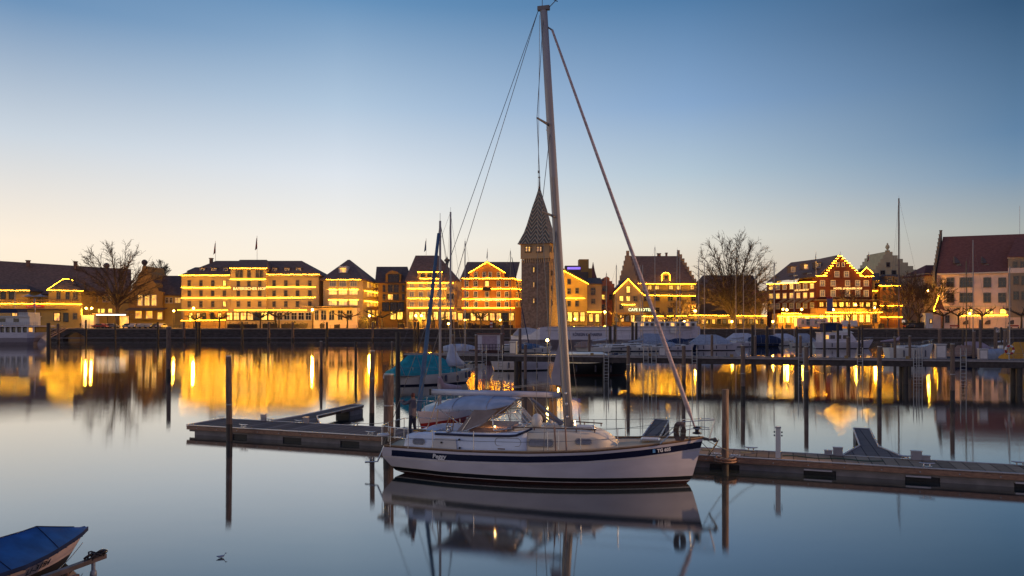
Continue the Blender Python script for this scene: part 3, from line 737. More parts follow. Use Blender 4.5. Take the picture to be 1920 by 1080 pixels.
lights(b, fc, [(1530, 517), (1550, 517)], .6, .8, .15)
lights(b, fc, [(1614, 512), (1625, 501), (1637, 512)], .5, .7, .15); lights(b, fc, [(1614, 518), (1638, 518)], .5, .8, .15)
wallpoly(b, fc, [(1614, 521), (1614, 513), (1625, 502), (1636, 513), (1636, 521)], 4, wr, 'dormer', out=.2)
lights(b, fl, [(1438, 533), (1530, 527.5)], .7, .6, .15)
for k in range(7):
    x = 1446 + k * 12.5 + k * .3
    for y in (538, 555, 574): win(b, fl, x, y - (x - 1446) * .03 + .5, 6.5, 8.5, 'lf' if (k * y) % 3 == 0 and y < 570 else 'cf')
for x in (1542, 1562, 1589, 1608, 1624): win(b, fc, x, 531, 8, 9, 'cf'); win(b, fc, x, 550, 8, 10, 'cf')
for x in (1569, 1587): win(b, fc, x, 514, 8, 9, 'cf')
for x in (1571, 1581): win(b, fc, x, 496, 4, 6, 'df')
for x, y, s_ in ((1487, 505, 'cf'), (1511, 500, 'lf'), (1535, 498, 'cf')): dormer(b, fc, x, y, 10, 10, -6, s_, roofd)
for x, y, s_ in ((1461, 525, 'ls'), (1492, 520, 'lf'), (1518, 516, 'cf')): dormer(b, fl, x, y, 12, 9, -2, s_, roofd)
p = fc.p(1563, 541, .1) - wloc(b); textmesh('HOTEL LINDAUER HOF', .86, sgm, b, p, bold=.02)
p = fl.p(1489, 545, .12) - wloc(b); textmesh('HOTEL LINDAUER HOF', .72, M['gold_letters'], b, p, rot=(R(90), 0, fl.rz), bold=.015)
m = MB(); a, c_ = fc.p(1531, 563, 2.5), fc.p(1650, 563, 2.5); m.bx((a.x, a.y, a.z), (c_.x, YR - .003, a.z + .3)); m.build('awning', roofd, b)
m = MB()
for k in range(5):
    a = fl.p(1470 + k * 12, 560, .1); c_ = fl.p(1478 + k * 12, 560, .1); d_ = Vector((fl.n.x * 2.5, fl.n.y * 2.5, -1.3))
    m.add([a, c_, c_ + d_, a + d_, a + Vector((0, 0, -.15)), c_ + Vector((0, 0, -.15)), c_ + d_ + Vector((0, 0, -.15)), a + d_ + Vector((0, 0, -.15))], [(0, 1, 2, 3), (4, 7, 6, 5), (3, 2, 6, 7), (0, 3, 7, 4), (1, 5, 6, 2)])
m.build('awning', roofd, b)
wallbox(b, fc, 1531.5, 1650, 578, 5, wo_, out=5, name='veranda'); wallbox(b, fc, 1458, 1531, 588, 5, wo_, out=4.8, name='veranda')
for k in range(9): win(b, fc, 1540 + k * 12.5, 571, 8, 8, 'wb' if k % 2 else 'gb', .1); win(b, fc, 1540 + k * 12.5, 597, 8, 14, 'wb' if k % 3 else 'gb', 5)
for k in range(6): win(b, fc, 1465 + k * 12, 599, 6, 10, 'wf' if k % 3 == 1 else 'cf', 4.8)
lights(b, fc, [(1458, 593), (1575, 593)], 5.6, .4, .16); lights(b, fc, [(1466, 587.5), (1503, 587.5)], 5.6, .5, .15); lights(b, fc, [(1548, 586), (1655, 585.5)], 6.0, .5, .15)
for x, y in ((1468, 577), (1493, 580), (1503, 580), (1535, 579), (1562, 580), (1603, 570), (1621, 571), (1648, 577)):
    pass
# ---- small yellow and orange houses
b = bld('slim_yellow_house', 'slim yellow house wedged against the right side of the red hotel', 1643, 244); fc = front(244)
wallbox(b, fc, 1636, 1649, 525, 12, wy); hiproof(b, fc, 1634, 1650, 525, 1637, 1648, 512, 12, roofd)
for y in (526, 545): lights(b, fc, [(1636, y), (1648, y)], .5)
for y in (537, 557, 573): win(b, fc, 1643, y, 6, 10, 'ds')
b = bld('orange_house', 'orange house with two light strings below the pale stepped gable', 1671, 242); fc = front(242)
wallbox(b, fc, 1650, 1691, 535, 12, wor); hiproof(b, fc, 1648, 1693, 535, 1655, 1686, 515, 12, roofd)
dormer(b, fc, 1668, 524, 14, 10, -1, 'ds', roofd); dormer(b, fc, 1680, 525, 7, 9, -1, 'ds', roofd)
lights(b, fc, [(1649, 535.5), (1691, 535.5)], .8, .6, .14); lights(b, fc, [(1650, 573), (1692, 573)], .6, .6, .14); lights(b, fc, [(1650, 594.5), (1692, 594.5)], .6, 1.0, .1)
for x in (1658, 1669, 1681):
    for y in (541, 559, 579): win(b, fc, x, y, 4.5, 4 if y == 541 else 9, 'ds')
# ---- pale stepped gable behind
b = bld('pale_stepped_gable', 'tall pale stone stepped gable topped by a stone figure, behind the orange house', 1668, 268); fc = front(268)
stepped(b, fc, 1638, 1664, 1722, 512, 472, 6, 14, wst, 600)
win(b, fc, 1665, 496, 6, 7, 'ds'); win(b, fc, 1655, 511, 8, 7, 'ds'); win(b, fc, 1676, 511, 8, 7, 'ds')
m = MB(); p = fc.p(1664, 472, -1); m.lathe((p.x, p.y, p.z), [(.8, 0), (.8, .5), (.3, .6), (.4, 1.0), (.75, 1.5), (.6, 2.2), (.25, 2.6), (.3, 2.9), (.05, 3.2)], 10); m.build('statue', wst, b)
# ---- white building right
Y = 232
b = bld('white_stepped_gable_building', 'large white building with huge red roof and stepped end gable at the right edge', 1850, Y); fc = fpx(1757, 240, 1890, 229.5)
wallbox(b, fc, 1757, 1890, 511, 18, wpk); wallbox(b, fc, 1890.2, 1990, 482, 19, wgr, out=.8, name='stair_wing')
bb = MB(); e = [fc.p(1756, 513, .8), fc.p(1990, 509, .8), fc.p(1990, 436, -10), fc.p(1768, 444, -10), fc.p(1756, 515, -20), fc.p(1990, 512, -20)]
bb.add(e, [(0, 1, 2, 3), (3, 2, 5, 4), (0, 3, 4)]); bb.build('roof', roofr, b)
hiproof(b, fc, 1889, 1990, 481, 1905, 1990, 445, 14, roofr, out=.8)
bb = MB()
for k in range(11):
    t = k / 10; p = fc.p(1764 - 13 * t, 434 + 76 * t, -10 + 10.6 * t); bb.box((p.x, p.y, p.z - 2.4), (.7, 1.1, 5.2), 0, fc.rz); bb.box((p.x, p.y, p.z + .3), (.9, 1.25, .18), 0, fc.rz)
bb.build('gable', stone, b)
for x in (1798, 1850):
    m = MB(); a, c_ = fc.p(x - 7, 505, -1.5), fc.p(x + 7, 493, -1.5)
    m.bx((a.x, a.y, a.z), (c_.x, a.y + 4, c_.z)); t = fc.p(x, 479, -1.5); m.add([(a.x - .3, a.y - .3, c_.z), (c_.x + .3, a.y - .3, c_.z), (c_.x + .3, a.y + 4, c_.z), (a.x - .3, a.y + 4, c_.z), (t.x, a.y + 2, t.z)], [(0, 1, 4), (1, 2, 4), (2, 3, 4), (3, 0, 4)])
    m.build('dormer', roofd, b); win(b, fc, x, 500, 6, 8, 'ds', -1.45)
for y in (529.5, 558): 
    for x, w_ in ((1782, 13), (1812, 24), (1851, 13), (1879, 13)): win(b, fc, x, y, w_, 16, 'ds')
    for x in (1905, 1920): win(b, fc, x, y - 4, 9, 14, 'ds', .8)
for x in (1903, 1917): win(b, fc, x, 496, 7, 9, 'ds', .8)
band(b, fc, 1757, 1890, 512.5, .4, frame, .9); band(b, fc, 1889, 1990, 482, .4, frame, 1.0); band(b, fc, 1890, 1940, 507, 1.6, wpk, 1.0)
band(b, fc, 1757, 1940, 574, .3, frame, .4)
for x in (1819, 1855, 1881, 1909): win(b, fc, x, 584, 13 if x != 1909 else 6, 8, 'ws')
lights(b, fc, [(1783, 592), (1913, 590)], .7, 1.15, .17)
wallbox(b, fc, 1775, 1960, 595, 3, wpk, out=.9, name='plinth')
m = MB()
for x in (1815, 1856, 1900):
    a = fc.p(x, 608, .95); rg = [a + Vector((1.7 * math.cos(t * math.pi / 10), 0, 1.3 * math.sin(t * math.pi / 10))) for t in range(11)]
    m.add([v + Vector((0, -.05, 0)) for v in rg], [tuple(range(10, -1, -1))])
m.build('arch', roofd, b)
flag(1912, 386, 443, Y + 8, None, 'tall bare flagpole on the ridge of the white building')
b = bld('brown_side_house', 'narrow brown roofed house tucked left of the white building', 1744, 246); fc = front(246)
wallbox(b, fc, 1733, 1760, 512, 12, wgr); hiproof(b, fc, 1732, 1762, 516, 1736, 1760, 497, 14, roofr)
# ---- kiosk pavilion with cone
Y = 226
b = bld('kiosk_pavilion', 'white kiosk with a pointed little roof outlined in light bulbs', 1762, Y, 'kiosk'); fc = front(Y)
wallbox(b, fc, 1736, 1749, 587, 3, white, out=.3); wallbox(b, fc, 1749.3, 1764, 590, 4, wpk); wallbox(b, fc, 1770, 1800, 585, 4, wpk, name='wall')
m = MB(); p = P(1761, 578, Y + 2); m.lathe((p.x, p.y, 0), [(1.7, gz(580, Y)), (1.2, gz(572, Y)), (.05, gz(553, Y))], 6, smooth=False); m.build('roof', roofr, b)
lights(b, fc, [(1751, 580), (1761, 553)], .3, .4, .11); 
lights(b, fc, [(1750, 585), (1753, 582)], .5, .3, .1)
win(b, fc, 1776, 598, 7, 12, 'ds'); win(b, fc, 1745, 602, 4, 6, 'gs', .3)
# ================================================================ QUAYSIDE
def lamp(px, py, Y, label, heads=1, power=2000, col_=(1, .46, .035), base=None):
    p = P(px, py, Y); z0 = QZ if base is None else base
    o = thing('street_lamp', label, 'street lamp', (p.x, Y, z0), 0, 'street lamps along the harbour')
    MB().tube([(p.x, Y, z0), (p.x, Y, z0 + .8), (p.x, Y, p.z - .35)], [.12, .08, .05], 6).build('pole', iron, o)
    for k in range(heads):
        dx = (k - (heads - 1) / 2) * 1.7
        m = MB(); m.ball((p.x + dx, Y, p.z), .34, 0, 8, 6); m.build('globe', bulbs, o)
        m = MB(); m.lathe((p.x + dx, Y, p.z), [(.36, .3), (.3, .42), (.05, .55)], 8)
        if heads > 1: m.tube([(p.x, Y, p.z - .5), (p.x + dx, Y, p.z - .35)], .04, 5)
        m.build('lamp_cap', iron, o)
        ld = bpy.data.lights.new('lamp_light', 'POINT'); ld.energy = power * 6; ld.color = col_; ld.shadow_soft_size = .4
        lo = bpy.data.objects.new('lamp_light', ld); col.objects.link(lo); lo.parent = o; lo.location = (dx, -.5, p.z - z0)
for a in ((167, 578, 230, 'twin headed street lamp glowing in front of the station', 2, 500),
          (363, 578, 228, 'street lamp at the left corner of the wide cream hotel', 1, 2200),
          (586, 581, 226, 'street lamp at the right end of the wide cream hotel', 1, 2200),
          (693, 592, 228, 'low street lamp beside the balcony hotel corner', 1, 900), (785, 592, 228, 'street lamp glowing left of the leaning blue furled sail', 2, 1200),
          (1047, 544, 236, 'lamp on the yellow gable house wall behind the tall mast', 1, 700),
          (1134, 585, 224, 'orange street lamp between the tall mast and the cafe', 1, 2200), (1303, 583, 226, 'orange street lamp left of the great bare tree', 1, 2000),
          (1283, 603, 222, 'low lamp just left of the furled headsail foot', 1, 600), (1372, 603, 222, 'low lamp under the great bare tree', 1, 700),
          (1449, 603, 222, 'low lamp on the promenade left of the red hotel', 1, 600), (1475, 581, 226, 'street lamp in front of the red hotel awnings', 1, 2000),
          (1562, 581, 224, 'lamp beside the blue banner at the red hotel', 1, 900), (1640, 577, 228, 'lamp in front of the slim yellow house', 1, 1200),
          (841, 607, 221, 'low yellow lamp at the quay edge below the bay window', 1, 250), (806, 597, 229, 'small lamp beside the cone shaped shrub', 1, 250), (872, 600, 229, 'small lamp at the left end of the orange hotel terrace', 1, 250), (938, 600, 229, 'small lamp at the right end of the orange hotel terrace', 1, 250),
          (1078, 598, 229, 'small lamp before the yellow gable house', 1, 250), (1468, 580, 229, 'left of two small lamps above the red hotel terrace', 1, 250), (1503, 580, 229, 'right of two small lamps above the red hotel terrace', 1, 250), (1604, 571, 229, 'bright lamp above the restaurant veranda of the red hotel', 1, 300), (326, 583, 229, 'cluster lamp left of the cream hotel corner', 1, 400),
          (1740, 545, 240, 'small lamp glowing in the brush left of the white building', 1, 500), (1818, 588, 226, 'greenish white lamp among the pollard trees', 1, 500)):
    lamp(*a)
# ---- bare trees
def limb(mb, p, d, ln, r, dep, spread, maxd, rmin, up, wig=.12, two=.45, env=None):
    n = 3; pts = [p.copy()]; rs = [r]; q = p.copy(); dd = d.copy()
    for k in range(n):
        dd = (dd + Vector((random.uniform(-wig, wig), random.uniform(-wig, wig), random.uniform(-wig, wig) + up))).normalized()
        q = q + dd * ln / n
        if env and ((q.x - env[0]) / env[3]) ** 2 + ((q.y - env[1]) / env[3]) ** 2 + ((q.z - env[2]) / env[4]) ** 2 > random.uniform(.86, 1.04): maxd = -1; break
        pts.append(q.copy()); rs.append(max(rmin, r * (1 - .38 * (k + 1) / n)))
    if len(pts) < 2: return
    mb.tube(pts, rs, 5 if dep < 3 else 3, cap=False, smooth=dep < 3)
    if dep >= maxd: return
    nc = 2 if random.random() < two else 3
    base = random.uniform(0, 6.28)
    for k in range(nc):
        a = base + k * 6.283 / nc + random.uniform(-.5, .5); t = dd.orthogonal().normalized(); t.rotate(Matrix.Rotation(a, 3, dd))
        sp_ = spread * random.uniform(.5, 1.25) * (.5 if k == 0 else 1)
        nd = (dd + t * math.tan(sp_)).normalized()
        st = pts[-1] if k < 2 or random.random() < .5 else pts[-2]
        limb(mb, st, nd, ln * random.uniform(.66, .88), max(rmin, rs[-1] * (.82 if k == 0 else .64)), dep + 1, spread, maxd, rmin, up, wig, two, env)
def bare_tree(px, py, Y, hgt, label, name='bare_tree', trunk=.5, tl=.22, spread=.42, maxd=7, stems=4, up=.03, lean=.5, rmin=.035, seed=1, wide=1.0, m=bark, group=None, fl=.26, wig=.12, two=.45, env=None):
    random.seed(seed); p = P(px, py, Y); p.z = QZ if py is None else p.z
    o = thing(name, label, 'tree', p, 0, group)
    t = MB(); top = p + Vector((.2, 0, hgt * tl)); t.tube([p - Vector((0, 0, .3)), p + Vector((.1, 0, hgt * tl * .5)), top], [trunk * 1.3, trunk, trunk * .85], 8)
    t.build('trunk', m, o)
    c_ = MB()
    for k in range(stems):
        a = 6.283 * k / stems + random.uniform(-.4, .4); ln_ = lean * random.uniform(.35, 1.2)
        d = Vector((math.cos(a) * ln_ * wide, math.sin(a) * ln_ * .8, 1)).normalized()
        limb(c_, top - Vector((0, 0, .3)), d, hgt * fl * random.uniform(.85, 1.1), trunk * .5, 0, spread, maxd, rmin, up, wig, two, env)
    c_.build('crown', m, o)
    return o
def fan_tree(px, Y, cpy, rx, rz, label, limbs, side, sub, seed, trunk=.7, fork=.14, m=bark, crook=.5, thick=.24, low=-.35, rmin=.04, ln=3.0):
    """limbs reach for points spread over a dome; twigs leave them along the way"""
    random.seed(seed); p = P(px, 600, Y); p.z = QZ; zc = gz(cpy, Y); cen = Vector((p.x + .4, Y, zc)); hgt = zc + rz - QZ
    o = thing('bare_tree', label, 'tree', p)
    t = MB(); top = p + Vector((.1, 0, hgt * fork)); t.tube([p - Vector((0, 0, .3)), p.lerp(top, .5) + Vector((.1, 0, 0)), top, top + Vector((0, 0, 1.2))], [trunk * 1.35, trunk, trunk * .95, trunk * .5], 9)
    t.build('trunk', m, o); c_ = MB()
    for k in range(limbs):
        u = (k + .5) / limbs; zz = low + (1 - low) * (1 - u) ** 1.0; a = k * 2.39996 + random.uniform(-.25, .25); rr_ = math.sqrt(max(0, 1 - zz * zz))
        f_ = random.uniform(.84, 1.0)
        tg = cen + Vector((rx * rr_ * math.cos(a) * f_, rx * rr_ * math.sin(a) * f_ * .9, rz * zz * f_))
        st = p.lerp(top, random.uniform(.75, 1.1)); d0 = (tg - st)
        ctl = st + Vector((d0.x * .30, d0.y * .30, d0.z * .52 + 1.2)); n = 12; pts = []; off = Vector((0, 0, 0))
        for i in range(n + 1):
            s_ = i / n; q = st * (1 - s_) ** 2 + ctl * 2 * s_ * (1 - s_) + tg * s_ * s_
            if i and i < n: off += Vector((random.gauss(0, 1), random.gauss(0, 1), random.gauss(0, .6))) * crook * .16
            pts.append(q + off * math.sin(s_ * 3.14) ** .5)
        th_ = thick * random.uniform(.7, 1.15); c_.tube(pts, [max(rmin, th_ * (1 - .85 * i / n)) for i in range(n + 1)], 5, cap=False)
        for j in range(side):
            s_ = random.uniform(.28, 1.0) ** .8 * n; i = min(n - 1, int(s_)); b0 = pts[i].lerp(pts[i + 1], s_ - i); tan_ = (pts[i + 1] - pts[i]).normalized(); outw = (b0 - cen).normalized()
            dd = (tan_ * .8 + outw * .35 + Vector((random.gauss(0, .55), random.gauss(0, .55), random.gauss(0, .4) + .15))).normalized()
            L_ = ln * random.uniform(.5, 1.15); q = b0.copy(); tp = [q.copy()]
            for i2 in range(4):
                dd = (dd + Vector((random.gauss(0, .16), random.gauss(0, .16), random.gauss(0, .14) + .03))).normalized(); q = q + dd * L_ / 4
                e = Vector(((q.x - cen.x) / rx, (q.y - cen.y) / rx, (q.z - cen.z) / rz)).length
                if e > random.uniform(1.0, 1.1): break
                tp.append(q.copy())
            if len(tp) < 2: continue
            c_.tube(tp, [max(rmin, .075 * (1 - .2 * i2)) for i2 in range(len(tp))], 3, cap=False, smooth=False)
            for i3 in range(sub):
                b1 = tp[random.randint(1, len(tp) - 1)]; d2 = (dd + Vector((random.gauss(0, .6), random.gauss(0, .6), random.gauss(0, .5)))).normalized(); l2 = ln * random.uniform(.2, .5)
                c_.tube([b1, b1 + d2 * l2 * .5 + Vector((0, 0, .05)), b1 + d2 * l2], [rmin, rmin * .85, rmin * .7], 3, cap=False, smooth=False)
    c_.build('crown', m, o)
    return o
fan_tree(219, 232, 526, 13.2, 12.2, 'large rounded bare tree with pale spreading limbs in front of the station', 26, 22, 5, 3, trunk=.6, fork=.28, m=barklit, crook=1.6, thick=.30, low=-.45, ln=3.2, rmin=.042)
fan_tree(1374, 226, 524, 12.3, 14.6, 'great fan shaped bare tree in the middle of the promenade', 62, 20, 4, 4, trunk=.85, fork=.10, crook=.7, thick=.22, low=-.5, ln=3.0, rmin=.040)
bare_tree(303, 560, 300, 14, 'slender bare tree top showing behind the station roof', trunk=.3, stems=4, lean=.25, maxd=5, seed=8, rmin=.06, m=bark)
bare_tree(1722, 606, 228, 14, 'dense twiggy bare tree warmly lit beside the orange house', trunk=.4, tl=.12, stems=8, lean=.9, spread=.5, maxd=6, seed=21, m=barklit, wide=1.3, rmin=.04)
bare_tree(1703, 606, 231, 12, 'low bushy bare tree just right of the orange house', trunk=.3, tl=.1, stems=7, lean=.9, spread=.5, maxd=5, seed=23, m=barklit, wide=1.1, rmin=.045)
bare_tree(1284, 606, 228, 7.5, 'round brushy bare shrub tree left of the great tree', trunk=.2, tl=.1, stems=7, lean=.8, spread=.5, maxd=5, seed=25, m=barklit, rmin=.04)
bare_tree(1422, 608, 228, 8, 'round brushy bare shrub tree right of the great tree', trunk=.2, tl=.1, stems=7, lean=.8, spread=.5, maxd=5, seed=27, m=barklit, rmin=.04)
bare_tree(1592, 610, 222, 11, 'crooked bare tree in front of the red hotel restaurant', trunk=.28, tl=.2, stems=4, lean=.8, spread=.5, maxd=4, seed=31, rmin=.05)
bare_tree(1637, 610, 224, 6.5, 'small bare tree left of the two small bare trees by the orange house', trunk=.2, tl=.25, stems=4, lean=.8, spread=.5, maxd=4, seed=33, rmin=.045)
bare_tree(1664, 610, 224, 7.0, 'small bare tree directly in front of the orange house', trunk=.2, tl=.25, stems=4, lean=.8, spread=.5, maxd=4, seed=34, rmin=.045)
bare_tree(1397, 612, 221, 8, 'small dark bare tree between two white masts on the promenade', trunk=.2, tl=.2, stems=5, lean=.7, spread=.5, maxd=4, seed=36, rmin=.04)
def pollard(px, Y, hgt, label, seed, w_=1.0):
    random.seed(seed); p = P(px, 600, Y); p.z = QZ
    o = thing('pollard_tree', label, 'tree', p, 0, 'pollarded plane trees on the promenade')
    MB().tube([p, p + Vector((.1, 0, hgt * .3)), p + Vector((0, 0, hgt * .55))], [.3, .24, .26], 7).build('trunk', bark, o)
    c_ = MB(); top = p + Vector((0, 0, hgt * .5))
    for k in range(7):
        a = 6.283 * k / 7 + random.uniform(-.3, .3); q = top.copy(); pts = [q.copy()]; rs = [.22]
        for j in range(4):
            q = q + Vector((math.cos(a) * .75 * w_, math.sin(a) * .6, .22 + .3 * random.random())) * (hgt / 5.2); a += random.uniform(-.5, .5); pts.append(q.copy()); rs.append(.17 - .02 * j + (.06 if j == 3 else 0))
        c_.tube(pts, rs, 5)
        for j in range(8):
            b_ = pts[random.randint(1, 4)]; c_.tube([b_, b_ + Vector((random.uniform(-.9, .9), random.uniform(-.6, .6), random.uniform(.1, 1.0)))], [.06, .035], 3, cap=False)
    c_.build('crown', bark, o)
for px, Y, h_, lab, w_ in ((366, 226, 5.0, 'pollard tree under the lamp at the left of the cream hotel', 1), (411, 227, 5.2, 'pollard tree before the lit left terrace of the cream hotel', 1),
      (488, 226, 6.2, 'knobbly pollard tree in front of the lit veranda middle', 1.1), (523, 227, 6.2, 'pollard tree right of the lit veranda of the cream hotel', 1.1),
      (651, 226, 6.0, 'pollard tree before the veranda of the balcony hotel', 1.2), (716, 226, 6.4, 'wide pollard tree before the glass fronted ochre house', 1.4),
      (901, 227, 5.6, 'palm shaped pollard tree before the orange hotel', .8), (1163, 226, 5.6, 'pollard tree before the cafe gable', 1), (1255, 226, 5.6, 'pollard tree right of the slanting headsail', 1),
      (1768, 224, 7.4, 'thick pollard tree just right of the kiosk cone', 1.1), (1797, 224, 7.4, 'pollard tree right of the kiosk', 1.0),
      (1841, 224, 7.6, 'dark pollard tree in front of the white building middle', 1.2), (1915, 224, 7.6, 'pollard tree at the right edge of the frame', 1.2)):
    pollard(px, Y, h_, lab, px, w_)
# ---- hedges and planters
def hedge_(x0, x1, Y, h_, label, seed=0, m=hedge, name='hedge', cat='hedge'):
    random.seed(seed + int(x0)); a, c_ = gx(x0, Y), gx(x1, Y)
    o = thing(name, label, cat, ((a + c_) / 2, Y, QZ))
    b_ = MB(); n_ = int((c_ - a) * h_ * 16)
    for k in range(n_):
        t = random.random(); x = a + (c_ - a) * t; hh = h_ * (.75 + .25 * math.sin(x * 1.9) * math.sin(x * .7 + 1))
        z = QZ + random.random() ** .7 * hh; y = Y + random.uniform(-.7, .7)
        s_ = random.uniform(.12, .26); u = Vector((random.gauss(0, 1), random.gauss(0, 1), random.gauss(0, 1))).normalized(); v = u.orthogonal().normalized()
        p = Vector((x, y, z)); b_.add([p - u * s_, p + v * s_ * .6, p + u * s_, p - v * s_ * .6], [(0, 1, 2, 3)])
    b_.build('leaves', m, o)
    b_ = MB(); b_.bx((a, Y - .4, QZ), (c_, Y + .4, QZ + h_ * .55)); b_.build('branches', bark, o)
for x0, x1, h_, lab in ((427, 452, 2.3, 'clipped hedge left end before the lit veranda'), (454, 482, 2.2, 'clipped hedge in front of the lit veranda middle'), (493, 520, 2.5, 'rounded hedge between two pollard trees'),
                        (528, 576, 2.3, 'long dark hedge before the unlit veranda windows'), (672, 690, 4.5, 'tall dark shrub at the balcony hotel corner'), (784, 792, 5.8, 'tall narrow cypress shrub before the mansard hotel'),
                        (797, 806, 3.8, 'rounded topiary shrub before the mansard hotel'), (822, 850, 4.8, 'loose bushy hedge below the bay window'), (860, 962, 1.6, 'low planted hedge along the orange hotel terrace'),
                        (1040, 1100, 1.4, 'low planter hedge along the yellow gable house'), (1228, 1286, 1.8, 'dark hedge before the hall terrace'), (1300, 1368, 2.2, 'dark hedge under the great tree left side'), (1378, 1436, 2.2, 'dark hedge under the great tree right side'),
                        (1612, 1634, 2.0, 'rounded dark bush right of the restaurant'), (1692, 1736, 3.0, 'dark undergrowth below the twiggy trees')):
    hedge_(x0, x1, 229 if x0 < 1600 else 227, h_, lab)
for px, w_, h_, lab in ((604, 8, 2.4, 'potted shrub at the left of the balcony hotel veranda'), (632, 10, 2.0, 'potted shrub in the middle of the balcony hotel veranda'), (700, 8, 3.2, 'shrub between the balcony hotel and the glass fronted house'),
                       (752, 12, 2.6, 'shrub before the right part of the glass fronted house'), (770, 9, 3.4, 'shrub at the left corner of the mansard hotel'), (812, 8, 4.2, 'cone shaped shrub in the middle of the mansard hotel'), (856, 8, 3.4, 'shrub between mansard hotel and orange hotel'),
                       (880, 7, 2.8, 'shrub left of the palm shaped tree'), (926, 8, 3.0, 'shrub right of the palm shaped tree'), (948, 12, 3.6, 'dark shrub close to the left foot of the tower'), (1120, 10, 2.6, 'shrub before the brown house'), (1152, 9, 2.6, 'shrub at the left corner of the cafe'),
                       (1205, 12, 3.0, 'shrub at the right corner of the cafe'), (1452, 12, 2.4, 'shrub at the left corner of the red hotel'), (1478, 9, 2.0, 'shrub below the red hotel awnings'), (1604, 8, 1.8, 'shrub right of the pale boards'), (1652, 10, 2.6, 'shrub before the orange house')):
    hedge_(px - w_ / 2, px + w_ / 2, 228, h_, lab, 5, name='potted_shrub', cat='shrub')
# ---- parked cars
def make_car(c):
    o = thing('parked_car', None, 'car', (0, 0, 0))
    m = MB(); prof = [(-2.1, .35), (-2.15, .75), (-1.3, .92), (-.75, 1.42), (.7, 1.45), (1.35, .98), (2.1, .85), (2.15, .4)]
    n_ = len(prof)
    vs = [Vector((x, y, z)) for y in (-.85, .85) for x, z in prof]
    m.add(vs, [tuple(range(n_)), tuple(range(2 * n_ - 1, n_ - 1, -1))] + [(i, i + n_, (i + 1) % n_ + n_, (i + 1) % n_) for i in range(n_)]); m.build('body', c, o)
    m = MB()
    for y in (-.87, .85): m.add([(-1.15, y, .95), (-.7, y, 1.36), (.62, y, 1.38), (1.15, y, .98), (-1.15, y + .02, .95), (-.7, y + .02, 1.36), (.62, y + .02, 1.38), (1.15, y + .02, .98)], [(0, 1, 2, 3), (7, 6, 5, 4), (0, 4, 5, 1), (1, 5, 6, 2), (2, 6, 7, 3)])
    m.build('side_windows', glassd, o)
    for x in (-1.35, 1.35):
        m = MB()
        for y in (-.8, .8): m.tube([(x, y - .1, .32), (x, y + .1, .32)], .32, 10)
        m.build('wheel', black, o)
    MB().box((-2.14, 0, .68), (.06, 1.5, .14)).build('tail_lamps', glow('red_tail_light', (1, .03, .01), 2) if c is crd else crd, o)
    MB().box((2.14, 0, .66), (.06, 1.5, .14)).build('headlamps', white, o)
    return o
cw = mat('white_car_paint', (.5, .45, .42), .3, 0); cdk = mat('dark_car_paint', (.03, .03, .035), .3, 0); crd = mat('red_car_paint', (.35, .02, .015), .3, 0); cs = mat('silver_car_paint', (.28, .27, .26), .3, 0)
protos = {}
for px, Y, c_, rz, lab in ((188, 227, crd, 0, 'red car parked under the bus shelter'), (197, 231, cw, 0, 'white car parked behind the red car'), (210, 229, cs, 0, 'silver car right of the white car near the big bare tree'),
        (241, 226, cdk, -90, 'dark car end on beside the bare tree trunk'), (252, 226, cw, -90, 'white car end on, first of the row before the gable'), (262, 227, cw, -90, 'white van like car, second of the row before the gable'),
        (272, 226, cs, -90, 'silver car parked in the middle of the row before the gable'), (283, 226, cs, -90, 'silver car right of the row middle before the gable'), (292, 227, cdk, -90, 'dark car near the end of the row before the gable'), (303, 226, cw, -90, 'white car at the right end of the row before the gable'),
        (1707, 226, cdk, 10, 'dark car parked under the twiggy trees'),):
    if c_.name not in protos: protos[c_.name] = make_car(c_); o = protos[c_.name]
    else: o = copy_tree(protos[c_.name])
    o.location = (gx(px, Y), Y, QZ); o.rotation_euler.z = R(rz); tag(o, lab, 'car', 'cars parked on the station square')
b = thing('bus_shelter', 'flat roofed shelter with a white lit edge on the station square', 'shelter', (gx(210, 232), 232, QZ))
m = MB(); m.bx((gx(176, 232), 231, gz(590, 232)), (gx(240, 232), 235, gz(587.5, 232))); m.build('roof', roofd, b)
m = MB(); m.bx((gx(184, 232), 230.9, gz(590.5, 232) - .1), (gx(239, 232), 230.98, gz(589.5, 232))); m.build('light_strip', glow('white_strip', (1, .92, .8), 4), b)
m = MB()
for x in (178, 198, 220, 239): m.bx((gx(x, 232), 233, QZ), (gx(x, 232) + .15, 233.15, gz(590, 232)))
m.build('posts', iron, b)
MB().bx((gx(153, 231), 231, QZ), (gx(176, 231), 234, gz(591, 231))).build('kiosk_box', white, b)
MB().bx((gx(222, 233), 233.2, QZ), (gx(240, 233), 233.5, gz(593, 233))).build('back_panel', litg, b)
# parasols on the pavilion terrace
for k, (x, lab) in enumerate(((54, 'closed grey parasol on the pavilion terrace, left one'), (76, 'closed grey parasol on the pavilion terrace, right one'))):
    p = P(x, 562, 245); o = thing('parasol', lab, 'parasol', p, 0, 'parasols on the pavilion terrace')
    MB().tube([p, p + Vector((0, 0, 1.9))], .05, 5).build('pole', iron, o)
    MB().lathe(p, [(2.3, 1.0), (2.2, 1.1), (.9, 1.45), (.06, 1.9)], 8, smooth=False).build('canopy', cloth2, o)
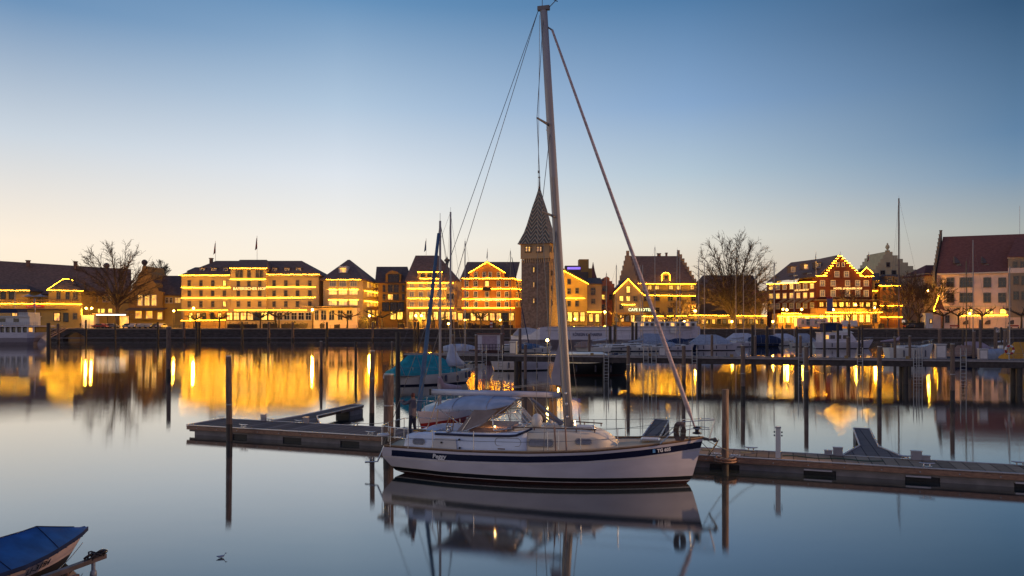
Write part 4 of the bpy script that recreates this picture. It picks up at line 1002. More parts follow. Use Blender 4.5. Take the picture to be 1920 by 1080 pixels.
# banner, signs
o = thing('banner_flag', 'tall blue banner with red top hanging before the red hotel', 'banner', (gx(1561, 222), 222, QZ))
MB().tube([(gx(1561.5, 222), 222, QZ), (gx(1561.5, 222), 222, gz(553, 222))], .06, 6).build('pole', galv, o)
MB().bx((gx(1550, 222), 221.97, gz(584, 222)), (gx(1561, 222), 222.0, gz(556, 222))).build('cloth', mat('blue_banner', (.10, .10, .22), .8, .1), o)
MB().bx((gx(1550, 222), 221.95, gz(560, 222)), (gx(1561, 222), 222.02, gz(556, 222))).build('top_band', crd, o)
for x0, lab in ((1577, 'pale blank board on posts, left of a pair before the restaurant'), (1594, 'pale blank board on posts, right of a pair before the restaurant')):
    o = thing('info_board', lab, 'board', (gx(x0 + 6, 220.5), 220.5, QZ), 0, 'information boards before the restaurant')
    MB().bx((gx(x0, 220.5), 220.4, gz(612, 220.5)), (gx(x0 + 13.5, 220.5), 220.55, gz(600.5, 220.5))).build('panel', white, o)
    m = MB()
    for x in (x0 + 1, x0 + 12): m.bx((gx(x, 220.5), 220.56, QZ), (gx(x, 220.5) + .12, 220.7, gz(602, 220.5)))
    m.build('posts', iron, o)
o = thing('service_van', 'white food trailer with serving windows before the red hotel', 'trailer', (gx(1522, 222), 222, QZ))
MB().bx((gx(1494, 222), 222, QZ + .4), (gx(1552, 222), 224.3, gz(597, 222))).build('body', wpk, o)
for x, w_ in ((1505, 5), (1515, 7), (1530, 5), (1543, 8)): win(o, front(222), x, 604, w_, 6 if x != 1515 else 10, 'df')
m = MB()
for x in (1500, 1546): m.tube([(gx(x, 222), 222.1, QZ + .35), (gx(x, 222), 222.4, QZ + .35)], .35, 10)
m.build('wheels', black, o)
o = thing('info_pillar', 'red and white striped marker pole in front of the orange hotel', 'marker', (gx(921, 219.5), 219.5, QZ))
for k in range(5): MB().bx((gx(919, 219.5), 219.4, gz(617 - k * 3.2, 219.5)), (gx(923.5, 219.5), 219.8, gz(614 - k * 3.2, 219.5))).build('panel', white if k % 2 else crd, o)
flag(404, 452, 492, 250, flagdk, 'flagpole with dark flag on the left of the cream hotel roof'); flag(482, 442, 489, 250, flagdk, 'tallest flagpole rising from the middle of the cream hotel roof', hpx=22)
flag(799, 447, 480, 250, flagbl, 'flagpole on the mansard roof'); flag(914, 466, 492, 248, flagbl, 'short flagpole on the orange hotel gable', 2, 14)
flag(1530, 472, 520, 234, flagbl, 'flagpole at the left corner of the red hotel gable', 2, 14); flag(1629, 472, 500, 240, flagdk, 'flagpole right of the red hotel gable', 3, 14); flag(1576, 472, 482, 238, None, 'thin aerial on the tip of the red hotel gable')
# lawn strip and seats at the right
m = MB(); a = gx(1700, QY); m.add([(a, QY + 1, QZ + .01), (a + 60, QY + 1, QZ + .01), (a + 60, QY + 6, QZ + .012), (a, QY + 6, QZ + .012)], [(0, 1, 2, 3)])
tag(m.build('lawn', mat('grass_strip', (.05, .055, .015), .9, .4, 2)), kind='structure')
for x, lab in ((1790, 'red bench on the quay left of the lifebuoy'), (1903, 'red bench at the right edge of the quay')):
    o = thing('park_bench', lab, 'bench', (gx(x, 221), 221, QZ), 0, 'red benches on the quay')
    MB().box((gx(x, 221), 221, QZ + .45), (2.6, .45, .08)).build('seat', crd, o); MB().box((gx(x, 221), 221.25, QZ + .8), (2.6, .06, .4)).build('backrest', crd, o)
    for s_ in (-1, 1): MB().box((gx(x, 221) + s_ * 1.1, 221, QZ + .21), (.08, .42, .4)).build('leg', iron, o)
# ================================================================ PEOPLE
def person(label, loc, rz, pts, rad, edges, cats, jacket, trousers, skin, hair, scale=1, zj=(0.86, 1.52)):
    """joints (m, standing figure facing +x) -> one skinned body, with clothes by height"""
    me = bpy.data.meshes.new('person'); me.from_pydata([Vector(p) * scale for p in pts], edges, [])
    t = bpy.data.objects.new('person', me); col.objects.link(t)
    sk = t.modifiers.new('s', 'SKIN'); 
    for i, r in enumerate(rad): me.skin_vertices[0].data[i].radius = (r[0] * scale, r[1] * scale)
    me.skin_vertices[0].data[0].use_root = True
    t.modifiers.new('u', 'SUBSURF').levels = 1
    bpy.context.view_layer.update()
    m2 = bpy.data.meshes.new_from_object(t.evaluated_get(bpy.context.evaluated_depsgraph_get())); bpy.data.objects.remove(t)
    for x in (jacket, trousers, skin, hair, black): m2.materials.append(x)
    for f in m2.polygons:
        c = f.center / scale; f.use_smooth = True
        hand = min((c - Vector(pts[i])).length for i in cats) < .085
        f.material_index = 4 if c.z < .09 else 1 if c.z < zj[0] else 0 if (c.z < zj[1] and not hand) else 2
        if c.z > 1.56 and (c.x < .03 or c.z > 1.72): f.material_index = 3
    o = bpy.data.objects.new('person', m2); col.objects.link(o); o.location = loc; o.rotation_euler.z = rz
    return tag(o, label, 'person')
skinm = mat('skin', (.42, .22, .15), .6, .05); hairm = mat('auburn_hair', (.10, .03, .025), .8, .2)
jk = mat('grey_jacket', (.13, .11, .13), .85, .15); jk2 = mat('dark_coat', (.03, .03, .04), .85, .15); tr = mat('dark_trousers', (.02, .024, .045), .85, .15)
PT = [(0, 0, .92), (0, 0, 1.12), (0, 0, 1.36), (.01, 0, 1.50), (.02, 0, 1.60), (.04, 0, 1.73),
      (.0, .17, 1.42), (.0, -.17, 1.42), (.0, .24, 1.17), (.0, -.24, 1.17), (.10, .25, .93), (.10, -.25, .93), (.13, .25, .84), (.13, -.25, .84),
      (0, .10, .86), (0, -.10, .86), (.03, .11, .48), (.03, -.11, .48), (-.02, .11, .08), (-.02, -.11, .08), (.15, .12, .04), (.15, -.12, .04)]
RD = [(.14, .15), (.13, .15), (.15, .17), (.06, .06), (.085, .08), (.10, .085), (.075, .075), (.075, .075), (.052, .052), (.052, .052), (.038, .038), (.038, .038), (.042, .03), (.042, .03),
      (.10, .095), (.10, .095), (.062, .062), (.062, .062), (.042, .042), (.042, .042), (.04, .035), (.04, .035)]
ED = [(0, 1), (1, 2), (2, 3), (3, 4), (4, 5), (2, 6), (2, 7), (6, 8), (7, 9), (8, 10), (9, 11), (10, 12), (11, 13), (0, 14), (0, 15), (14, 16), (15, 17), (16, 18), (17, 19), (18, 20), (19, 21)]
for px, Y, lab in ((151, 225, 'person in a dark coat standing by the station kiosk'), (886, 219.3, 'person in a dark coat at the quay edge, left of two'), (891.5, 219.4, 'person in a dark coat at the quay edge, right of two')):
    person(lab, (gx(px, Y), Y, QZ), R(-70), PT, RD, ED, (12, 13), jk2, tr, skinm, hairm)
# ================================================================ JETTY
J0, J1 = Vector((gx(757, 75.1), 75.1)), Vector((62, 56.6)); jd = (J1 - J0).normalized(); jn = Vector((jd.y, -jd.x)); ja = math.atan2(jd.y, jd.x); JL = (J1 - J0).length
def jp(s_, t_, z): q = J0 + jd * s_ - jn * t_; return Vector((q.x, q.y, z))
def jpx(px):    # distance along the jetty seen at column px
    k = (px - 960) / F; return (k * J0.y - J0.x) / (jd.x - k * jd.y)
b = thing('wooden_jetty', 'long dark wooden jetty on piles running across the harbour', 'jetty', (J0.x, J0.y, 0), 0)
b.rotation_euler.z = 0
m = MB(); c_ = jp(JL / 2, .9, 2.11); m.box(c_, (JL, 1.9, .08), 0, ja); m.build('deck', plank, b)
m = MB(); m.box(jp(JL / 2, .0, 2.05), (JL, .12, .12), 0, ja); m.build('edge_rail', mat('bleached_rail', (.30, .27, .28), .8, .2), b)
m = MB(); m.box(jp(JL / 2, .12, 1.77), (JL, .2, .56), 0, ja); m.build('beam', mat('dark_beam', (.05, .04, .04), .8, .4), b)
m = MB(); m.box(jp(JL / 2, 1.6, 1.77), (JL, .2, .56), 0, ja); m.build('beam', M['dark_beam'], b)
for k in range(9):
    s_ = 3 + k * 8.6
    for t_ in (.35, 1.5):
        p = jp(s_, t_, 0); MB().tube([(p.x, p.y, -1), (p.x, p.y, 2.0)], .24, 8).build('support_pile', wooddk, b)
for px in (905, 935, 1133, 1207, 1222, 1298, 1497, 1607, 1712, 1718, 1800):
    s_ = jpx(px); m = MB(); w_ = .42
    for s2 in (s_, s_ + w_): m.tube([jp(s2, -.15, -.3), jp(s2, -.15, 3.1)], .04, 5)
    for k in range(9): m.tube([jp(s_, -.15, .1 + k * .3), jp(s_ + w_, -.15, .1 + k * .3)], .03, 4)
    m.build('ladder', galv, b)
for px in (1110, 1219, 1283, 1372, 1485, 1587, 1702, 1808):
    s_ = jpx(px); MB().box(jp(s_, .05, 2.27), (.30, .06, .26), 0, ja).build('number_plate', mat('ochre_plate', (.30, .20, .09), .7, .1), b)
def cabinet(px, y0, y1, w_, label, t_=.9):
    s_ = jpx(px); p = jp(s_, t_, 2.15); z1 = H - (y0 - HZ) * p.y / F
    o = thing('power_cabinet', label, 'cabinet', p, ja, 'cabinets on the jetty', local=True)
    m = MB(); c_ = Vector((0, 0, (z1 - 2.15) / 2)); m.box(c_, (w_, .5, z1 - 2.15)); m.build('body', tin, o)
    m = MB(); m.box((0, 0, z1 - 2.15 + .03), (w_ + .08, .58, .05)); m.box((0, -.26, (z1 - 2.15) / 2), (w_ * .8, .02, (z1 - 2.15) * .8)); m.build('door', white, o)
cabinet(1241, 651, 668, .6, 'pale power cabinet on the jetty left of the slanting headsail'); cabinet(1850, 655, 678, .65, 'tall pale power cabinet on the jetty left of the lifebuoy')
cabinet(1773, 646, 668, .8, 'grey power cabinet on the jetty between two white hulls', 1.4); cabinet(957, 641, 662, .7, 'grey cabinet on the jetty right of the white cabin boat', 1.2)
# lamp on the jetty
p = jp(jpx(1024), .6, 2.15); lz = H - (638 - HZ) * p.y / F
o = thing('jetty_lamp', 'bright yellow lamp on a post of the jetty beside the tall mast', 'lamp', p)
MB().tube([p, (p.x, p.y, lz)], .04, 6).build('post', iron, o); MB().ball((p.x, p.y, lz), .13, 0, 8, 6).build('lamp_globe', glow('star_lamp', (1, .72, .22), 45), o)
ld = bpy.data.lights.new('lamp_light', 'POINT'); ld.energy = 260; ld.color = (1, .7, .25); lo = bpy.data.objects.new('lamp_light', ld); col.objects.link(lo); lo.parent = o; lo.location = (0, -.3, lz - 2.15)
p = jp(jpx(1187), .6, 2.15) ; lz = H - (634 - HZ) * 120 / F
# lifebuoy
p = jp(jpx(1895), .3, 2.15); zc = H - (656 - HZ) * p.y / F
o = thing('lifebuoy', 'red and white ring lifebuoy on a post at the right end of the jetty', 'lifebuoy', p)
MB().tube([p, (p.x, p.y + .1, zc + .5)], .04, 6).build('post', galv, o)
for q_ in range(8):
    pts = [Vector((p.x + .33 * math.cos(a), p.y - .05, zc + .33 * math.sin(a))) for a in [(q_ + k / 5) * math.pi / 4 for k in range(6)]]
    MB().tube(pts, .09, 6).build('ring_segment', crd if q_ % 2 == 0 else white, o)
# ================================================================ PILES
def pile(px, yt, D, wpx, label, dark=False, wet=.75, m=None, name='mooring_pile'):
    x = gx(px, D); z1 = H - (yt - HZ) * D / F; r = wpx * D / F / 2
    o = thing(name, label, 'pile', (x, D, 0), 0, 'mooring piles in the harbour')
    MB().tube([(x, D, -1.5), (x, D, 0), (x, D, wet)], r * 1.03, 10).build('wet_base', wooddk, o)
    mm_ = MB(); mm_.tube([(x, D, wet), (x, D, z1 * .6), (x, D, z1 - .02)], [r, r * .98, r * .94], 10); mm_.build('shaft', m or (wooddk if dark else wood), o)
    MB().tube([(x, D, z1 - .02), (x, D, z1 + .03)], r * 1.0, 10).build('cap', wooddk if dark else galv, o)
    if D < 60:
        zb = wet + (z1 - wet) * (.28 + .3 * ((px * 7) % 10) / 10); MB().tube([(x, D, zb), (x, D, zb + .05)], r * 1.08, 12).build('metal_band', galv, o)
        if D < 48:
            o.rotation_euler = (R(.5), R(.6 if px > 600 else -.3), 0)
for a in ((430, 668, 33.4, 11, 'weathered pile at the left end of the near pontoon'), (697, 658, 37.5, 9.5, 'tall slim pile just left of the thick pile'), (728, 702, 30.8, 19, 'thick pile beside the stern of the white yacht'),
          (316, 613, 72.7, 8, 'lone pile left of the pontoon before the cream hotel'), (602, 640, 72.7, 5, 'thin pile before the right end of the cream hotel'), (667, 641, 78, 5, 'thin pile before the balcony hotel', True),
          (746, 623, 60, 9, 'dark pile just behind the teal covered boat stern', True), (735, 641, 70, 3.5, 'slender pale tipped pile left of the teal covered boat'),
          (893, 628, 57, 6, 'pile standing just right of the teal covered boat'), (849, 628, 90, 6, 'pile behind the teal tarpaulin boat'), (985, 646, 60, 6, 'pile left of the bright jetty lamp'), (940, 626, 100, 5, 'pile beside the white cabin boat'),
          (942, 610, 130, 7, 'tall pile behind the white cabin boat'), (975, 616, 120, 6, 'pile below the left corner of the tower'),
          (1144, 612, 140, 6, 'left of a pair of dark piles near the ferry name', True), (1153, 609, 142, 6, 'right of a pair of dark piles near the ferry name', True), (1186, 605, 140, 5, 'left of a pair of dark piles by the cafe', True), (1193, 605, 142, 5, 'right of a pair of dark piles by the cafe', True),
          (1105, 626, 100, 5, 'short pile beside the black hulled boat'), (1178, 648, 57.5, 6.5, 'pile in front of the jetty, first right of the tall mast'), (1282, 648, 58.5, 7, 'pile in front of the jetty beside the headsail'),
          (1393, 648, 53, 8, 'pile in front of the jetty below the great tree'), (1512, 650, 51.5, 8, 'pile in front of the jetty before the motor yacht stern'), (1649, 650, 52.6, 8, 'pile in front of the jetty right of the motor yacht bow'), (1786, 645, 49.8, 8, 'pile in front of the jetty before the brown covered boats'),
          (1335, 628, 95, 5, 'pile behind the jetty before the grey covered boat'), (1416, 630, 95, 5, 'pile behind the jetty before the pale blue cover'),
          (1411, 610, 150, 5, 'dark pile before the navy covered boat', True), (1438, 611, 150, 5, 'dark pile right of the navy covered boat', True), (1467, 612, 128, 4.5, 'first dark pile of the row before the motor yacht', True), (1494, 612, 128, 4.5, 'second dark pile of the row before the motor yacht', True),
          (1521, 612, 128, 4.5, 'third dark pile of the row, at the motor yacht stern', True), (1546, 608, 128, 4.5, 'dark pile before the motor yacht cabin', True), (1571, 608, 128, 4.5, 'dark pile before the motor yacht foredeck', True), (1592, 608, 125, 5, 'thick dark pile at the motor yacht foredeck', True), (1611, 612, 128, 4, 'left of two dark piles at the motor yacht bow', True), (1617, 610, 130, 4, 'right of two dark piles at the motor yacht bow', True),
          (1501, 630, 90, 5, 'pile behind the jetty with pale side'), (1590, 632, 90, 6, 'pile behind the jetty below the motor yacht bow'), (1678, 632, 80, 5, 'pile behind the jetty at the stern of the big masted boat'), (1706, 630, 80, 5, 'pile in front of the big masted boat hull'),
          (1762, 617, 100, 6, 'pale pile right of the big masted boat'), (1806, 618, 100, 4, 'dark thin pile before the right quay wall', True), (1826, 621, 95, 6, 'pale pile among the brown covered boats'), (1838, 600, 110, 5, 'tall pale pile before the dark pollard tree'),
          (1866, 614, 110, 5, 'pale pile under the number board'), (1884, 620, 100, 5, 'pale pile left of the yellow covered boat'), (1890, 612, 120, 4, 'slim pile left of the yellow covered boat'), (1877, 614, 130, 4, 'slim dark pile behind the number board', True)):
    pile(*a)
# ================================================================ BOATS
def hullmesh(Lh, B, sheer, x0, x1, zs, mats, flare, plan=None, n=26, deckm=None, skinz=None):
    """rings across stations; zs = list of z-levels as functions of the sheer; mats per band"""
    def lerp(tb, z):
        for (a, va), (b, vb) in zip(tb, tb[1:]):
            if z <= b: return va + (vb - va) * max(0, (z - a)) / (b - a)
        return tb[-1][1]
    rings = []
    for i in range(n + 1):
        t = i / n; t = t ** .9 if False else t
        xs = Lh * t; sh = lerp(sheer, t)
        lv = [z(sh) for z in zs]
        side = []
        for z in lv:
            x = lerp(x0, z) + (lerp(x1, z) - lerp(x0, z)) * t
            hb = B * plan(t) * flare(z / sh if z > 0 else z, t)
            side.append((x, hb, z))
        rings.append([Vector((x, -h_, z)) for x, h_, z in side[::-1]] + [Vector((x, h_, z)) for x, h_, z in side])
    m = MB(); k = len(zs)
    mt = list(mats[::-1]) + [mats[0]] + list(mats)     # k-1 bands each side + keel + deck edge
    full = [mats[k - 2 - j] for j in range(k - 1)] + [mats[0]] + [mats[j] for j in range(k - 1)] + [0]
    # hull skin
    m.loft(rings, closed=False, caps=False, mats=full)
    # transom
    m.add(rings[0], [tuple(range(len(rings[0]) - 1, -1, -1))], mats[k - 2])
    return m, rings
def plan_std(t): return (.62 + .38 * math.sin(min(1, t / .45) * math.pi / 2)) if t < .45 else max(.015, math.cos((t - .45) / .55 * math.pi / 2) ** .75)
def flare_std(f, t):
    if f <= 0: return max(.05, .80 + f * 1.0 - .25 * t * t)
    return (.80 - .25 * t * t) + (.20 + .25 * t * t) * min(1, f) ** .7
def deckmesh(rings, drop, m, mi=0, inset=.04):
    a = [r[0] + Vector((0, inset, -drop)) for r in rings]; b_ = [r[-1] + Vector((0, -inset, -drop)) for r in rings]
    n = len(rings); mid = [(p + q) / 2 + Vector((0, 0, .04)) for p, q in zip(a, b_)]
    m.add(a + mid + b_, [f for i in range(n - 1) for f in ((i, i + 1, n + i + 1, n + i), (n + i, n + i + 1, 2 * n + i + 1, 2 * n + i))], mi, True)
def genboat(name, label, px, D, Lm, rz, hullm=gel, bottom=black, fb=1.0, beam=None, cabin=True, cabinm=gelw, cover=None, stripe=None, mast=None, boom=None, fore=None, cov2=None, group='boats moored in the harbour', cat='sailing boat', mastm=alu, windows=True, rake=0, pulpit=True, covspan=(.1, .85), covz=1.0, mr=.075, spread=True, low=.12):
    """origin amidships at the waterline, bow towards local +x"""
    o = thing(name, label, cat, (gx(px, D), D, 0), R(rz), group, local=True)
    Bm = (beam or Lm * .3) / 2; h = Lm / 2
    sheer = [(0, fb), (.4, fb * .95), (.75, fb * 1.1), (1, fb * 1.35)]
    x0 = [(-.5, -h * .7), (0, -h * .9), (fb, -h)]; x1 = [(-.5, h * .7), (0, h * .84), (fb, h * .97), (fb * 1.4, h)]
    zs = [lambda s: -.35, lambda s: 0.05, lambda s: low, lambda s: max(low + .02, s * .68), lambda s: s * .84, lambda s: s]
    mats = [1, 1, 0, 2 if stripe else 0, 0]
    m, rg = hullmesh(Lm, Bm, sheer, x0, x1, zs, mats, flare_std, plan_std, 16)
    m.build('hull', [hullm, bottom, stripe or hullm], o)
    m = MB(); deckmesh(rg, .02, m); m.build('deck', gelw, o)
    if cabin:
        m = MB(); rr = []
        for t, w_, z in ((-.28, .9, .05), (-.26, .95, .5), (.05, .95, .52), (.22, .85, .45), (.36, .6, .12), (.40, .5, 0)):
            w2 = Bm * .62 * w_; z0 = fb * .93; z = z * max(.8, Lm / 9) * .95
            rr.append([Vector((t * Lm, -w2, z0)), Vector((t * Lm, -w2 * .9, z0 + z)), Vector((t * Lm, 0, z0 + z * 1.12)), Vector((t * Lm, w2 * .9, z0 + z)), Vector((t * Lm, w2, z0))])
        m.loft(rr, closed=False, caps=True); m.build('cabin', cabinm, o)
        if windows:
            for sy in (-1, 1):
                m = MB(); m.box((-.02 * Lm, sy * (Bm * .62 * .93 + .01), fb * .93 + .27 * max(.8, Lm / 9)), (Lm * .26, .03, .13)); m.build('cabin_window', glassd, o)
    if cover:
        cm, kind = cover; a, c_ = covspan[0] * Lm - h, covspan[1] * Lm - h
        m = MB(); rr = []
        N_ = 9
        for i in range(N_):
            t = i / (N_ - 1); x = a + (c_ - a) * t
            if kind == 'tent': z = fb + (.35 + 1.3 * min(1, t * 4) * min(1, (1 - t) * 3.0)) * covz; w2 = Bm * (.95 if t < .7 else .95 - (t - .7) * 1.6)
            else: z = fb + .75 * covz * math.sin(math.pi * (.12 + .8 * t)) ** .5; w2 = Bm * (1.02 if t < .6 else 1.02 - (t - .6) * 1.5)
            w_ = .05 * math.sin(i * 2.4)
            if kind == 'tent':
                rr.append([Vector((x, -w2, fb * .9 + w_ * .5)), Vector((x, -w2 * .96, fb + .12)), Vector((x, -w2 * .5, (fb + z) / 2 + .12 - abs(w_))), Vector((x, 0, z)), Vector((x, w2 * .5, (fb + z) / 2 + .12)), Vector((x, w2 * .96, fb + .12)), Vector((x, w2, fb * .9))]); continue
            rr.append([Vector((x, -w2, fb * (.78 if kind != 'tent' else .95) + w_)), Vector((x, -w2 * (.97 if kind != 'tent' else .9), (fb + z) / 2 + w_ * .5)), Vector((x, -w2 * .35, z - .12 - w_)), Vector((x, 0, z + (w_ if kind == 'tent' else 0))), Vector((x, w2 * .35, z - .12)), Vector((x, w2 * .9, (fb + z) / 2)), Vector((x, w2, fb * .85))])
        m.loft(rr, closed=False, caps=True, smooth=kind != 'tent')
        for k_ in range(1, N_ - 1, 2): m.tube([v + Vector((0, 0, .02)) for v in rr[k_]], .022, 4, 1, cap=False)
        for v in (0, -1): m.tube([r_[v] + Vector((0, .03 if v else -.03, .01)) for r_ in rr], .02, 4, 1, cap=False)
        m.build('cover', [cm, tin], o)
    if mast:
        mx, pyt = mast; zt = H - (pyt - HZ) * D / F; xm = mx * Lm - h; foot = fb * .9 + .3
        top = Vector((xm - rake * zt, 0, zt)); ft = Vector((xm, 0, foot))
        MB().tube([ft, top], [mr, mr * .8], 8).build('mast', mastm, o)
        if spread:
            m = MB(); zz = ft.lerp(top, .55); m.tube([zz + Vector((-.1, -Bm * .55, .03)), zz, zz + Vector((-.1, Bm * .55, .03))], .025, 5); m.build('spreader', mastm, o)
        m = MB()
        for sy in (-1, 1):
            m.tube([top, zz + Vector((-.1, sy * Bm * .55, .03)) if spread else ft.lerp(top, .5), Vector((xm, sy * Bm * .92, fb))], .012, 3)
        m.tube([top, Vector((-h, 0, fb))], .012, 3); m.tube([top, Vector((h * .97, 0, fb * 1.35))], .012, 3)
        m.tube([top, top + Vector((0, 0, .4))], .012, 3)
        m.build('rigging', wire, o)
        if boom:
            m = MB(); m.tube([Vector((xm, 0, foot + .75)), Vector((xm - Lm * .38, 0, foot + .68))], .06, 6); m.build('boom', mastm, o)
            if boom is not True:
                m = MB(); pts = [Vector((xm + .1, 0, foot + 1.5)), Vector((xm - .15, 0, foot + 1.0)), Vector((xm - Lm * .15, 0, foot + .88)), Vector((xm - Lm * .38, 0, foot + .74))]
                m.tube(pts, [.09, .22, .19, .1], 8); m.build('sail_cover', boom, o)
    if fore and mast:
        fm, fr = fore; m = MB(); a = Vector((h * .95, 0, fb * 1.3)); m.tube([a, a.lerp(top, .93)], [fr, fr * .6], 7); m.build('furled_headsail', fm, o)
    if cat != 'pier' and Lm > 5.5:
        for t_ in (-.45, .05, .45):
            MB().tube([(h * t_, -Bm * 1.04, fb * .3), (h * t_, -Bm * 1.05, fb * .75), (h * t_, -Bm * 1.02, fb * .85)], [.09, .1, .03], 6).build('fender', navy if t_ else white, o)
    if pulpit:
        m = MB(); z1 = fb * 1.35 + .5
        m.tube([(h * .7, -Bm * .55, fb * 1.2 + .5), (h * .98, -.15, z1), (h * .98, .15, z1), (h * .7, Bm * .55, fb * 1.2 + .5)], .018, 5)
        for x, y in ((h * .7, -Bm * .55), (h * .9, -.2), (h * .9, .2), (h * .7, Bm * .55)): m.tube([(x, y, fb * 1.15), (x, y, fb * 1.3 + .45)], .015, 4)
        m.build('pulpit', steel, o)
        m = MB()
        for sy in (-1, 1):
            for zz_ in (.3, .55): m.tube([(-h * .95, sy * Bm * .62, fb + zz_), (0, sy * Bm * .98, fb + zz_), (h * .7, sy * Bm * .55, fb * 1.2 + zz_)], .01, 3)
            for t in (-.9, -.6, -.3, 0, .3, .5): m.tube([(h * t, sy * Bm * (.98 if abs(t) < .5 else .8), fb * .95), (h * t, sy * Bm * (.98 if abs(t) < .5 else .8), fb + .57)], .014, 4)
        m.build('guard_rails', steel, o)
    return o
# ---- near background boats
tb = genboat('covered_sailing_boat', 'white sailing boat under a teal tarpaulin behind the pontoon pile', 812, 64, 7.4, 28, gelw, navy, .95, 2.7, cover=(teal, 'tent'), mast=(.72, 395), boom=None, covspan=(-.02, .83), covz=.95, stripe=None, mr=.1)
m = MB(); rr = []     # pale canvas hanging off the stern and boot around the mast
for i in range(7):
    a = math.pi * i / 6; rr.append([Vector((-3.95 - .25 * math.sin(a), 1.0 * math.cos(a), 1.0)), Vector((-4.1 - .2 * math.sin(a), .9 * math.cos(a), .62)), Vector((-3.95, .55 * math.cos(a), .28))])
m.loft(rr, closed=False, caps=False); m.build('stern_canvas', cloth, tb)
m = MB(); m.loft([[Vector((1.63 + r * math.cos(q * math.pi / 3) * (2.2 if math.cos(q * math.pi / 3) > 0 else 1), r * math.sin(q * math.pi / 3), z)) for q in range(6)] for r, z in ((.75, 1.5), (.42, 2.1), (.2, 2.9), (.12, 3.4))], smooth=True); m.build('mast_canvas', cloth, tb)
for x, y, z in ((.6, -1.3, .75), (2.6, -1.0, .95), (3.0, -.8, 1.0)):
    MB().tube([(x, y - .12, z - .45), (x, y - .14, z), (x, y - .12, z + .1)], [.12, .13, .04], 7).build('fender', navy, tb)
rb = genboat('red_sailing_boat', 'white and red hulled sailing boat with blue furled headsail behind the white yacht', 842, 38.9, 6.9, -109, gel, redp, .78, 2.3, cabinm=gelw, stripe=None, mast=(.62, 418), boom=lilac, fore=(bluec, .13), mr=.075, low=.42)
rb.location = (-3.4, 38.9, 0)
bb_ = genboat('black_hulled_boat', 'black hulled cabin boat with white wheelhouse beyond the jetty', 1112, 75, 7.5, -4, black, dkred, 1.25, 2.6, cabin=False, pulpit=True, cat='motor boat')
m = MB(); m.loft([[Vector((x, -y, 1.2)), Vector((x + .05, -y * .95, 2.05 + (.1 if x < 1 else -.2))), Vector((x, 0, 2.2 + (.1 if x < 1 else -.25))), Vector((x + .05, y * .95, 2.05 + (.1 if x < 1 else -.2))), Vector((x, y, 1.2))] for x, y in ((-3.2, 1.0), (-1.5, 1.1), (.9, 1.05), (1.7, .9))], closed=False, smooth=False); m.build('wheelhouse', gelw, bb_)
for k in range(4): MB().box((-2.6 + k * 1.05, -1.06, 1.8), (.62, .05, .4)).build('cabin_window', glassd, bb_)
MB().tube([(2.2, 0, 1.3), (2.2, 0, 2.2)], .3, 8).build('canvas_stack', navyc, bb_)
genboat('white_hulled_boat', 'plain white hulled boat seen low behind the jetty left of the bright lamp', 978, 82, 6.8, 6, gel, black, 1.15, 2.4, cabin=True, group='boats moored in the harbour')
# ---- white cabin barge
D = 112; b = thing('work_barge', 'boxy white cabin barge with red base and railing', 'barge', (gx(912, D), D, 0), R(0), 'boats moored in the harbour')
m = MB(); m.bx((gx(880, D), D - 1.5, -.3), (gx(945, D), D + 2, gz(657, D) + .1)); m.build('hull', dkred, b)
m = MB(); m.bx((gx(895, D), D - .8, gz(656, D)), (gx(940, D), D + 1.6, gz(627, D))); m.build('cabin', gel, b)
m = MB(); m.bx((gx(894, D), D - 1, gz(627, D)), (gx(946, D), D + 1.8, gz(625, D))); m.build('roof', roofr, b)
m = MB(); m.bx((gx(904, D), D - .83, gz(655, D)), (gx(932, D), D - .80, gz(629, D))); m.build('door_panel', lilac, b)
m = MB()
for k in range(9): x = gx(896 + k * 5.6, D); m.tube([(x, D - 1.3, gz(657, D)), (x, D - 1.3, gz(645, D))], .03, 4)
for y in (645, 651): m.tube([(gx(896, D), D - 1.3, gz(y, D)), (gx(941, D), D - 1.3, gz(y, D))], .03, 4)
m.build('railing', iron, b)
# ---- boats beyond the jetty, left to right
gb = genboat
gb('covered_boat', 'small boat under a pale blue wavy tarpaulin left of the barge', 862, 118, 5.2, 5, gelw, black, .9, cover=(cloth, 'low'), pulpit=False, cat='covered boat', covspan=(0, 1), covz=1.3)
gb('grey_yacht', 'cluttered small yacht with dark bow frame behind the teal boat', 872, 98, 6.0, -8, gelw, black, .8, cover=(tan, 'low'), mast=(.5, 452), covspan=(.1, .8))
gb('tall_thin_masted_yacht', 'yacht with thin dark mast in front of the tower left edge', 953, 135, 8, 4, gelw, black, .9, mast=(.55, 470), mastm=aludk, fore=(navyc, .1))
gb('small_cruiser', 'small cabin cruiser with sloping windscreen under the ferry name', 1112, 132, 6.6, 178, gelw, navy, .9, cover=(tan, 'tent'), covspan=(.5, 1.0), covz=.6, cat='motor boat')
gb('white_yacht_with_navy_line', 'white yacht with navy line and thin mast left of the cafe', 1160, 136, 8.5, 3, gelw, black, .85, stripe=navy, mast=(.45, 497), mastm=aludk)
gb('small_white_yacht', 'small white yacht with slim pale mast below the brown house', 1137, 140, 7, 3, gelw, black, .85, mast=(.5, 512), boom=cloth, mastm=alu)
gb('pale_sailing_yacht', 'white yacht with pale mast and bare boom below the cafe', 1190, 140, 9, 4, gel, black, .9, stripe=navy, mast=(.62, 497), boom=True)
gb('grey_covered_yacht', 'yacht under a grey blue tent cover left of the slanting headsail', 1228, 143, 10.6, 3, gelw, navy, 1.15, cover=(cloth2, 'tent'), stripe=navy, mast=(.5, 463), covspan=(.12, .8), covz=1.2)
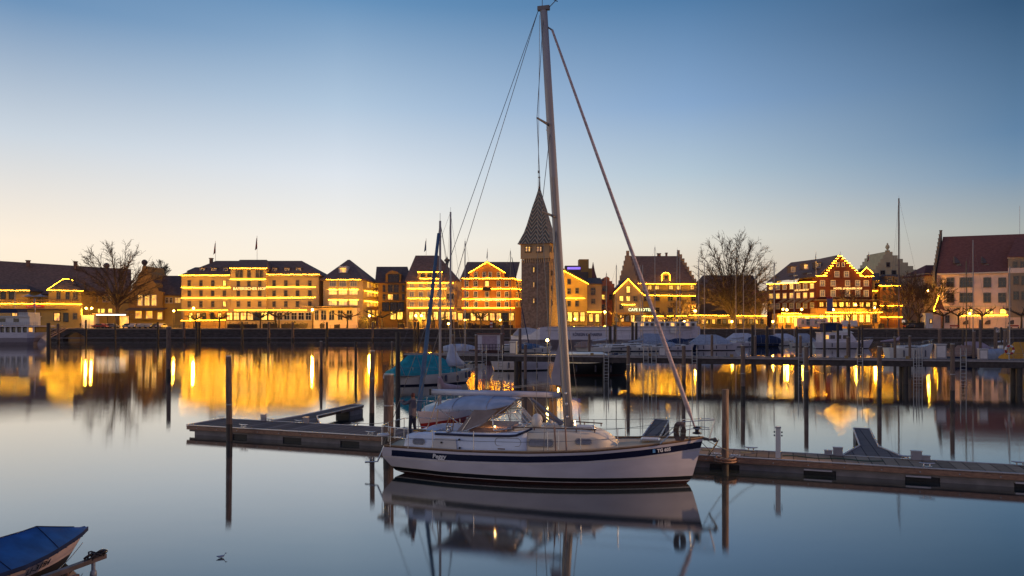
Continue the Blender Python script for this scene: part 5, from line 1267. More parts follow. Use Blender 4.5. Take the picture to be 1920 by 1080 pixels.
gb('navy_sprayhood_yacht', 'dark yacht with navy sprayhood hoop right of the slanting headsail', 1286, 140, 8.4, 2, navyc, black, 1.1, cover=(navyc, 'low'), stripe=None, mast=(.28, 468), mastm=alu, rake=-.012, covspan=(.1, .6), covz=1.6)
gb('tent_covered_yacht', 'white yacht with broad grey tent cover below the great tree', 1338, 140, 9.4, -4, gel, black, 1.15, cover=(cloth2, 'tent'), mast=(.32, 492), covspan=(.02, .86), covz=1.1, mastm=alu)
gb('blue_white_covered_yacht', 'white yacht with pale blue cover and dark blue stripe right of the tent covered yacht', 1400, 166, 9.4, -4, gelw, black, 1.05, cover=(cloth, 'tent'), stripe=navy, mast=(.25, 495), covspan=(-.02, .85), covz=1.1)
gb('navy_covered_boat', 'boat wrapped in a dark navy cover beneath the dark piles', 1434, 162, 6.6, -8, navyc, black, .9, cover=(navyc, 'low'), pulpit=False, mast=(.2, 512), covspan=(-.02, 1.0), covz=2.2, cat='covered boat')
gb('twin_covered_yacht', 'white yacht with two peaked grey covers left of the motor yacht', 1478, 172, 9.4, 0, gelw, black, 1.1, cover=(cloth, 'tent'), stripe=navy, mast=(.15, 492), covspan=(0, .75), covz=.95)
gb('peaked_grey_yacht', 'small white boat under a dark grey peaked cover at the motor yacht stern', 1508, 160, 6.5, 6, gelw, black, .9, cover=(cloth2, 'tent'), mast=(.15, 510), covspan=(.1, .9), covz=1.2)
gb('slim_white_yacht', 'slim white yacht with tall pale mast right of the cafe sign', 1212, 136, 7, 4, gelw, navy, .8, mast=(.4, 497), boom=cloth2)
gb('hooped_white_boat', 'white boat with a bare hoop frame behind the grey covered yacht', 1268, 138, 6.5, -4, gel, black, .9, mast=(.6, 480), cover=(cloth2, 'low'), covspan=(.1, .5))
gb('low_white_yacht', 'low white yacht with navy line below the low promenade lamp', 1310, 146, 7.5, 2, gelw, black, .9, stripe=navy, mast=(.5, 485), boom=navyc)
gb('pale_masted_yacht', 'small yacht with stout pale mast behind the blue white covered yacht', 1388, 160, 7, 3, gel, black, .9, mast=(.6, 512), boom=cloth)
gb('grey_tented_boat', 'grey tented boat moored nearest the quay left of the motor yacht', 1452, 168, 7, -3, gelw, black, .9, cover=(cloth2, 'tent'), mast=(.5, 492), covspan=(.0, .8), covz=.9)
gb('open_white_boat', 'small open white boat below the ferry stern', 1180, 150, 5, 10, gelw, black, .7, cabin=False, cat='open boat', pulpit=False)
gb('tan_covered_boat', 'tan covered boat left of the ferry bow', 948, 148, 5.5, 0, gelw, black, .8, cover=(tan, 'low'), covspan=(.0, 1), cat='covered boat', pulpit=False)
gb('blue_canvas_boat', 'white boat with blue canvas right of the grey cabinet by the tower', 1000, 128, 6.5, 4, gelw, black, .9, cover=(bluec, 'low'), covspan=(.1, .7))
gb('thin_masted_right_yacht', 'white yacht with thin mast behind the yellow covered boat', 1893, 130, 6.5, 0, gelw, black, .9, mast=(.5, 505), boom=cloth)
# ---- motor yacht
D = 150; b = gb('motor_yacht', 'white motor yacht with flybridge and square windows before the red hotel', 1579, D, 12.4, -1, gel, black, 1.35, 3.8, cabin=False, pulpit=True, cat='motor yacht')
m = MB(); rr = [[Vector((x, -1.6, 1.2)), Vector((x, -1.55, z)), Vector((x, 0, z + .1)), Vector((x, 1.55, z)), Vector((x, 1.6, 1.2))] for x, z in ((-4.6, 3.1), (-1, 3.15), (1.2, 3.1), (2.4, 1.4))]
m.loft(rr, closed=False, smooth=False); m.build('cabin', gel, b)
for k in range(4): MB().box((-3.8 + k * 1.25, -1.6, 2.35), (.9, .06, .75)).build('cabin_window', glassd if k else litg, b)
m = MB(); m.box((-1.6, 0, 3.22), (6.4, 3.2, .12)); m.loft([[Vector((x, -1.2, 3.28)), Vector((x - .1, -1.1, z)), Vector((x - .1, 1.1, z)), Vector((x, 1.2, 3.28))] for x, z in ((-1.5, 4.1), (.4, 4.0), (1.6, 3.4))], closed=False, smooth=False); m.build('flybridge', gelw, b)
m = MB(); m.loft([[Vector((x, -1.2, 3.6)), Vector((x, -1.15, z)), Vector((x, 1.15, z)), Vector((x, 1.2, 3.6))] for x, z in ((-4.0, 5.0), (-2.2, 5.15), (-.4, 4.9))], closed=False, smooth=False); m.build('bridge_canopy', navyc, b)
MB().bx((-4.5, -1.5, 5.16), (.3, 1.5, 5.25)).build('canopy_roof', gelw, b)
# ---- right hand boats
gb('big_masted_boat', 'white boat with the tallest right hand mast and pink boom cover', 1705, 104, 6.9, 4, gelw, black, 1.75, 2.4, mast=(.28, 372), boom=lilac, mastm=mat('rust_red_mast', (.13, .07, .06), .5, .2), stripe=None, mr=.11)
gb('brown_covered_boat', 'dark hulled boat under a brown peaked cover right of the grey cabinet', 1812, 96, 4.8, 4, navy, black, 1.0, cover=(tan, 'tent'), mast=(.5, 490), mastm=mat('wooden_mast', (.16, .11, .06), .6, .2), covspan=(.0, 1.0), covz=.8)
gb('mauve_covered_boat', 'boat under a mauve cover with white mast behind the brown covered boat', 1828, 112, 5.5, -4, gelw, black, .9, cover=(lilac, 'tent'), mast=(.45, 450), covspan=(.0, 1.0), covz=.9)
gb('grey_wrapped_boat', 'rounded boat wrapped in grey blue cloth left of the lifebuoy', 1870, 94, 4.2, 0, cloth2, black, .9, cover=(cloth2, 'low'), pulpit=False, cat='covered boat', covspan=(0, 1), covz=1.4)
gb('yellow_covered_boat', 'boat under yellow and mauve canvas at the right edge', 1922, 90, 5.6, 4, tan, black, 1.0, cover=(yel, 'tent'), mast=(.15, 500), covspan=(.0, 1.0), covz=1.15)
# ---- white ferry behind the masts
D = 172; b = thing('white_ferry', 'long white ferry with its name on the hull moored below the tower', 'ferry', (gx(1130, D), D, 0), 0)
x0, x1 = gx(958, D), gx(1312, D); hz_ = gz(612, D)
m = MB(); rr = []
for i in range(21):
    t = i / 20; x = x0 + (x1 - x0) * t; w_ = 4 * min(1, (.12 + t * 6)) * min(1, (1 - t) * 5 + .1)
    top = hz_ if t > .16 else gz(629, D) + (hz_ - gz(629, D)) * max(0, (t - .09) / .07)
    rr.append([Vector((x, D - w_ * .8, -.5)), Vector((x, D - w_, gz(637, D))), Vector((x, D - w_, gz(636, D))), Vector((x, D - w_, top)), Vector((x, D + w_, top)), Vector((x, D + w_, -.5))])
m.loft(rr, smooth=False, mats=[1, 1, 0, 0, 0, 1]); m.build('hull', [gel, mat('grey_hull_paint', (.22, .19, .22), .5, .1)], b)
m = MB(); m.bx((gx(1022, D), D - 4.12, gz(619, D) - .1), (x1 - 3, D - 4.02, gz(619, D))); m.bx((gx(1022, D), D - 4.12, hz_ - .15), (x1 - 3, D - 4.02, hz_)); m.build('rubbing_strake', tin, b)
textmesh('KÖNIGIN KATHARINA', 1.05, mat('navy_letters', (.03, .03, .09), .5, 0), b, (gx(1071, D) - gx(1130, D), -4.08, gz(627, D)), bold=.012, sx=.62)
m = MB(); m.bx((gx(1190, D), D - 3.2, hz_), (gx(1300, D), D + 3, gz(603, D))); m.bx((gx(1250, D), D - 4.1, gz(624, D)), (gx(1262, D), D - 4.05, gz(615, D))); m.build('upper_deck', gelw, b)
for k in range(11): MB().bx((gx(1196 + k * 9.4, D), D - 3.25, gz(611, D)), (gx(1202 + k * 9.4, D), D - 3.2, gz(605.5, D))).build('cabin_window', glassd if k % 3 else litg, b)
m = MB(); m.loft([[Vector((gx(x, D), D - 2, gz(y0_, D))), Vector((gx(x, D), D - 2, gz(y1_, D))), Vector((gx(x, D), D + 2, gz(y1_, D))), Vector((gx(x, D), D + 2, gz(y0_, D)))] for x, y0_, y1_ in ((962, 629, 627), (972, 629, 616), (990, 629, 614), (1006, 629, 617))], closed=False, smooth=False); m.build('fore_canvas', cloth, b)
# ---- passenger boat at the left edge
D = 176; b = thing('passenger_boat', 'three decked white passenger boat cut by the left edge', 'passenger boat', (gx(20, D), D, 0), 0)
x0, x1 = gx(-70, D), gx(89, D)
m = MB(); rr = []
for i in range(15):
    t = i / 14; x = x0 + (x1 - x0) * t; w_ = 3.2 * min(1, (1 - t) * 6 + .35); bx_ = -1.6 * max(0, t - .9) / .1
    rr.append([Vector((x + bx_ * 1.2, D - w_ * .8, -.4)), Vector((x + bx_, D - w_ * .93, gz(641, D))), Vector((x + bx_ * .5, D - w_ * .96, gz(633, D))), Vector((x, D - w_, gz(623, D))), Vector((x, D + w_, gz(623, D))), Vector((x, D + w_, -.4))])
m.loft(rr, smooth=False, mats=[1, 1, 0, 0, 0, 1]); m.build('hull', [gel, M['grey_hull_paint']], b)
m = MB(); m.bx((x0, D - 2.6, gz(623, D)), (gx(80, D), D + 2.6, gz(613, D))); m.build('lower_saloon', mat('saloon_interior', (.10, .07, .05), .6, .3), b)
m = MB()
for k in range(9): x = gx(-8 + k * 10.5, D); m.bx((x, D - 2.95, gz(624, D)), (x + .35, D - 2.62, gz(612, D)))
m.build('window_pillars', gelw, b)
for k in range(8): MB().bx((gx(-5 + k * 10.5, D), D - 2.66, gz(622, D)), (gx(1 + k * 10.5, D), D - 2.62, gz(614.5, D))).build('cabin_window', litg if k in (7,) else glassd, b)
m = MB(); m.bx((x0, D - 3.3, gz(612.5, D)), (gx(88, D), D + 3.3, gz(610.5, D))); m.build('main_deck', gel, b)
m = MB()
for z in (604, 606.5, 609): m.tube([(x0, D - 3.2, gz(z, D)), (gx(87, D), D - 3.2, gz(z, D))], .03, 4)
for k in range(30): x = gx(-10 + k * 3.3, D); m.tube([(x, D - 3.2, gz(610, D)), (x, D - 3.2, gz(604, D))], .03, 4)
m.build('railing', galv, b)
m = MB(); m.bx((x0, D - 2, gz(610, D)), (gx(66, D), D + 2, gz(594, D))); m.bx((gx(46, D), D - 2.2, gz(594, D)), (gx(64, D), D + 2.2, gz(586, D))); m.bx((x0, D - 2.4, gz(594, D)), (gx(66, D), D + 2.4, gz(592.5, D))); m.build('upper_cabin', gelw, b)
for x, w_ in ((6, 15), (36, 10)): MB().bx((gx(x, D), D - 2.05, gz(604, D)), (gx(x + w_, D), D - 2.0, gz(597, D))).build('cabin_window', glassd, b)
m = MB()
for k in range(24): x = gx(-10 + k * 3.2, D); m.tube([(x, D - 2.3, gz(592, D)), (x, D - 2.3, gz(587, D))], .03, 4)
m.tube([(x0, D - 2.3, gz(587, D)), (gx(62, D), D - 2.3, gz(587, D))], .03, 4); m.build('railing', galv, b)
m = MB(); m.bx((x0, D - 1.8, gz(586.5, D)), (gx(42, D), D + 1.8, gz(579, D))); m.build('top_canopy', navyc, b)
m = MB(); m.tube([(gx(28, D), D, gz(590, D)), (gx(28, D), D, gz(548, D))], .06, 5); m.tube([(gx(66, D), D, gz(600, D)), (gx(66, D), D, gz(560, D))], .06, 5); m.build('flagstaff', gelw, b)
MB().bx((gx(63.5, D), D - .05, gz(577, D)), (gx(66, D), D, gz(559, D))).build('pennant', lilac, b)
# gangway and dolphin piles by the passenger boat
g = thing('gangway', 'sloping gangway with handrails between passenger boat and quay', 'gangway', P(105, 615, 200))
a, c_ = P(90, 625, 180), P(122, 614, 217); a.z = 1.6; c_.z = QZ
m = MB()
for s_ in (-.6, .6): m.tube([a + Vector((s_, 0, 0)), c_ + Vector((s_, 0, 0))], .12, 4); m.tube([a + Vector((s_, 0, 1)), c_ + Vector((s_, 0, 1))], .04, 4)
for k in range(10):
    q = a.lerp(c_, k / 9); m.box(q, (1.3, .5, .08)); m.tube([q + Vector((-.6, 0, 0)), q + Vector((-.6, 0, 1))], .03, 4); m.tube([q + Vector((.6, 0, 0)), q + Vector((.6, 0, 1))], .03, 4)
m.build('walkway', tan, g)
for a_ in ((91, 606, 172, 7, 'dark dolphin pile at the end of the passenger boat', True), (109, 607, 195, 5, 'sunlit pile beside the gangway'), (161, 600, 210, 3.5, 'thin pile before the station square', True), (216, 606, 210, 3, 'thin pile before the large bare tree', True),
           (296, 604, 212, 4, 'pile at the quay before the left end of the cream hotel', True), (369, 604, 212, 4.5, 'left of a dark pile pair at the quay before the cream hotel', True), (374, 604, 213, 4.5, 'right of a dark pile pair at the quay before the cream hotel', True),
           (345, 604, 212, 4, 'pile at the quay below the first pollard tree'), (454, 604, 212, 4, 'pile at the quay before the hedges', True), (504, 604, 212, 4.5, 'pale pile at the quay before the veranda', False), (549, 604, 212, 4.5, 'pale pile at the quay before the long hedge', False),
           (613, 604, 212, 4.5, 'dark pile at the quay before the balcony hotel', True), (699, 604, 212, 3.5, 'slim pile at the quay before the ochre house', False), (778, 604, 212, 4.5, 'left of a dark pile pair before the mansard hotel', True), (784, 604, 213, 4.5, 'right of a dark pile pair before the mansard hotel', True)):
    pile(*a_)
o = thing('number_board', 'white board with black number 72 above the piles at the right', 'sign', (gx(1869, 108), 108, 0))
MB().tube([(gx(1869, 108), 108, -.5), (gx(1869, 108), 108, gz(614, 108))], .09, 6).build('post', wood, o)
MB().bx((gx(1866, 108), 107.8, gz(623, 108)), (gx(1873, 108), 107.86, gz(616, 108))).build('board', white, o)
textmesh('72', .5, black, o, (-.22, -.22, gz(619.5, 108)), bold=.01)
# ================================================================ NEAR PONTOON
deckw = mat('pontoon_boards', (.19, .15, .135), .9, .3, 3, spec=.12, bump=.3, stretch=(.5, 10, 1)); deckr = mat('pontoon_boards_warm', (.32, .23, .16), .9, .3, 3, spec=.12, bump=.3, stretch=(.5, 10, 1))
edge = mat('pale_edge_profile', (.42, .40, .42), .35, .1, metal=.3)
E0, E1 = Vector((-15.3, 35.2)), Vector((18.5, 23.05)); pd = (E1 - E0).normalized(); pn = Vector((-pd.y, pd.x)); pa = math.atan2(pd.y, pd.x)
def pp(s_, t_, z=0): q = E0 + pd * s_ + pn * t_; return Vector((q.x, q.y, z))
def ppx(px, t_=0, z=.45):
    k = (px - 960) / F; o_ = E0 + pn * t_; return (k * o_.y - o_.x) / (pd.x - k * pd.y)
def boards(m, dirv, step, dark=.35):
    # gaps between the deck boards, cut across the pontoon
    t = m.node_tree; p_ = t.nodes['Principled BSDF']; g = t.nodes.new('ShaderNodeNewGeometry'); dp = t.nodes.new('ShaderNodeVectorMath'); dp.operation = 'DOT_PRODUCT'; dp.inputs[1].default_value = (dirv.x, dirv.y, 0)
    t.links.new(g.outputs['Position'], dp.inputs[0]); m1 = t.nodes.new('ShaderNodeMath'); m1.operation = 'MULTIPLY'; m1.inputs[1].default_value = 1 / step; t.links.new(dp.outputs['Value'], m1.inputs[0])
    fr = t.nodes.new('ShaderNodeMath'); fr.operation = 'FRACT'; t.links.new(m1.outputs[0], fr.inputs[0]); lt = t.nodes.new('ShaderNodeMath'); lt.operation = 'LESS_THAN'; lt.inputs[1].default_value = .09; t.links.new(fr.outputs[0], lt.inputs[0])
    fl_ = t.nodes.new('ShaderNodeMath'); fl_.operation = 'FLOOR'; t.links.new(m1.outputs[0], fl_.inputs[0]); wn_ = t.nodes.new('ShaderNodeTexWhiteNoise'); wn_.noise_dimensions = '1D'; t.links.new(fl_.outputs[0], wn_.inputs['W'])
    mr_ = t.nodes.new('ShaderNodeMapRange'); mr_.inputs[3].default_value = .72; mr_.inputs[4].default_value = 1.2; t.links.new(wn_.outputs['Value'], mr_.inputs[0])
    s1 = t.nodes.new('ShaderNodeMath'); s1.operation = 'MULTIPLY'; s1.inputs[1].default_value = 1 - dark; t.links.new(lt.outputs[0], s1.inputs[0]); s2 = t.nodes.new('ShaderNodeMath'); s2.operation = 'SUBTRACT'; s2.inputs[0].default_value = 1; t.links.new(s1.outputs[0], s2.inputs[1])
    s3 = t.nodes.new('ShaderNodeMath'); s3.operation = 'MULTIPLY'; t.links.new(s2.outputs[0], s3.inputs[0]); t.links.new(mr_.outputs[0], s3.inputs[1])
    old = p_.inputs['Base Color'].links[0].from_socket; mx_ = t.nodes.new('ShaderNodeVectorMath'); mx_.operation = 'SCALE'; t.links.new(old, mx_.inputs[0]); t.links.new(s3.outputs[0], mx_.inputs['Scale']); t.links.new(mx_.outputs[0], p_.inputs['Base Color'])
boards(deckw, pd, .42); boards(deckr, pd, .42); boards(plank, jd, .5)
def pontoon(label, s0, s1, w_, dm, gaps):
    o = thing('floating_pontoon', label, 'pontoon', pp((s0 + s1) / 2, w_ / 2), 0, 'near floating pontoon'); L_ = s1 - s0
    MB().box(pp((s0 + s1) / 2, w_ / 2, .40), (L_, w_ - .1, .10), 0, pa).build('deck', dm, o)
    for t_ in (.02, w_ - .02):
        m = MB(); m.box(pp((s0 + s1) / 2, t_, .455), (L_, .07, .035), 0, pa); m.build('edge_profile', edge, o)
        m = MB(); m.box(pp((s0 + s1) / 2, t_ - .03 if t_ < 1 else t_ + .03, .33), (L_, .09, .16), 0, pa); m.build('rubbing_rail', fender, o)
    for t_ in (.1, w_ - .1):
        m = MB(); m.box(pp((s0 + s1) / 2, t_, .21), (L_ - .1, .06, .12), 0, pa); m.build('side_beam', concrete, o)
    m = MB(); k_ = s0 + .6
    while k_ < s1 - .3: m.tube([pp(k_, -.055, .33), pp(k_, -.085, .33)], .022, 6); k_ += 1.15
    m.build('bolts', galv, o)
    last = s0 + .35
    for g0, g1 in gaps + [(s1 - .1, s1)]:
        if g0 - last > .3:
            m = MB(); m.box(pp((last + g0) / 2, w_ / 2, -.03), (g0 - last, w_ - .16, .44), 0, pa); m.build('float', concrete, o)
        m = MB(); m.box(pp((g0 + g1) / 2, w_ / 2 - .02, -.05), (g1 - g0 - .03, w_ - .3, .6), 0, pa)
        if g1 - g0 > .3: m.build('dark_float', floatd, o)
        last = g1
    return o
sL = ppx(352); sE = ppx(770)
gL = [(ppx(a), ppx(b_)) for a, b_ in ((434, 461), (528, 563), (636, 672))]
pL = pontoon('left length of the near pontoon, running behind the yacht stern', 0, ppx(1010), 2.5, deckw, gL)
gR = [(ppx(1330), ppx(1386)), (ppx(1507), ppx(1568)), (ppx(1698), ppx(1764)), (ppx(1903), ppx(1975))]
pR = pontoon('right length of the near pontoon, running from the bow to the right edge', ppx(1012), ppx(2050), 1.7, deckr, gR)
MB().box(pp(-.02, 1.25, .42), (.1, 2.5, .14), 0, pa).build('end_profile', edge, pL)
for a, b_ in ((1507, 1560), (1698, 1745), (1903, 1960)):
    MB().box(pp((ppx(a) + ppx(b_)) / 2, -.02, .17), (ppx(b_) - ppx(a), .12, .05), 0, pa).build('float_bracket', edge, pR)
def finger(label, sb0, sb1, w_, sn, reach, halfw, flat, lean=0):
    """tapered finger leaving the far side of the pontoon"""
    o = thing('finger_pontoon', label, 'pontoon', pp((sb0 + sb1) / 2, w_), 0, 'finger pontoons')
    P_ = lambda s_, t_, z: pp(s_ + lean * max(0, t_ - w_), t_, z)
    outl = [(sb0, w_ + .02), (sn - halfw, flat), (sn - halfw, reach), (sn + halfw, reach), (sn + halfw, flat), (sb1, w_ + .02)]
    m = MB(); a = [P_(s_, t_, .44) for s_, t_ in outl]; b2 = [P_(s_, t_, .30) for s_, t_ in outl]; n = len(a)
    m.add(a + b2, [tuple(range(n - 1, -1, -1)), tuple(range(n, 2 * n))] + [(i, (i + 1) % n, (i + 1) % n + n, i + n) for i in range(n)]); m.build('deck', deckw, o)
    m = MB(); m.tube([P_(s_, t_, .455) for s_, t_ in outl], .035, 5); m.build('edge_profile', edge, o)
    m = MB(); c_ = P_(sn, (reach + flat) / 2 + .9, 0); m.box(P_(sn, reach - .9, -.05), (halfw * 1.9, 1.5, .66), 0, pa); m.build('float', floatd, o)
    MB().box(P_(sn, reach - .9, .05), (halfw * 1.95, 1.3, .44), 0, pa).build('float_side', concrete, o)
    return o
finger('finger pontoon reaching out behind the left length before the thick pile', 2.72, 5.6, 2.5, 3.52, 10.1, .45, 4.9, -.07)
finger('finger pontoon behind the yacht bow', 20.1, 22.2, 1.7, 21.3, 9.4, .36, 3.3, -.07)
finger('finger pontoon at the right reaching away from the pontoon', 28.42, 30.6, 1.7, 29.47, 9.45, .34, 4.3, .04)
def cleat(s_, t_, label, par=None):
    o = thing('mooring_cleat', label, 'cleat', pp(s_, t_, .47), pa, 'mooring cleats on the pontoon', local=True)
    m = MB()
    for x in (-.09, .09): m.tube([(x, 0, 0), (x, 0, .1)], .025, 6)
    m.tube([(-.24, 0, .13), (-.1, 0, .11), (.1, 0, .11), (.24, 0, .13)], [.018, .028, .028, .018], 6); m.box((0, 0, .01), (.3, .1, .02)); m.build('horn', steel, o)
for px, t_, lab in ((415, 2.3, 'cleat at the far left corner of the pontoon'), (457, .2, 'cleat on the near edge left of the first dark float'), (506, 2.3, 'cleat by the left finger base'), (560, 2.3, 'cleat in the bend of the left finger'),
                    (667, 2.3, 'cleat near the mooring line left of the thick pile'), (695, .2, 'cleat on the near edge beside the yacht stern'), (1408, 1.5, 'cleat right of the ringed pile'), (1697, 1.5, 'cleat right of the right finger base'), (1738, .2, 'cleat on the near edge below the right finger'), (1912, 1.5, 'cleat at the right edge of the picture')):
    cleat(ppx(px, t_), t_, lab)
def box_(px, t_, w_, h_, label, m_=tin):
    o = thing('service_box', label, 'box', pp(ppx(px, t_), t_, .46), pa, 'service boxes on the pontoon', local=True)
    MB().box((0, 0, h_ / 2), (w_, .12, h_)).build('body', m_, o); MB().box((0, .0, h_ + .01), (w_ + .03, .16, .025)).build('lid', edge, o)
for a in ((495, 2.35, .22, .22, 'small box at the left finger base'), (490 + 4, 2.42, .25, .30, 'upright box at the left finger base'), (574, 2.35, .26, .28, 'box beside the bend of the left finger'),
          (1553, 1.55, .26, .16, 'low box left of the right finger'), (1571, 1.58, .32, .28, 'tall box left of the right finger'), (1718, 1.55, .34, .30, 'tall box right of the right finger'), (1736, 1.58, .26, .15, 'low box right of the right finger')):
    box_(*a)
# number plates on the deck beside the ringed pile
plate = mat('tan_plate', (.30, .22, .10), .7, .1)
for px, t_, txt, m_ in ((1326, 1.2, '', plate), (1342, .5, '110', white), (1379, .35, '111', white), (1398, 1.1, '', plate)):
    o = thing('deck_plate', {1326: 'tan square plate on the boards left of the ringed pile', 1342: 'plate lettered 110 left of the ringed pile', 1379: 'plate lettered 111 right of the ringed pile', 1398: 'tan square plate on the boards right of the ringed pile'}[px], 'plate', pp(ppx(px, t_), t_, .452), pa, local=True)
    MB().box((0, 0, .012), (.34, .34 if not txt else .24, .02)).build('plate', m_, o)
    if txt: textmesh(txt, .2, black, o, (-.14, 0, .026), rot=(0, 0, 0), extrude=.002, bold=.004)
# pedestal
o = thing('power_pedestal', 'slim white power pedestal with sockets standing on the pontoon', 'pedestal', pp(ppx(1459, .35), .35, .455), pa, local=True)
MB().box((0, 0, .53), (.17, .17, 1.06)).build('post', gelw, o); MB().box((0, 0, 1.09), (.2, .2, .04)).build('cap', tin, o)
for x in (-.1, .1):
    for z in (.92, .8): MB().tube([(x, 0, z), (x * 1.5, 0, z)], .03, 8).build('socket', navy, o)
# ringed pile through the pontoon edge
for px, t_, yt, wpx, lab in ((1360, -.18, 730, 12.5, 'weathered pile held by a metal ring at the pontoon edge'),):
    q = pp(ppx(px, t_), t_); D = q.y; z1 = H - (yt - HZ) * D / F; r = wpx * D / F / 2
    o = thing('mooring_pile', lab, 'pile', (q.x, q.y, 0), 0, 'mooring piles in the harbour')
    MB().tube([(q.x, q.y, -1.5), (q.x, q.y, .25)], r * 1.05, 14).build('wet_base', wooddk, o)
    MB().tube([(q.x, q.y, .25), (q.x, q.y, 1.6), (q.x, q.y, z1)], [r * 1.02, r, r * .97], 14).build('shaft', wood, o)
    m = MB()
    for rr_, z in ((.36, .42), (.36, .33)): m.tube([(q.x + rr_ * math.cos(a * math.pi / 12), q.y + rr_ * math.sin(a * math.pi / 12), z) for a in range(25)], .035, 6, cap=False)
    for a in range(4): m.box((q.x + .27 * math.cos(a * 1.571 + .5), q.y + .27 * math.sin(a * 1.571 + .5), .38), (.14, .08, .1), 0, a * 1.571 + .5)
    m.build('guide_ring', fender, pR)
# ================================================================ THE WHITE YACHT
Y0 = thing('white_sailing_yacht', 'large white sailing yacht with navy stripe lettered Peggy, moored in the foreground', 'sailing yacht', (-4.16, 27.1, 0), R(-14.3), local=True)
sheer = [(0, 1.0), (.28, 1.02), (.5, 1.08), (.68, 1.17), (.82, 1.30), (.93, 1.43), (1, 1.52)]
x0t = [(-.5, 1.8), (0, .55), (.12, .3), (.3, .16), (.6, -.08), (.8, -.12), (1.0, .03), (1.6, .03)]; x1t = [(-.5, 9.7), (0, 10.28), (.35, 10.45), (1.0, 10.62), (1.52, 10.76), (1.6, 10.78)]
def plan_y(t):
    if t < .45: return .70 + .30 * math.sin(t / .45 * math.pi / 2)
    u = (t - .45) / .55; return max(.012, (1 - u ** 2.1) ** .95)
def flare_y(f, t):
    base = .86 - .34 * max(0, t - .3) ** 1.4
    if t < .2: base -= (.2 - t) * 1.2
    if f <= 0: return max(.05, base + f * .9)
    return base + (1 - base) * min(1, f) ** .6
zs = [lambda s: -.45, lambda s: .10, lambda s: .125, lambda s: .26, lambda s: .285, lambda s: s * .5, lambda s: s - .41, lambda s: s - .36, lambda s: s - .335, lambda s: s - .12, lambda s: s - .035, lambda s: s]
mats = [1, 2, 3, 2, 0, 0, 2, 0, 4, 0, 5]
m, rg = hullmesh(11.3, 1.74, sheer, x0t, x1t, zs, mats, flare_y, plan_y, 56)
# the navy band stops short of stern and bow
hull = m.build('hull', [gel, dkred, white, black, mat('navy_stripe', (.006, .008, .035), .25, 0), teakd], Y0)
for f in hull.data.polygons:
    c_ = f.center
    if f.material_index == 4 and (c_.x < .38 or abs(c_.x) > 10.62): f.material_index = 0
m = MB(); deckmesh(rg, .03, m, 0, .05); m.build('deck', mat('pale_teak_deck', (.62, .45, .28), .7, .2, 5, stretch=(1, 14, 1)), Y0)
m = MB()
for sy in (0, -1): m.tube([r[sy] + Vector((0, .03 if sy == 0 else -.03, .02)) for r in rg], .028, 5)
m.tube([rg[0][0] + Vector((0, 0, .02)), rg[0][-1] + Vector((0, 0, .02))], .028, 5); m.build('toe_rail', teak, Y0)
# superstructure: aft coaming + coachroof
def ring_cab(x, w_, z1, z0, r=.12, crown=.05):
    return [Vector((x, -w_, z0)), Vector((x, -w_ * .985, z1 - r)), Vector((x, -w_ + r * .9, z1 - .01)), Vector((x, -w_ * .5, z1 + crown * .7)), Vector((x, 0, z1 + crown)), Vector((x, w_ * .5, z1 + crown * .7)), Vector((x, w_ - r * .9, z1 - .01)), Vector((x, w_ * .985, z1 - r)), Vector((x, w_, z0))]
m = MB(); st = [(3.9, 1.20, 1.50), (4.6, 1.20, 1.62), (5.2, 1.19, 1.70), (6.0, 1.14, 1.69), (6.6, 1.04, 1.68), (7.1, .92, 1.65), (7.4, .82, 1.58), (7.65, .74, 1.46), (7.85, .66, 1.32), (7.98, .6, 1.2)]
m.loft([ring_cab(x, w_, z, .98) for x, w_, z in st], closed=False, caps=True); m.build('coachroof', deckp if False else mat('lamplit_coachroof', (.80, .68, .52), .35, .05, 2), Y0)  # warm lamplight on the coachroof is put into its base colour
cm_ = mat('skylit_gelcoat', (.66, .74, .88), .3, .05, 2)  # pale gelcoat with the blue of the skylight painted into it
for sy in (-1, 1):
    m = MB(); rr = []
    for x, z in ((.72, 1.02), (.80, 1.30), (.95, 1.44), (1.3, 1.52), (2.0, 1.55), (3.0, 1.56), (4.0, 1.58), (4.8, 1.66), (5.1, 1.72)):
        yo, yi = 1.24, .98 if x > 1.2 else .6
        rr.append([Vector((x, sy * yo, .95)), Vector((x, sy * yo * .985, z - .09)), Vector((x, sy * (yo - .09), z)), Vector((x, sy * yi, z)), Vector((x, sy * yi, .95))])
    m.loft(rr, closed=False, caps=True); m.build('cockpit_coaming', cm_, Y0)
    m = MB(); m.tube([(x, sy * 1.235, z) for x, z in ((1.9, 1.50), (3.2, 1.49), (4.5, 1.52), (4.75, 1.55), (5.15, 1.72), (5.3, 1.80))], .042, 6); m.build('coaming_stripe', navy, Y0)
m = MB(); m.bx((.75, -.98, .92), (1.4, .98, 1.38)); m.bx((1.4, -.97, .9), (4.2, -.6, 1.25)); m.bx((1.4, .6, .9), (4.2, .97, 1.25)); m.build('cockpit_seats', cm_, Y0)
m = MB(); m.bx((1.4, -.595, .93), (4.2, .595, .98)); m.build('cockpit_sole', teak, Y0)
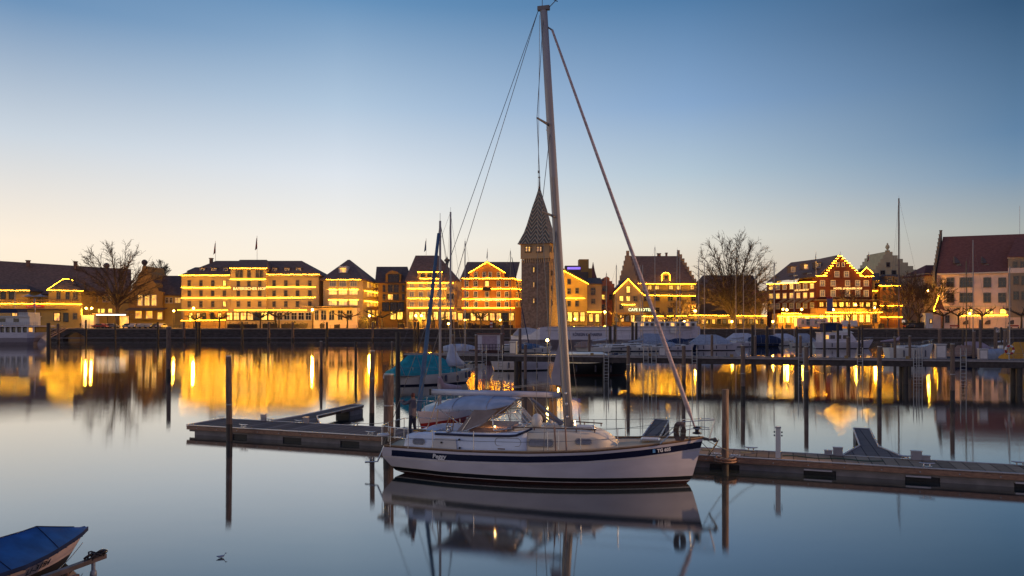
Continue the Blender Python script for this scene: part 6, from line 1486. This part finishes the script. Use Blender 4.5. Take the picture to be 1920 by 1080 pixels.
# lower step block on the side and winch
m = MB(); m.loft([[Vector((x, -1.26, .97)), Vector((x, -1.29, .97)), Vector((x + dx, -1.27, 1.36)), Vector((x + dx, -1.25, 1.36))] for x, dx in ((1.75, .15), (2.7, -.05))], smooth=False); m.build('side_locker', gelw, Y0)
for x, y, z, s_ in ((2.35, -1.12, 1.56, 1), (2.35, 1.12, 1.56, 1), (7.2, -.35, 1.70, .7)):
    m = MB(); m.lathe((x, y, z), [(.09 * s_, 0), (.09 * s_, .05), (.055 * s_, .08), (.05 * s_, .15 * s_), (.075 * s_, .17 * s_), (.07 * s_, .21 * s_), (.02, .22 * s_)], 12); m.build('winch', steel, Y0)
m = MB()
for (x, z) in ((2.15, 1.22), (2.78, 1.34), (2.8, 1.06)): m.tube([(x, -1.255, z), (x, -1.31, z)], .035, 8)
m.build('port_fittings', black, Y0)
# windows
def pill(x0_, x1_, z0_, z1_, yf):
    m = MB(); n = 14; pts = []
    h_ = (z1_ - z0_) / 2; zc = (z0_ + z1_) / 2
    for k in range(n):
        a = 2 * math.pi * k / n; cx_ = (x1_ - h_) if math.cos(a) > 0 else (x0_ + h_); pts.append((cx_ + h_ * math.cos(a), zc + h_ * math.sin(a)))
    return pts
for x0_, x1_, z0_, z1_ in ((1.12, 1.52, 1.14, 1.30), (4.05, 4.88, 1.20, 1.42), (5.16, 5.98, 1.22, 1.43), (6.72, 7.22, 1.32, 1.48)):
    for sy in (-1, 1):
        yf = lambda x: (1.25 if x < 3 else max(.6, 1.21 - .07 * max(0, x - 5.2) - .05 * max(0, x - 6) - .06 * max(0, x - 6.8))) + .012
        pts = pill(x0_, x1_, z0_, z1_, None)
        m = MB(); fr_o = [Vector((x0_ + (x1_ - x0_) / 2 + (x - (x0_ + x1_) / 2) * 1.07, sy * (yf(x) + .004), (z0_ + z1_) / 2 + (z - (z0_ + z1_) / 2) * 1.22)) for x, z in pts]
        m.tube(fr_o + [fr_o[0]], .013, 5, cap=False); m.add([Vector((x, sy * (yf(x) - 0.002), z)) for x, z in pts] + [Vector((x, sy * (yf(x) - .03), z)) for x, z in pts], [tuple(range(14)) if sy < 0 else tuple(range(13, -1, -1))], 1)
        m.build('cabin_window', [galv, glassc], Y0)
for sy in (-1, 1):      # grab rail
    m = MB(); m.tube([(4.55, sy * .98, 1.78), (6.0, sy * .94, 1.79), (7.35, sy * .78, 1.77)], .022, 5)
    for x, y, z in ((4.6, .98, 1.72), (5.3, .96, 1.73), (6.0, .94, 1.73), (6.7, .88, 1.72), (7.3, .79, 1.71)): m.tube([(x, sy * y, z - .05), (x, sy * y, z + .07)], .02, 5)
    m.build('grab_rail', teakd, Y0)
for x, w_, z, l_ in ((6.85, .3, 1.735, .62), (9.05, .26, 1.395, .62), (5.75, .28, 1.76, .5)):
    m = MB(); m.box((x, 0, z), (l_, w_ * 2, .05)); m.box((x, 0, z + .03), (l_ * .86, w_ * 1.7, .02), 1); m.build('hatch', [steel, white], Y0)
# windscreen
m = MB(); wsb = [(3.95, -1.10, 1.66), (4.92, -.80, 1.78), (5.02, 0, 1.81), (4.92, .80, 1.78), (3.95, 1.10, 1.66)]; wst_ = [(3.85, -.98, 2.14), (4.52, -.68, 2.24), (4.62, 0, 2.26), (4.52, .68, 2.24), (3.85, .98, 2.14)]
m.tube(wst_, .025, 6); m.tube(wsb, .022, 6)
for a, c_ in zip(wsb, wst_): m.tube([a, c_], .022, 6)
m.tube([(4.98, -.4, 1.80), (4.57, -.34, 2.25)], .02, 6); m.tube([(4.98, .4, 1.80), (4.57, .34, 2.25)], .02, 6); m.build('windscreen_frame', steel, Y0)
gm = bpy.data.materials.new('clear_windscreen'); gm.use_nodes = True; g_ = gm.node_tree; pb = g_.nodes['Principled BSDF']; pb.inputs['Roughness'].default_value = .03; pb.inputs['Alpha'].default_value = .28; pb.inputs['Base Color'].default_value = (.5, .6, .65, 1)
m = MB(); m.add(wsb + wst_, [(i, i + 1, i + 6, i + 5) for i in range(4)]); m.build('windscreen_glass', gm, Y0)
# canopy (bimini + sprayhood)
m = MB(); rr = []
for x, zc, ze, w_ in ((1.85, 2.42, 2.34, 1.12), (2.0, 2.54, 2.34, 1.18), (2.5, 2.66, 2.35, 1.2), (3.2, 2.74, 2.36, 1.2), (3.7, 2.71, 2.36, 1.18), (4.15, 2.70, 2.44, 1.06), (4.5, 2.62, 2.54, .88)):
    rr.append([Vector((x, w_ * math.sin(q * math.pi / 16), ze + (zc - ze) * math.cos(q * math.pi / 16))) for q in range(-8, 9)])
m.loft(rr, closed=False, caps=False)
rr2 = [[v + Vector((0, 0, -.015)) for v in r][::-1] for r in rr]; m.loft(rr2, closed=False, caps=False)
for k_ in (2, 4): m.tube([v + Vector((0, 0, .006)) for v in rr[k_]], .012, 4, 1, cap=False)
m.build('canopy', [mat('blue_grey_canvas', (.36, .41, .52), .85, .14, 3, bump=.5), tin], Y0)
for sy in (-1, 1):
    m = MB(); tri = [Vector((3.30, sy * 1.19, 2.37)), Vector((4.1, sy * 1.16, 2.36)), Vector((3.5, sy * 1.12, 1.80)), Vector((2.75, sy * 1.08, 1.58)), Vector((2.62, sy * 1.08, 1.58))]
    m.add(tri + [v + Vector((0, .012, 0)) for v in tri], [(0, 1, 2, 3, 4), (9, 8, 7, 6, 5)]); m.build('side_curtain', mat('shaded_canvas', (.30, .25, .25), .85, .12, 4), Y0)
    m = MB(); m.tube([(1.95, sy * 1.15, 2.37), (2.9, sy * 1.05, 1.72), (3.1, sy * 1.05, 1.58)], .018, 6); m.tube([(3.35, sy * 1.16, 2.37), (2.8, sy * 1.08, 1.58)], .018, 6); m.tube([(4.48, sy * .88, 2.54), (3.6, sy * 1.1, 1.9), (2.9, sy * 1.12, 1.6)], .018, 6); m.build('canopy_frame', steel, Y0)
m = MB(); m.bx((3.0, -.95, 1.25), (4.3, .95, 1.72)); m.build('companionway', tan, Y0)
m = MB(); c_ = Vector((2.0, .0, 1.55)); m.tube([c_ + Vector((.05 * math.sin(a * math.pi / 10), .38 * math.cos(a * math.pi / 10), .38 * math.sin(a * math.pi / 10))) for a in range(21)], .018, 6, cap=False)
for a in range(5): m.tube([c_, c_ + Vector((0, .38 * math.cos(a * 1.2566), .38 * math.sin(a * 1.2566)))], .01, 4)
m.tube([(2.0, 0, 1.5), (2.1, 0, .95)], .05, 8); m.build('steering_wheel', teak, Y0)
m = MB(); m.ball((3.95, -1.0, 1.78), .032, 0, 8, 6); m.build('cabin_lamp', glow('cabin_lamp_glow', (1, .5, .12), 18), Y0)
ld = bpy.data.lights.new('cabin_light', 'POINT'); ld.energy = 6; ld.color = (1, .5, .16); lo = bpy.data.objects.new('cabin_light', ld); col.objects.link(lo); lo.parent = Y0; lo.location = (3.9, -.8, 1.9)
# radar dome
m = MB(); m.lathe((5.28, -.42, 1.74), [(.13, 0), (.15, .05), (.185, .08), (.195, .2), (.18, .32), (.12, .41), (.03, .45)], 16); m.build('radar_dome', gelw, Y0)
m = MB(); m.ball((5.6, .3, 1.83), .09, 0, 10, 6); m.bx((5.45, .2, 1.74), (5.8, .5, 1.8)); m.build('vent_cowl', gelw, Y0)
# mast
mf, mt_ = Vector((6.30, 0, 1.60)), Vector((5.42, 0, 16.05))
def mp_(t): return mf.lerp(mt_, t)
m = MB(); rr = []
for t in (0, .1, .35, .6, .8, 1):
    c_ = mp_(t); w_ = 1 - .22 * t
    rr.append([c_ + Vector((.165 * w_ * math.cos(a * math.pi / 7), .105 * w_ * math.sin(a * math.pi / 7), 0)) for a in range(14)])
m.loft(rr); m.build('mast', alu, Y0)
m = MB(); m.box(mt_ + Vector((0, 0, .08)), (.42, .14, .14)); m.tube([mt_ + Vector((.2, 0, .1)), mt_ + Vector((.42, 0, .3))], .015, 4); m.tube([mt_ + Vector((-.05, 0, .1)), mt_ + Vector((-.05, 0, .55))], .012, 4); m.tube([mt_ + Vector((.36, -.12, .3)), mt_ + Vector((.46, .12, .32))], .02, 4); m.build('masthead', aludk, Y0)
tips = {}
for z in (9.0, 12.2):
    c_ = mp_((z - 1.6) / 14.65); L_ = 1.02 if z < 10 else .82
    m = MB()
    for sy in (-1, 1):
        tip = c_ + Vector((-.30, sy * L_, .08)); tips[(z, sy)] = tip; m.tube([c_, tip], [.05, .03], 6)
    m.build('spreader', aludk, Y0)
m = MB(); wr_ = .011
for sy in (-1, 1):
    cp = Vector((6.15, sy * 1.58, 1.12)); m.tube([mt_, tips[(12.2, sy)], tips[(9.0, sy)], cp], wr_, 4); m.tube([mp_(.72), tips[(9.0, sy)]], wr_, 4)
    m.tube([mp_(.5), cp + Vector((.35, 0, .04))], wr_, 4); m.tube([mp_(.5), cp + Vector((-.4, 0, 0))], wr_, 4)
    m.tube([mt_ + Vector((-.2, 0, 0)), Vector((-.05, sy * 1.05, 1.05))], wr_, 4)
m.build('standing_rigging', wire, Y0)
m = MB()
for sy in (-1, 1):
    for dx in (0, .35): a = Vector((6.15 + dx, sy * 1.58, 1.12)); b_ = (tips[(9.0, sy)] if dx == 0 else mp_(.5)); m.tube([a, a + (b_ - a).normalized() * .8], .028, 6)
m.build('rigging_screws', teakd if False else tan, Y0)
# furled headsail
a, c_ = Vector((10.52, 0, 1.75)), Vector((5.72, 0, 15.35)); n = 40
m = MB(); pts = [a.lerp(c_, t / n) for t in range(n + 1)]; m.tube(pts, [(.03 if t < 2 else .076 * (1 - .5 * t / n)) for t in range(n + 1)], 8); m.build('furled_headsail', mat('furled_sailcloth', (.42, .33, .35), .85, .3, 4, bump=.4, stretch=(1, 1, 3)), Y0)
m = MB(); m.lathe((10.56, 0, 1.62), [(.05, 0), (.15, .02), (.15, .06), (.07, .08), (.07, .18), (.14, .2), (.14, .23), (.04, .26)], 12); m.build('furling_drum', black, Y0)
m = MB(); m.tube([c_, mp_(.965)], .03, 5); m.build('headsail_swivel', wire, Y0)
# mainsail leech hanging in the mast slot and boom
bm0, bm1 = Vector((6.02, 0, 2.80)), Vector((1.32, 0, 2.80))
m = MB(); m.loft([[p + Vector((0, .075 * math.sin(k * math.pi / 5), .105 * math.cos(k * math.pi / 5))) for k in range(10)] for p in (bm0, bm1)]); m.build('boom', mat('grey_boom', (.50, .50, .58), .4, .08, metal=.1), Y0)
m = MB(); m.box(bm1 + Vector((-.03, 0, 0)), (.06, .16, .22)); m.box(bm0 + Vector((.12, 0, 0)), (.24, .08, .12)); m.build('boom_fittings', black, Y0)
sl = [Vector((6.0, .03, 4.9)), Vector((5.88, .03, 6.2)), Vector((5.98, .03, 3.35)), Vector((5.35, .03, 3.35)), Vector((5.33, .03, 3.5))]
m = MB(); tri = [Vector((5.96, 0, 4.6)), Vector((6.03, 0, 3.12)), Vector((5.62, 0, 3.15)), Vector((5.68, 0, 3.45))]
m.add(tri + [v + Vector((0, .02, 0)) for v in tri], [(0, 1, 2, 3), (7, 6, 5, 4)]); m.build('sail_clew', mat('grey_sailcloth', (.33, .30, .36), .85, .12, 3), Y0)
m = MB(); m.tube([(5.62, 0, 3.17), (3.9, 0, 2.95)], .012, 4); m.tube([(5.62, 0, 3.2), (3.7, .03, 2.98)], .012, 4); m.tube([(4.9, 0, 2.7), (6.0, -1.1, 1.3)], .012, 4); m.tube([(4.85, 0, 2.7), (5.9, -.5, 1.75)], .014, 4)
m.tube([(1.6, 0, 2.7), (1.3, -.4, 1.55)], .02, 4); m.tube([(1.6, 0, 2.7), (1.35, .4, 1.55)], .02, 4)
for q in (-.09, .05, .12): m.tube([mp_(.02) + Vector((q, -.12, 0)), mp_(.6) + Vector((q * .6, -.1, 0))], .009, 4)
m.tube([mp_(.99) + Vector((-.15, 0, 0)), Vector((5.2, -.2, 1.8))], .008, 4); m.build('running_rigging', rope, Y0)
m = MB(); m.tube([(4.95, 0, 2.66), (6.1, 0, 1.82)], .055, 8); m.tube([(5.35, 0, 2.15), (6.05, 0, 1.78)], .035, 8); m.build('boom_vang', mat('grey_boom_dark', (.2, .2, .24), .4, .1), Y0)
m = MB()
for z in (.08, .2, .3): m.tube([mp_(z / 14) + Vector((.16, -.05, 0)), mp_(z / 14) + Vector((.24, -.1, .02))], .05, 6)
for t in (.03, .06, .085): m.lathe(mp_(t) + Vector((0, -.15, 0)), [(.05, 0), (.05, .08), (.03, .1)], 8)
m.build('mast_winch', steel, Y0)
# pulpit, pushpit, guard wires
def hb(x):
    best = min(rg, key=lambda r: abs(r[-1].x - x)); return best[-1].y, best[-1].z
m = MB()
for sy in (-1, 1):
    (ya, za), (yb, zb) = hb(9.45), hb(10.3)
    m.tube([(9.4, sy * ya, za), (9.7, sy * ya * .9, za + .3), (10.1, sy * yb * 1.2, zb + .58), (10.9, sy * .22, 2.12), (11.1, sy * .12, 2.12)], .016, 6); m.tube([(9.75, sy * ya * .85, za + .36), (10.4, sy * .4, 1.85), (10.95, sy * .18, 1.82)], .013, 6)
    m.tube([(10.95, sy * .15, 1.5), (11.12, sy * .12, 2.12)], .016, 6); m.tube([(10.3, sy * yb, zb), (10.35, sy * yb, zb + .6)], .014, 6)
m.tube([(11.1, -.12, 2.12), (11.1, .12, 2.12)], .016, 6); m.build('pulpit', steel, Y0)
m = MB()
for z in (.34, .68):
    m.tube([(1.0, -1.42, 1.0 + z * .95), (.3, -1.32, 1.0 + z), (-.15, -1.0, 1.0 + z), (-.22, -.3, 1.0 + z)], .016, 6); m.tube([(1.0, 1.42, 1.0 + z * .95), (.3, 1.32, 1.0 + z), (-.15, 1.0, 1.0 + z), (-.22, .3, 1.0 + z)], .016, 6)
for x, y in ((1.0, 1.42), (.3, 1.32), (-.15, 1.0), (-.22, .3)):
    for sy in (-1, 1): m.tube([(x, sy * y, 1.0), (x, sy * y, 1.68)], .015, 6)
m.build('pushpit', steel, Y0)
xs_ = (1.9, 3.4, 5.9, 6.25, 6.95, 8.1)
m = MB()
for sy in (-1, 1):
    pts = [(1.0, sy * 1.42)] + [(x, sy * (hb(x)[0] - .06)) for x in (1.9, 3.4, 5.0, 6.6, 8.1, 9.2)] + [(9.75, sy * hb(9.6)[0] * .9)]
    for dz in (.33, .64): m.tube([(x, y, hb(x)[1] + dz) for x, y in pts], .007, 4)
m.build('guard_wires', wire, Y0)
for x in xs_:
    for sy in (-1, 1):
        y, z = hb(x); MB().tube([(x, sy * (y - .06), z - .02), (x - (.12 if x == 5.9 else 0) * 0, sy * (y - .06), z + .66)], .015, 6).build('stanchion', steel, Y0)
# anchor and bow roller
m = MB(); m.bx((10.75, -.09, 1.44), (11.16, .09, 1.50)); m.tube([(11.12, -.1, 1.46), (11.12, .1, 1.46)], .07, 10); m.loft([[Vector((x, y, z)) for y, z in ((-w_, z0_), (0, z1_), (w_, z0_))] for x, w_, z0_, z1_ in ((10.92, .02, .98, .9), (11.0, .12, 1.1, 1.02), (11.18, .13, 1.38, 1.3), (11.25, .03, 1.5, 1.46))], smooth=False); m.tube([(10.6, 0, 1.55), (11.22, 0, 1.42)], .03, 6); m.build('anchor', mat('anchor_iron', (.10, .09, .09), .5, .2, metal=.5), Y0)
m = MB(); random.seed(5)   # coiled lines hanging at the pulpit
for k in range(5):
    cx_ = 9.95 + k * .035; m.tube([(cx_ + .12 * math.sin(a * .7), -.62 + .05 * math.cos(a * 2), 1.78 + .3 * math.cos(a * .7)) for a in range(10)], .022, 5)
m.build('coiled_line', mat('grey_brown_rope', (.14, .10, .09), .9, .3), Y0)
# stern: liferaft/horseshoe cushion, ensign staff, outboard bracket, cushions
m = MB(); m.lathe((.08, -1.42, 1.36), [(.02, 0), (.2, .02), (.22, .06), (.2, .1), (.02, .12)], 14); m.build('horseshoe_buoy', gelw, Y0)
MB().tube([(-.05, -1.0, 1.0), (-.3, -1.05, .42), (-.75, -1.1, .38)], .03, 6).build('stern_fitting', steel, Y0)
MB().bx((1.05, -1.1, 1.53), (1.4, -.75, 1.56)).build('lit_cushion', yel, Y0)
for x, y in ((1.35, -1.1), (1.6, -1.1), (4.3, -1.45), (7.6, .2)): MB().tube([(x - .12, y, hb(x)[1] + (.55 if x < 2 else .06)), (x + .12, y, hb(x)[1] + (.55 if x < 2 else .06))], .02, 6).build('cleat', teakd, Y0)
# lettering on the near side, following the hull
def hullpt(x, dz):     # near side skin a distance dz below the sheer
    best = sorted(rg, key=lambda r: abs(r[0].x - x))[:2]; r = best[0]
    z = r[0].z - dz; k = min(range(10), key=lambda i: abs(r[i].z - z)); return Vector((x, r[k].y - .006, z)), r
wl = mat('white_letters', (.8, .8, .82), .4, 0)
for txt, x, dz, sz, sh_, bl_ in (('Peggy', 1.92, .235, .22, .2, .006), ('TG 605', 9.32, .225, .15, 0, .006)):
    i0 = min(range(len(rg)), key=lambda i: abs(rg[i][0].x - x)); i1 = min(range(len(rg)), key=lambda i: abs(rg[i][0].x - x - .55)); a, c_ = rg[i0][1], rg[i1][1]
    ang = math.atan2(c_.y - a.y, c_.x - a.x); tilt = math.atan2(c_.z - a.z, (c_ - a).length)
    low = rg[i0][3]; upv = (a - low).normalized(); lean = math.atan2(-(a.y - low.y), (a.z - low.z))
    textmesh(txt, sz, wl, Y0, (x, a.y + (x - a.x) * math.tan(ang) - .035, a.z - dz + .05), rot=(R(90) + lean, -tilt, ang), bold=bl_, shear=sh_, extrude=.003)
    if txt[0] == 'T': q = MB(); q.box((x - .1, a.y + (x - .1 - a.x) * math.tan(ang) - .012, a.z - dz + .05), (.09, .008, .11), 0, ang); q.build('registration_flag', mat('light_blue_decal', (.1, .3, .6), .5, 0), Y0)
# mooring lines
hose = tag(MB().tube([pp(ppx(1459, .35) + .15 + k * .22, .75 + .12 * math.sin(k * .9), .475) for k in range(16)], .018, 5).build('water_hose', mat('green_hose', (.03, .08, .05), .5, .1), None, pp(ppx(1459, .35), .7, .45)), 'thin dark green hose lying on the boards beside the pedestal', 'hose')
def line_thing(label, a, b_, sag=.15, r=.012):
    a, b_ = Vector(a), Vector(b_); o = tag(MB().tube([a.lerp(b_, t / 10) - Vector((0, 0, sag * math.sin(math.pi * t / 10))) for t in range(11)], r, 5).build('mooring_line', rope if r > .014 else wire, None, a), label, 'rope', 'mooring lines')
    return o
ca, sa_ = math.cos(R(-14.3)), math.sin(R(-14.3))
def yw(x, y, z): return Vector((-4.16 + x * ca - y * sa_, 27.1 + x * sa_ + y * ca, z))
line_thing('mooring line from the yacht bow past the ringed pile to the pontoon', yw(10.9, 0, 1.42), pp(ppx(1432, 1.2), 1.2, .55), .25)
line_thing('thin line from the yacht stern rail to the pontoon cleat on the left', yw(-.2, 1.0, 1.66), pp(ppx(667, 2.3), 2.3, .6), .1)
line_thing('thin line from the yacht bow back to the pontoon', yw(10.7, -.2, 1.4), pp(ppx(1385, .2), .2, .5), .3)
# floodlight on the pontoon beyond the right edge: the warm light falling along the yacht's foredeck
fp = pp(37.2, .9, .455)
o = thing('flood_lamp', 'lamp post with a warm shielded floodlight at the far right end of the pontoon', 'lamp', fp)
MB().tube([fp, fp + Vector((0, 0, 4.1))], [.07, .05], 8).build('post', galv, o)
MB().box(fp + Vector((-.1, 0, 4.2)), (.3, .4, .25)).build('housing', iron, o)
MB().box(fp + Vector((-.262, 0, 4.2)), (.01, .32, .18)).build('lens', glow('flood_lens', (1, .6, .25), 20), o)
ld = bpy.data.lights.new('flood_light', 'SPOT'); ld.energy = 8500; ld.color = (1, .60, .30); ld.spot_size = R(62); ld.spot_blend = .7; ld.shadow_soft_size = .12
lo = bpy.data.objects.new('flood_light', ld); col.objects.link(lo); lo.parent = o; lo.location = (-.35, 0, 4.2)
lo.rotation_euler = (Vector((5.5, 24.6, 4.6)) - (fp + Vector((-.35, 0, 4.2)))).to_track_quat('-Z', 'Y').to_euler()
# ---- person standing on the yacht's stern
PT2 = [(0, 0, .92), (.0, 0, 1.12), (.0, 0, 1.36), (-.01, 0, 1.50), (-.02, 0, 1.60), (.0, 0, 1.73),
       (.0, .17, 1.43), (.0, -.17, 1.43), (.22, .22, 1.30), (.22, -.22, 1.28), (.42, .10, 1.40), (.42, -.10, 1.38), (.49, .06, 1.45), (.49, -.06, 1.43),
       (0, .10, .86), (0, -.10, .86), (.05, .11, .48), (-.02, -.11, .48), (.0, .12, .08), (-.12, -.13, .08), (.17, .12, .04), (.05, -.14, .04)]
pz = 1.0
person('person with auburn hair in a grey jacket on the yacht stern raising a phone', yw(.45, .35, pz), R(160), PT2, RD, ED, (12, 13), jk, tr, skinm, hairm)
o = thing('smartphone', 'small phone with lit screen held up by the person on the stern', 'phone', (0, 0, 0))
pw = yw(.45, .35, pz + 1.50) + Vector((.54 * math.cos(R(160)), .54 * math.sin(R(160)), 0)); o.location = pw; o.rotation_euler.z = R(160)
MB().box((0, 0, 0), (.012, .16, .08)).build('case', black, o); MB().box((-.008, 0, 0), (.004, .15, .07)).build('screen', glow('phone_screen', (.9, .95, .7), 2), o)
# ================================================================ ROWING BOAT bottom left
def q2(px, py, z): D = (H - z) * F / (py - HZ); return Vector(((px - 960) * D / F, D, z))
bow = q2(166, 987, .64)
ax = Vector((-.3, -.954, 0)); ax.normalize()      # towards the stern
sd_ = Vector((.954, -.3, 0)); sd_.normalize()
rbt = thing('rowing_boat', 'small white boat under a blue tarpaulin in the bottom left corner', 'boat', (bow.x, bow.y, 0))
def rp(u, v, z): return Vector((bow.x, bow.y, 0)) + ax * u + sd_ * v + Vector((0, 0, z))
rr = []; edge_l = []; edge_r = []; top = []
Wb = 1.55; cen = 0
for i in range(17):
    u = .0 + 5.2 * i / 16; wv = min(1, (u + .015) / 2.3) ** .72 * .86; sh = .64 - .10 * min(1, u / 1.6)
    ws = [(-.32 * 0 + wv * .25, -.15), (wv * .68, .05), (wv * .8, .22), (wv * .93, sh - .12), (wv, sh)]
    ro_ = .9 * max(0, 1 - u / .9) ** 1   # raked stem
    rr.append([rp(u + (.62 * (1 - z / .7)) * max(0, 1 - u / 1.4), v, z) for v, z in ws][::-1] + [rp(u + (.62 * (1 - z / .7)) * max(0, 1 - u / 1.4), -v, z) for v, z in ws])
m = MB(); m.loft(rr, closed=False, caps=False, smooth=True, mats=[0, 0, 1, 1, 1, 1, 1, 0, 0, 0]); m.build('hull', [mat('pinkish_white_paint', (.78, .58, .54), .5, .12), mat('dark_hull_bottom', (.03, .022, .02), .6, .3)], rbt)
m = MB(); tv = []
for r in rr:
    a, b_ = r[0], r[-1]; o_ = (a - b_).normalized() * .03
    tv.append([a + o_ + Vector((0, 0, -.07)), a + o_ + Vector((0, 0, .02)), a.lerp(b_, .3) + Vector((0, 0, .27 * min(1, len(tv) / 4) + .012 * math.sin(len(tv) * 1.7))), a.lerp(b_, .5) + Vector((0, 0, .42 * min(1, len(tv) / 4))), a.lerp(b_, .7) + Vector((0, 0, .27 * min(1, len(tv) / 4))), b_ - o_ + Vector((0, 0, .02)), b_ - o_ + Vector((0, 0, -.07))])
m.loft(tv, closed=False, caps=True, smooth=True, mats=[1, 0, 0, 0, 0, 1, 1]); m.build('tarpaulin', [blue, navyc], rbt)
m = MB()
for k_ in (4, 8, 12): m.tube([v + Vector((0, 0, .008)) for v in tv[k_][1:6]], .009, 4, cap=False)
m.tube([v[3] + Vector((0, 0, .008)) for v in tv[1:]], .008, 4, cap=False)
for k_ in range(1, 16): m.tube([tv[k_][0] + Vector((0, 0, -.01)), rr[k_][0].lerp(rr[k_][1], .8)], .006, 3)
m.build('lashing', navy, rbt)
i0, i1 = 6, 8; a, c_ = rr[i0][1], rr[i1][1]
a = rr[7][1].lerp(rr[7][2], .35); c_ = rr[4][1].lerp(rr[4][2], .35); dv = c_ - a; upv = (rr[6][1] - rr[6][2]).normalized()
X_ = dv.normalized(); Z_ = X_.cross(upv).normalized(); Y_ = Z_.cross(X_)
t_ = textmesh('LI-3184', .2, black, rbt, (0, 0, 0), bold=.0, space=1.15, shear=.1, extrude=.003)
t_.rotation_mode = 'QUATERNION'; t_.rotation_quaternion = Matrix((X_, Y_, Z_)).transposed().to_quaternion(); t_.location = a - Vector(rbt.location) + Z_ * .03 + X_ * .1
# boom arm of the berth beside it
A0, A1 = q2(60, 1092, .45), q2(196, 1042, .45)
arm = thing('berth_arm', 'metal mooring arm with coiled rope beside the rowing boat', 'mooring arm', (A1.x, A1.y, 0))
d_ = (A1 - A0).normalized(); A0 = A1 - d_ * 4.5; ang = math.atan2(d_.y, d_.x)
MB().box(A0.lerp(A1, .5), (4.5, .12, .09), 0, ang).build('beam', mat('rusty_steel', (.16, .11, .10), .6, .3, 5), arm)
MB().box(A0.lerp(A1, .5) - Vector((0, 0, .2)) - d_ * .3, (3.8, .08, .07), 0, ang).build('lower_beam', fender, arm)
m = MB()
for t in (.55, .8): c_ = A0.lerp(A1, t); m.tube([c_ - Vector((0, 0, .05)), c_ - Vector((0, 0, .5))], .035, 6)
m.build('bracket', fender, arm)
m = MB(); e_ = A1 - d_ * .28
m.tube([e_ + d_ * .0, e_ - Vector((0, 0, .55))], .04, 8); m.ball(e_ - Vector((0, 0, .3)), .07, 0, 8, 6, 1.8); m.build('shackle', galv, arm)
m = MB(); random.seed(9)
for k in range(9):
    c_ = A1 - d_ * (.06 + .045 * k) + Vector((0, 0, .07 + .02 * (k % 3))); m.tube([c_ + Vector((.09 * math.cos(a * .8) * (1 if k % 2 else .7), .07 * math.sin(a * .8), .05 * math.sin(a * .8 + k))) for a in range(9)], .018, 5)
m.build('coiled_rope', mat('dark_rope', (.05, .04, .04), .9, .2), arm)
MB().ball(A1 - d_ * .05 + Vector((0, 0, .10)), .10, 0, 10, 6, .5).build('end_fender', black, arm)
a = rr[2][0]; line_thing('thin line from the rowing boat bow to the mooring arm', rp(.25, .1, .35), A0.lerp(A1, .72), .05, .008)
# little bird-like float in the calm water
o = thing('gull', 'small grey gull floating on the calm water below the left pile', 'gull', q2(415, 1046, 0), R(20), local=True)
m = MB(); m.loft([[Vector((x, r_ * math.cos(a * math.pi / 4), z + r_ * .7 * math.sin(a * math.pi / 4))) for a in range(8)] for x, r_, z in ((-.22, .01, .10), (-.12, .06, .07), (0, .085, .06), (.1, .06, .08), (.14, .035, .13), (.16, .035, .19), (.2, .03, .2), (.25, .006, .19))]); m.build('body', cloth2, o); o.scale = (.5, .5, .5)
for p_ in list(bpy.data.objects):
    if p_.type == 'MESH' and not p_.data.materials: p_.data.materials.append(white)
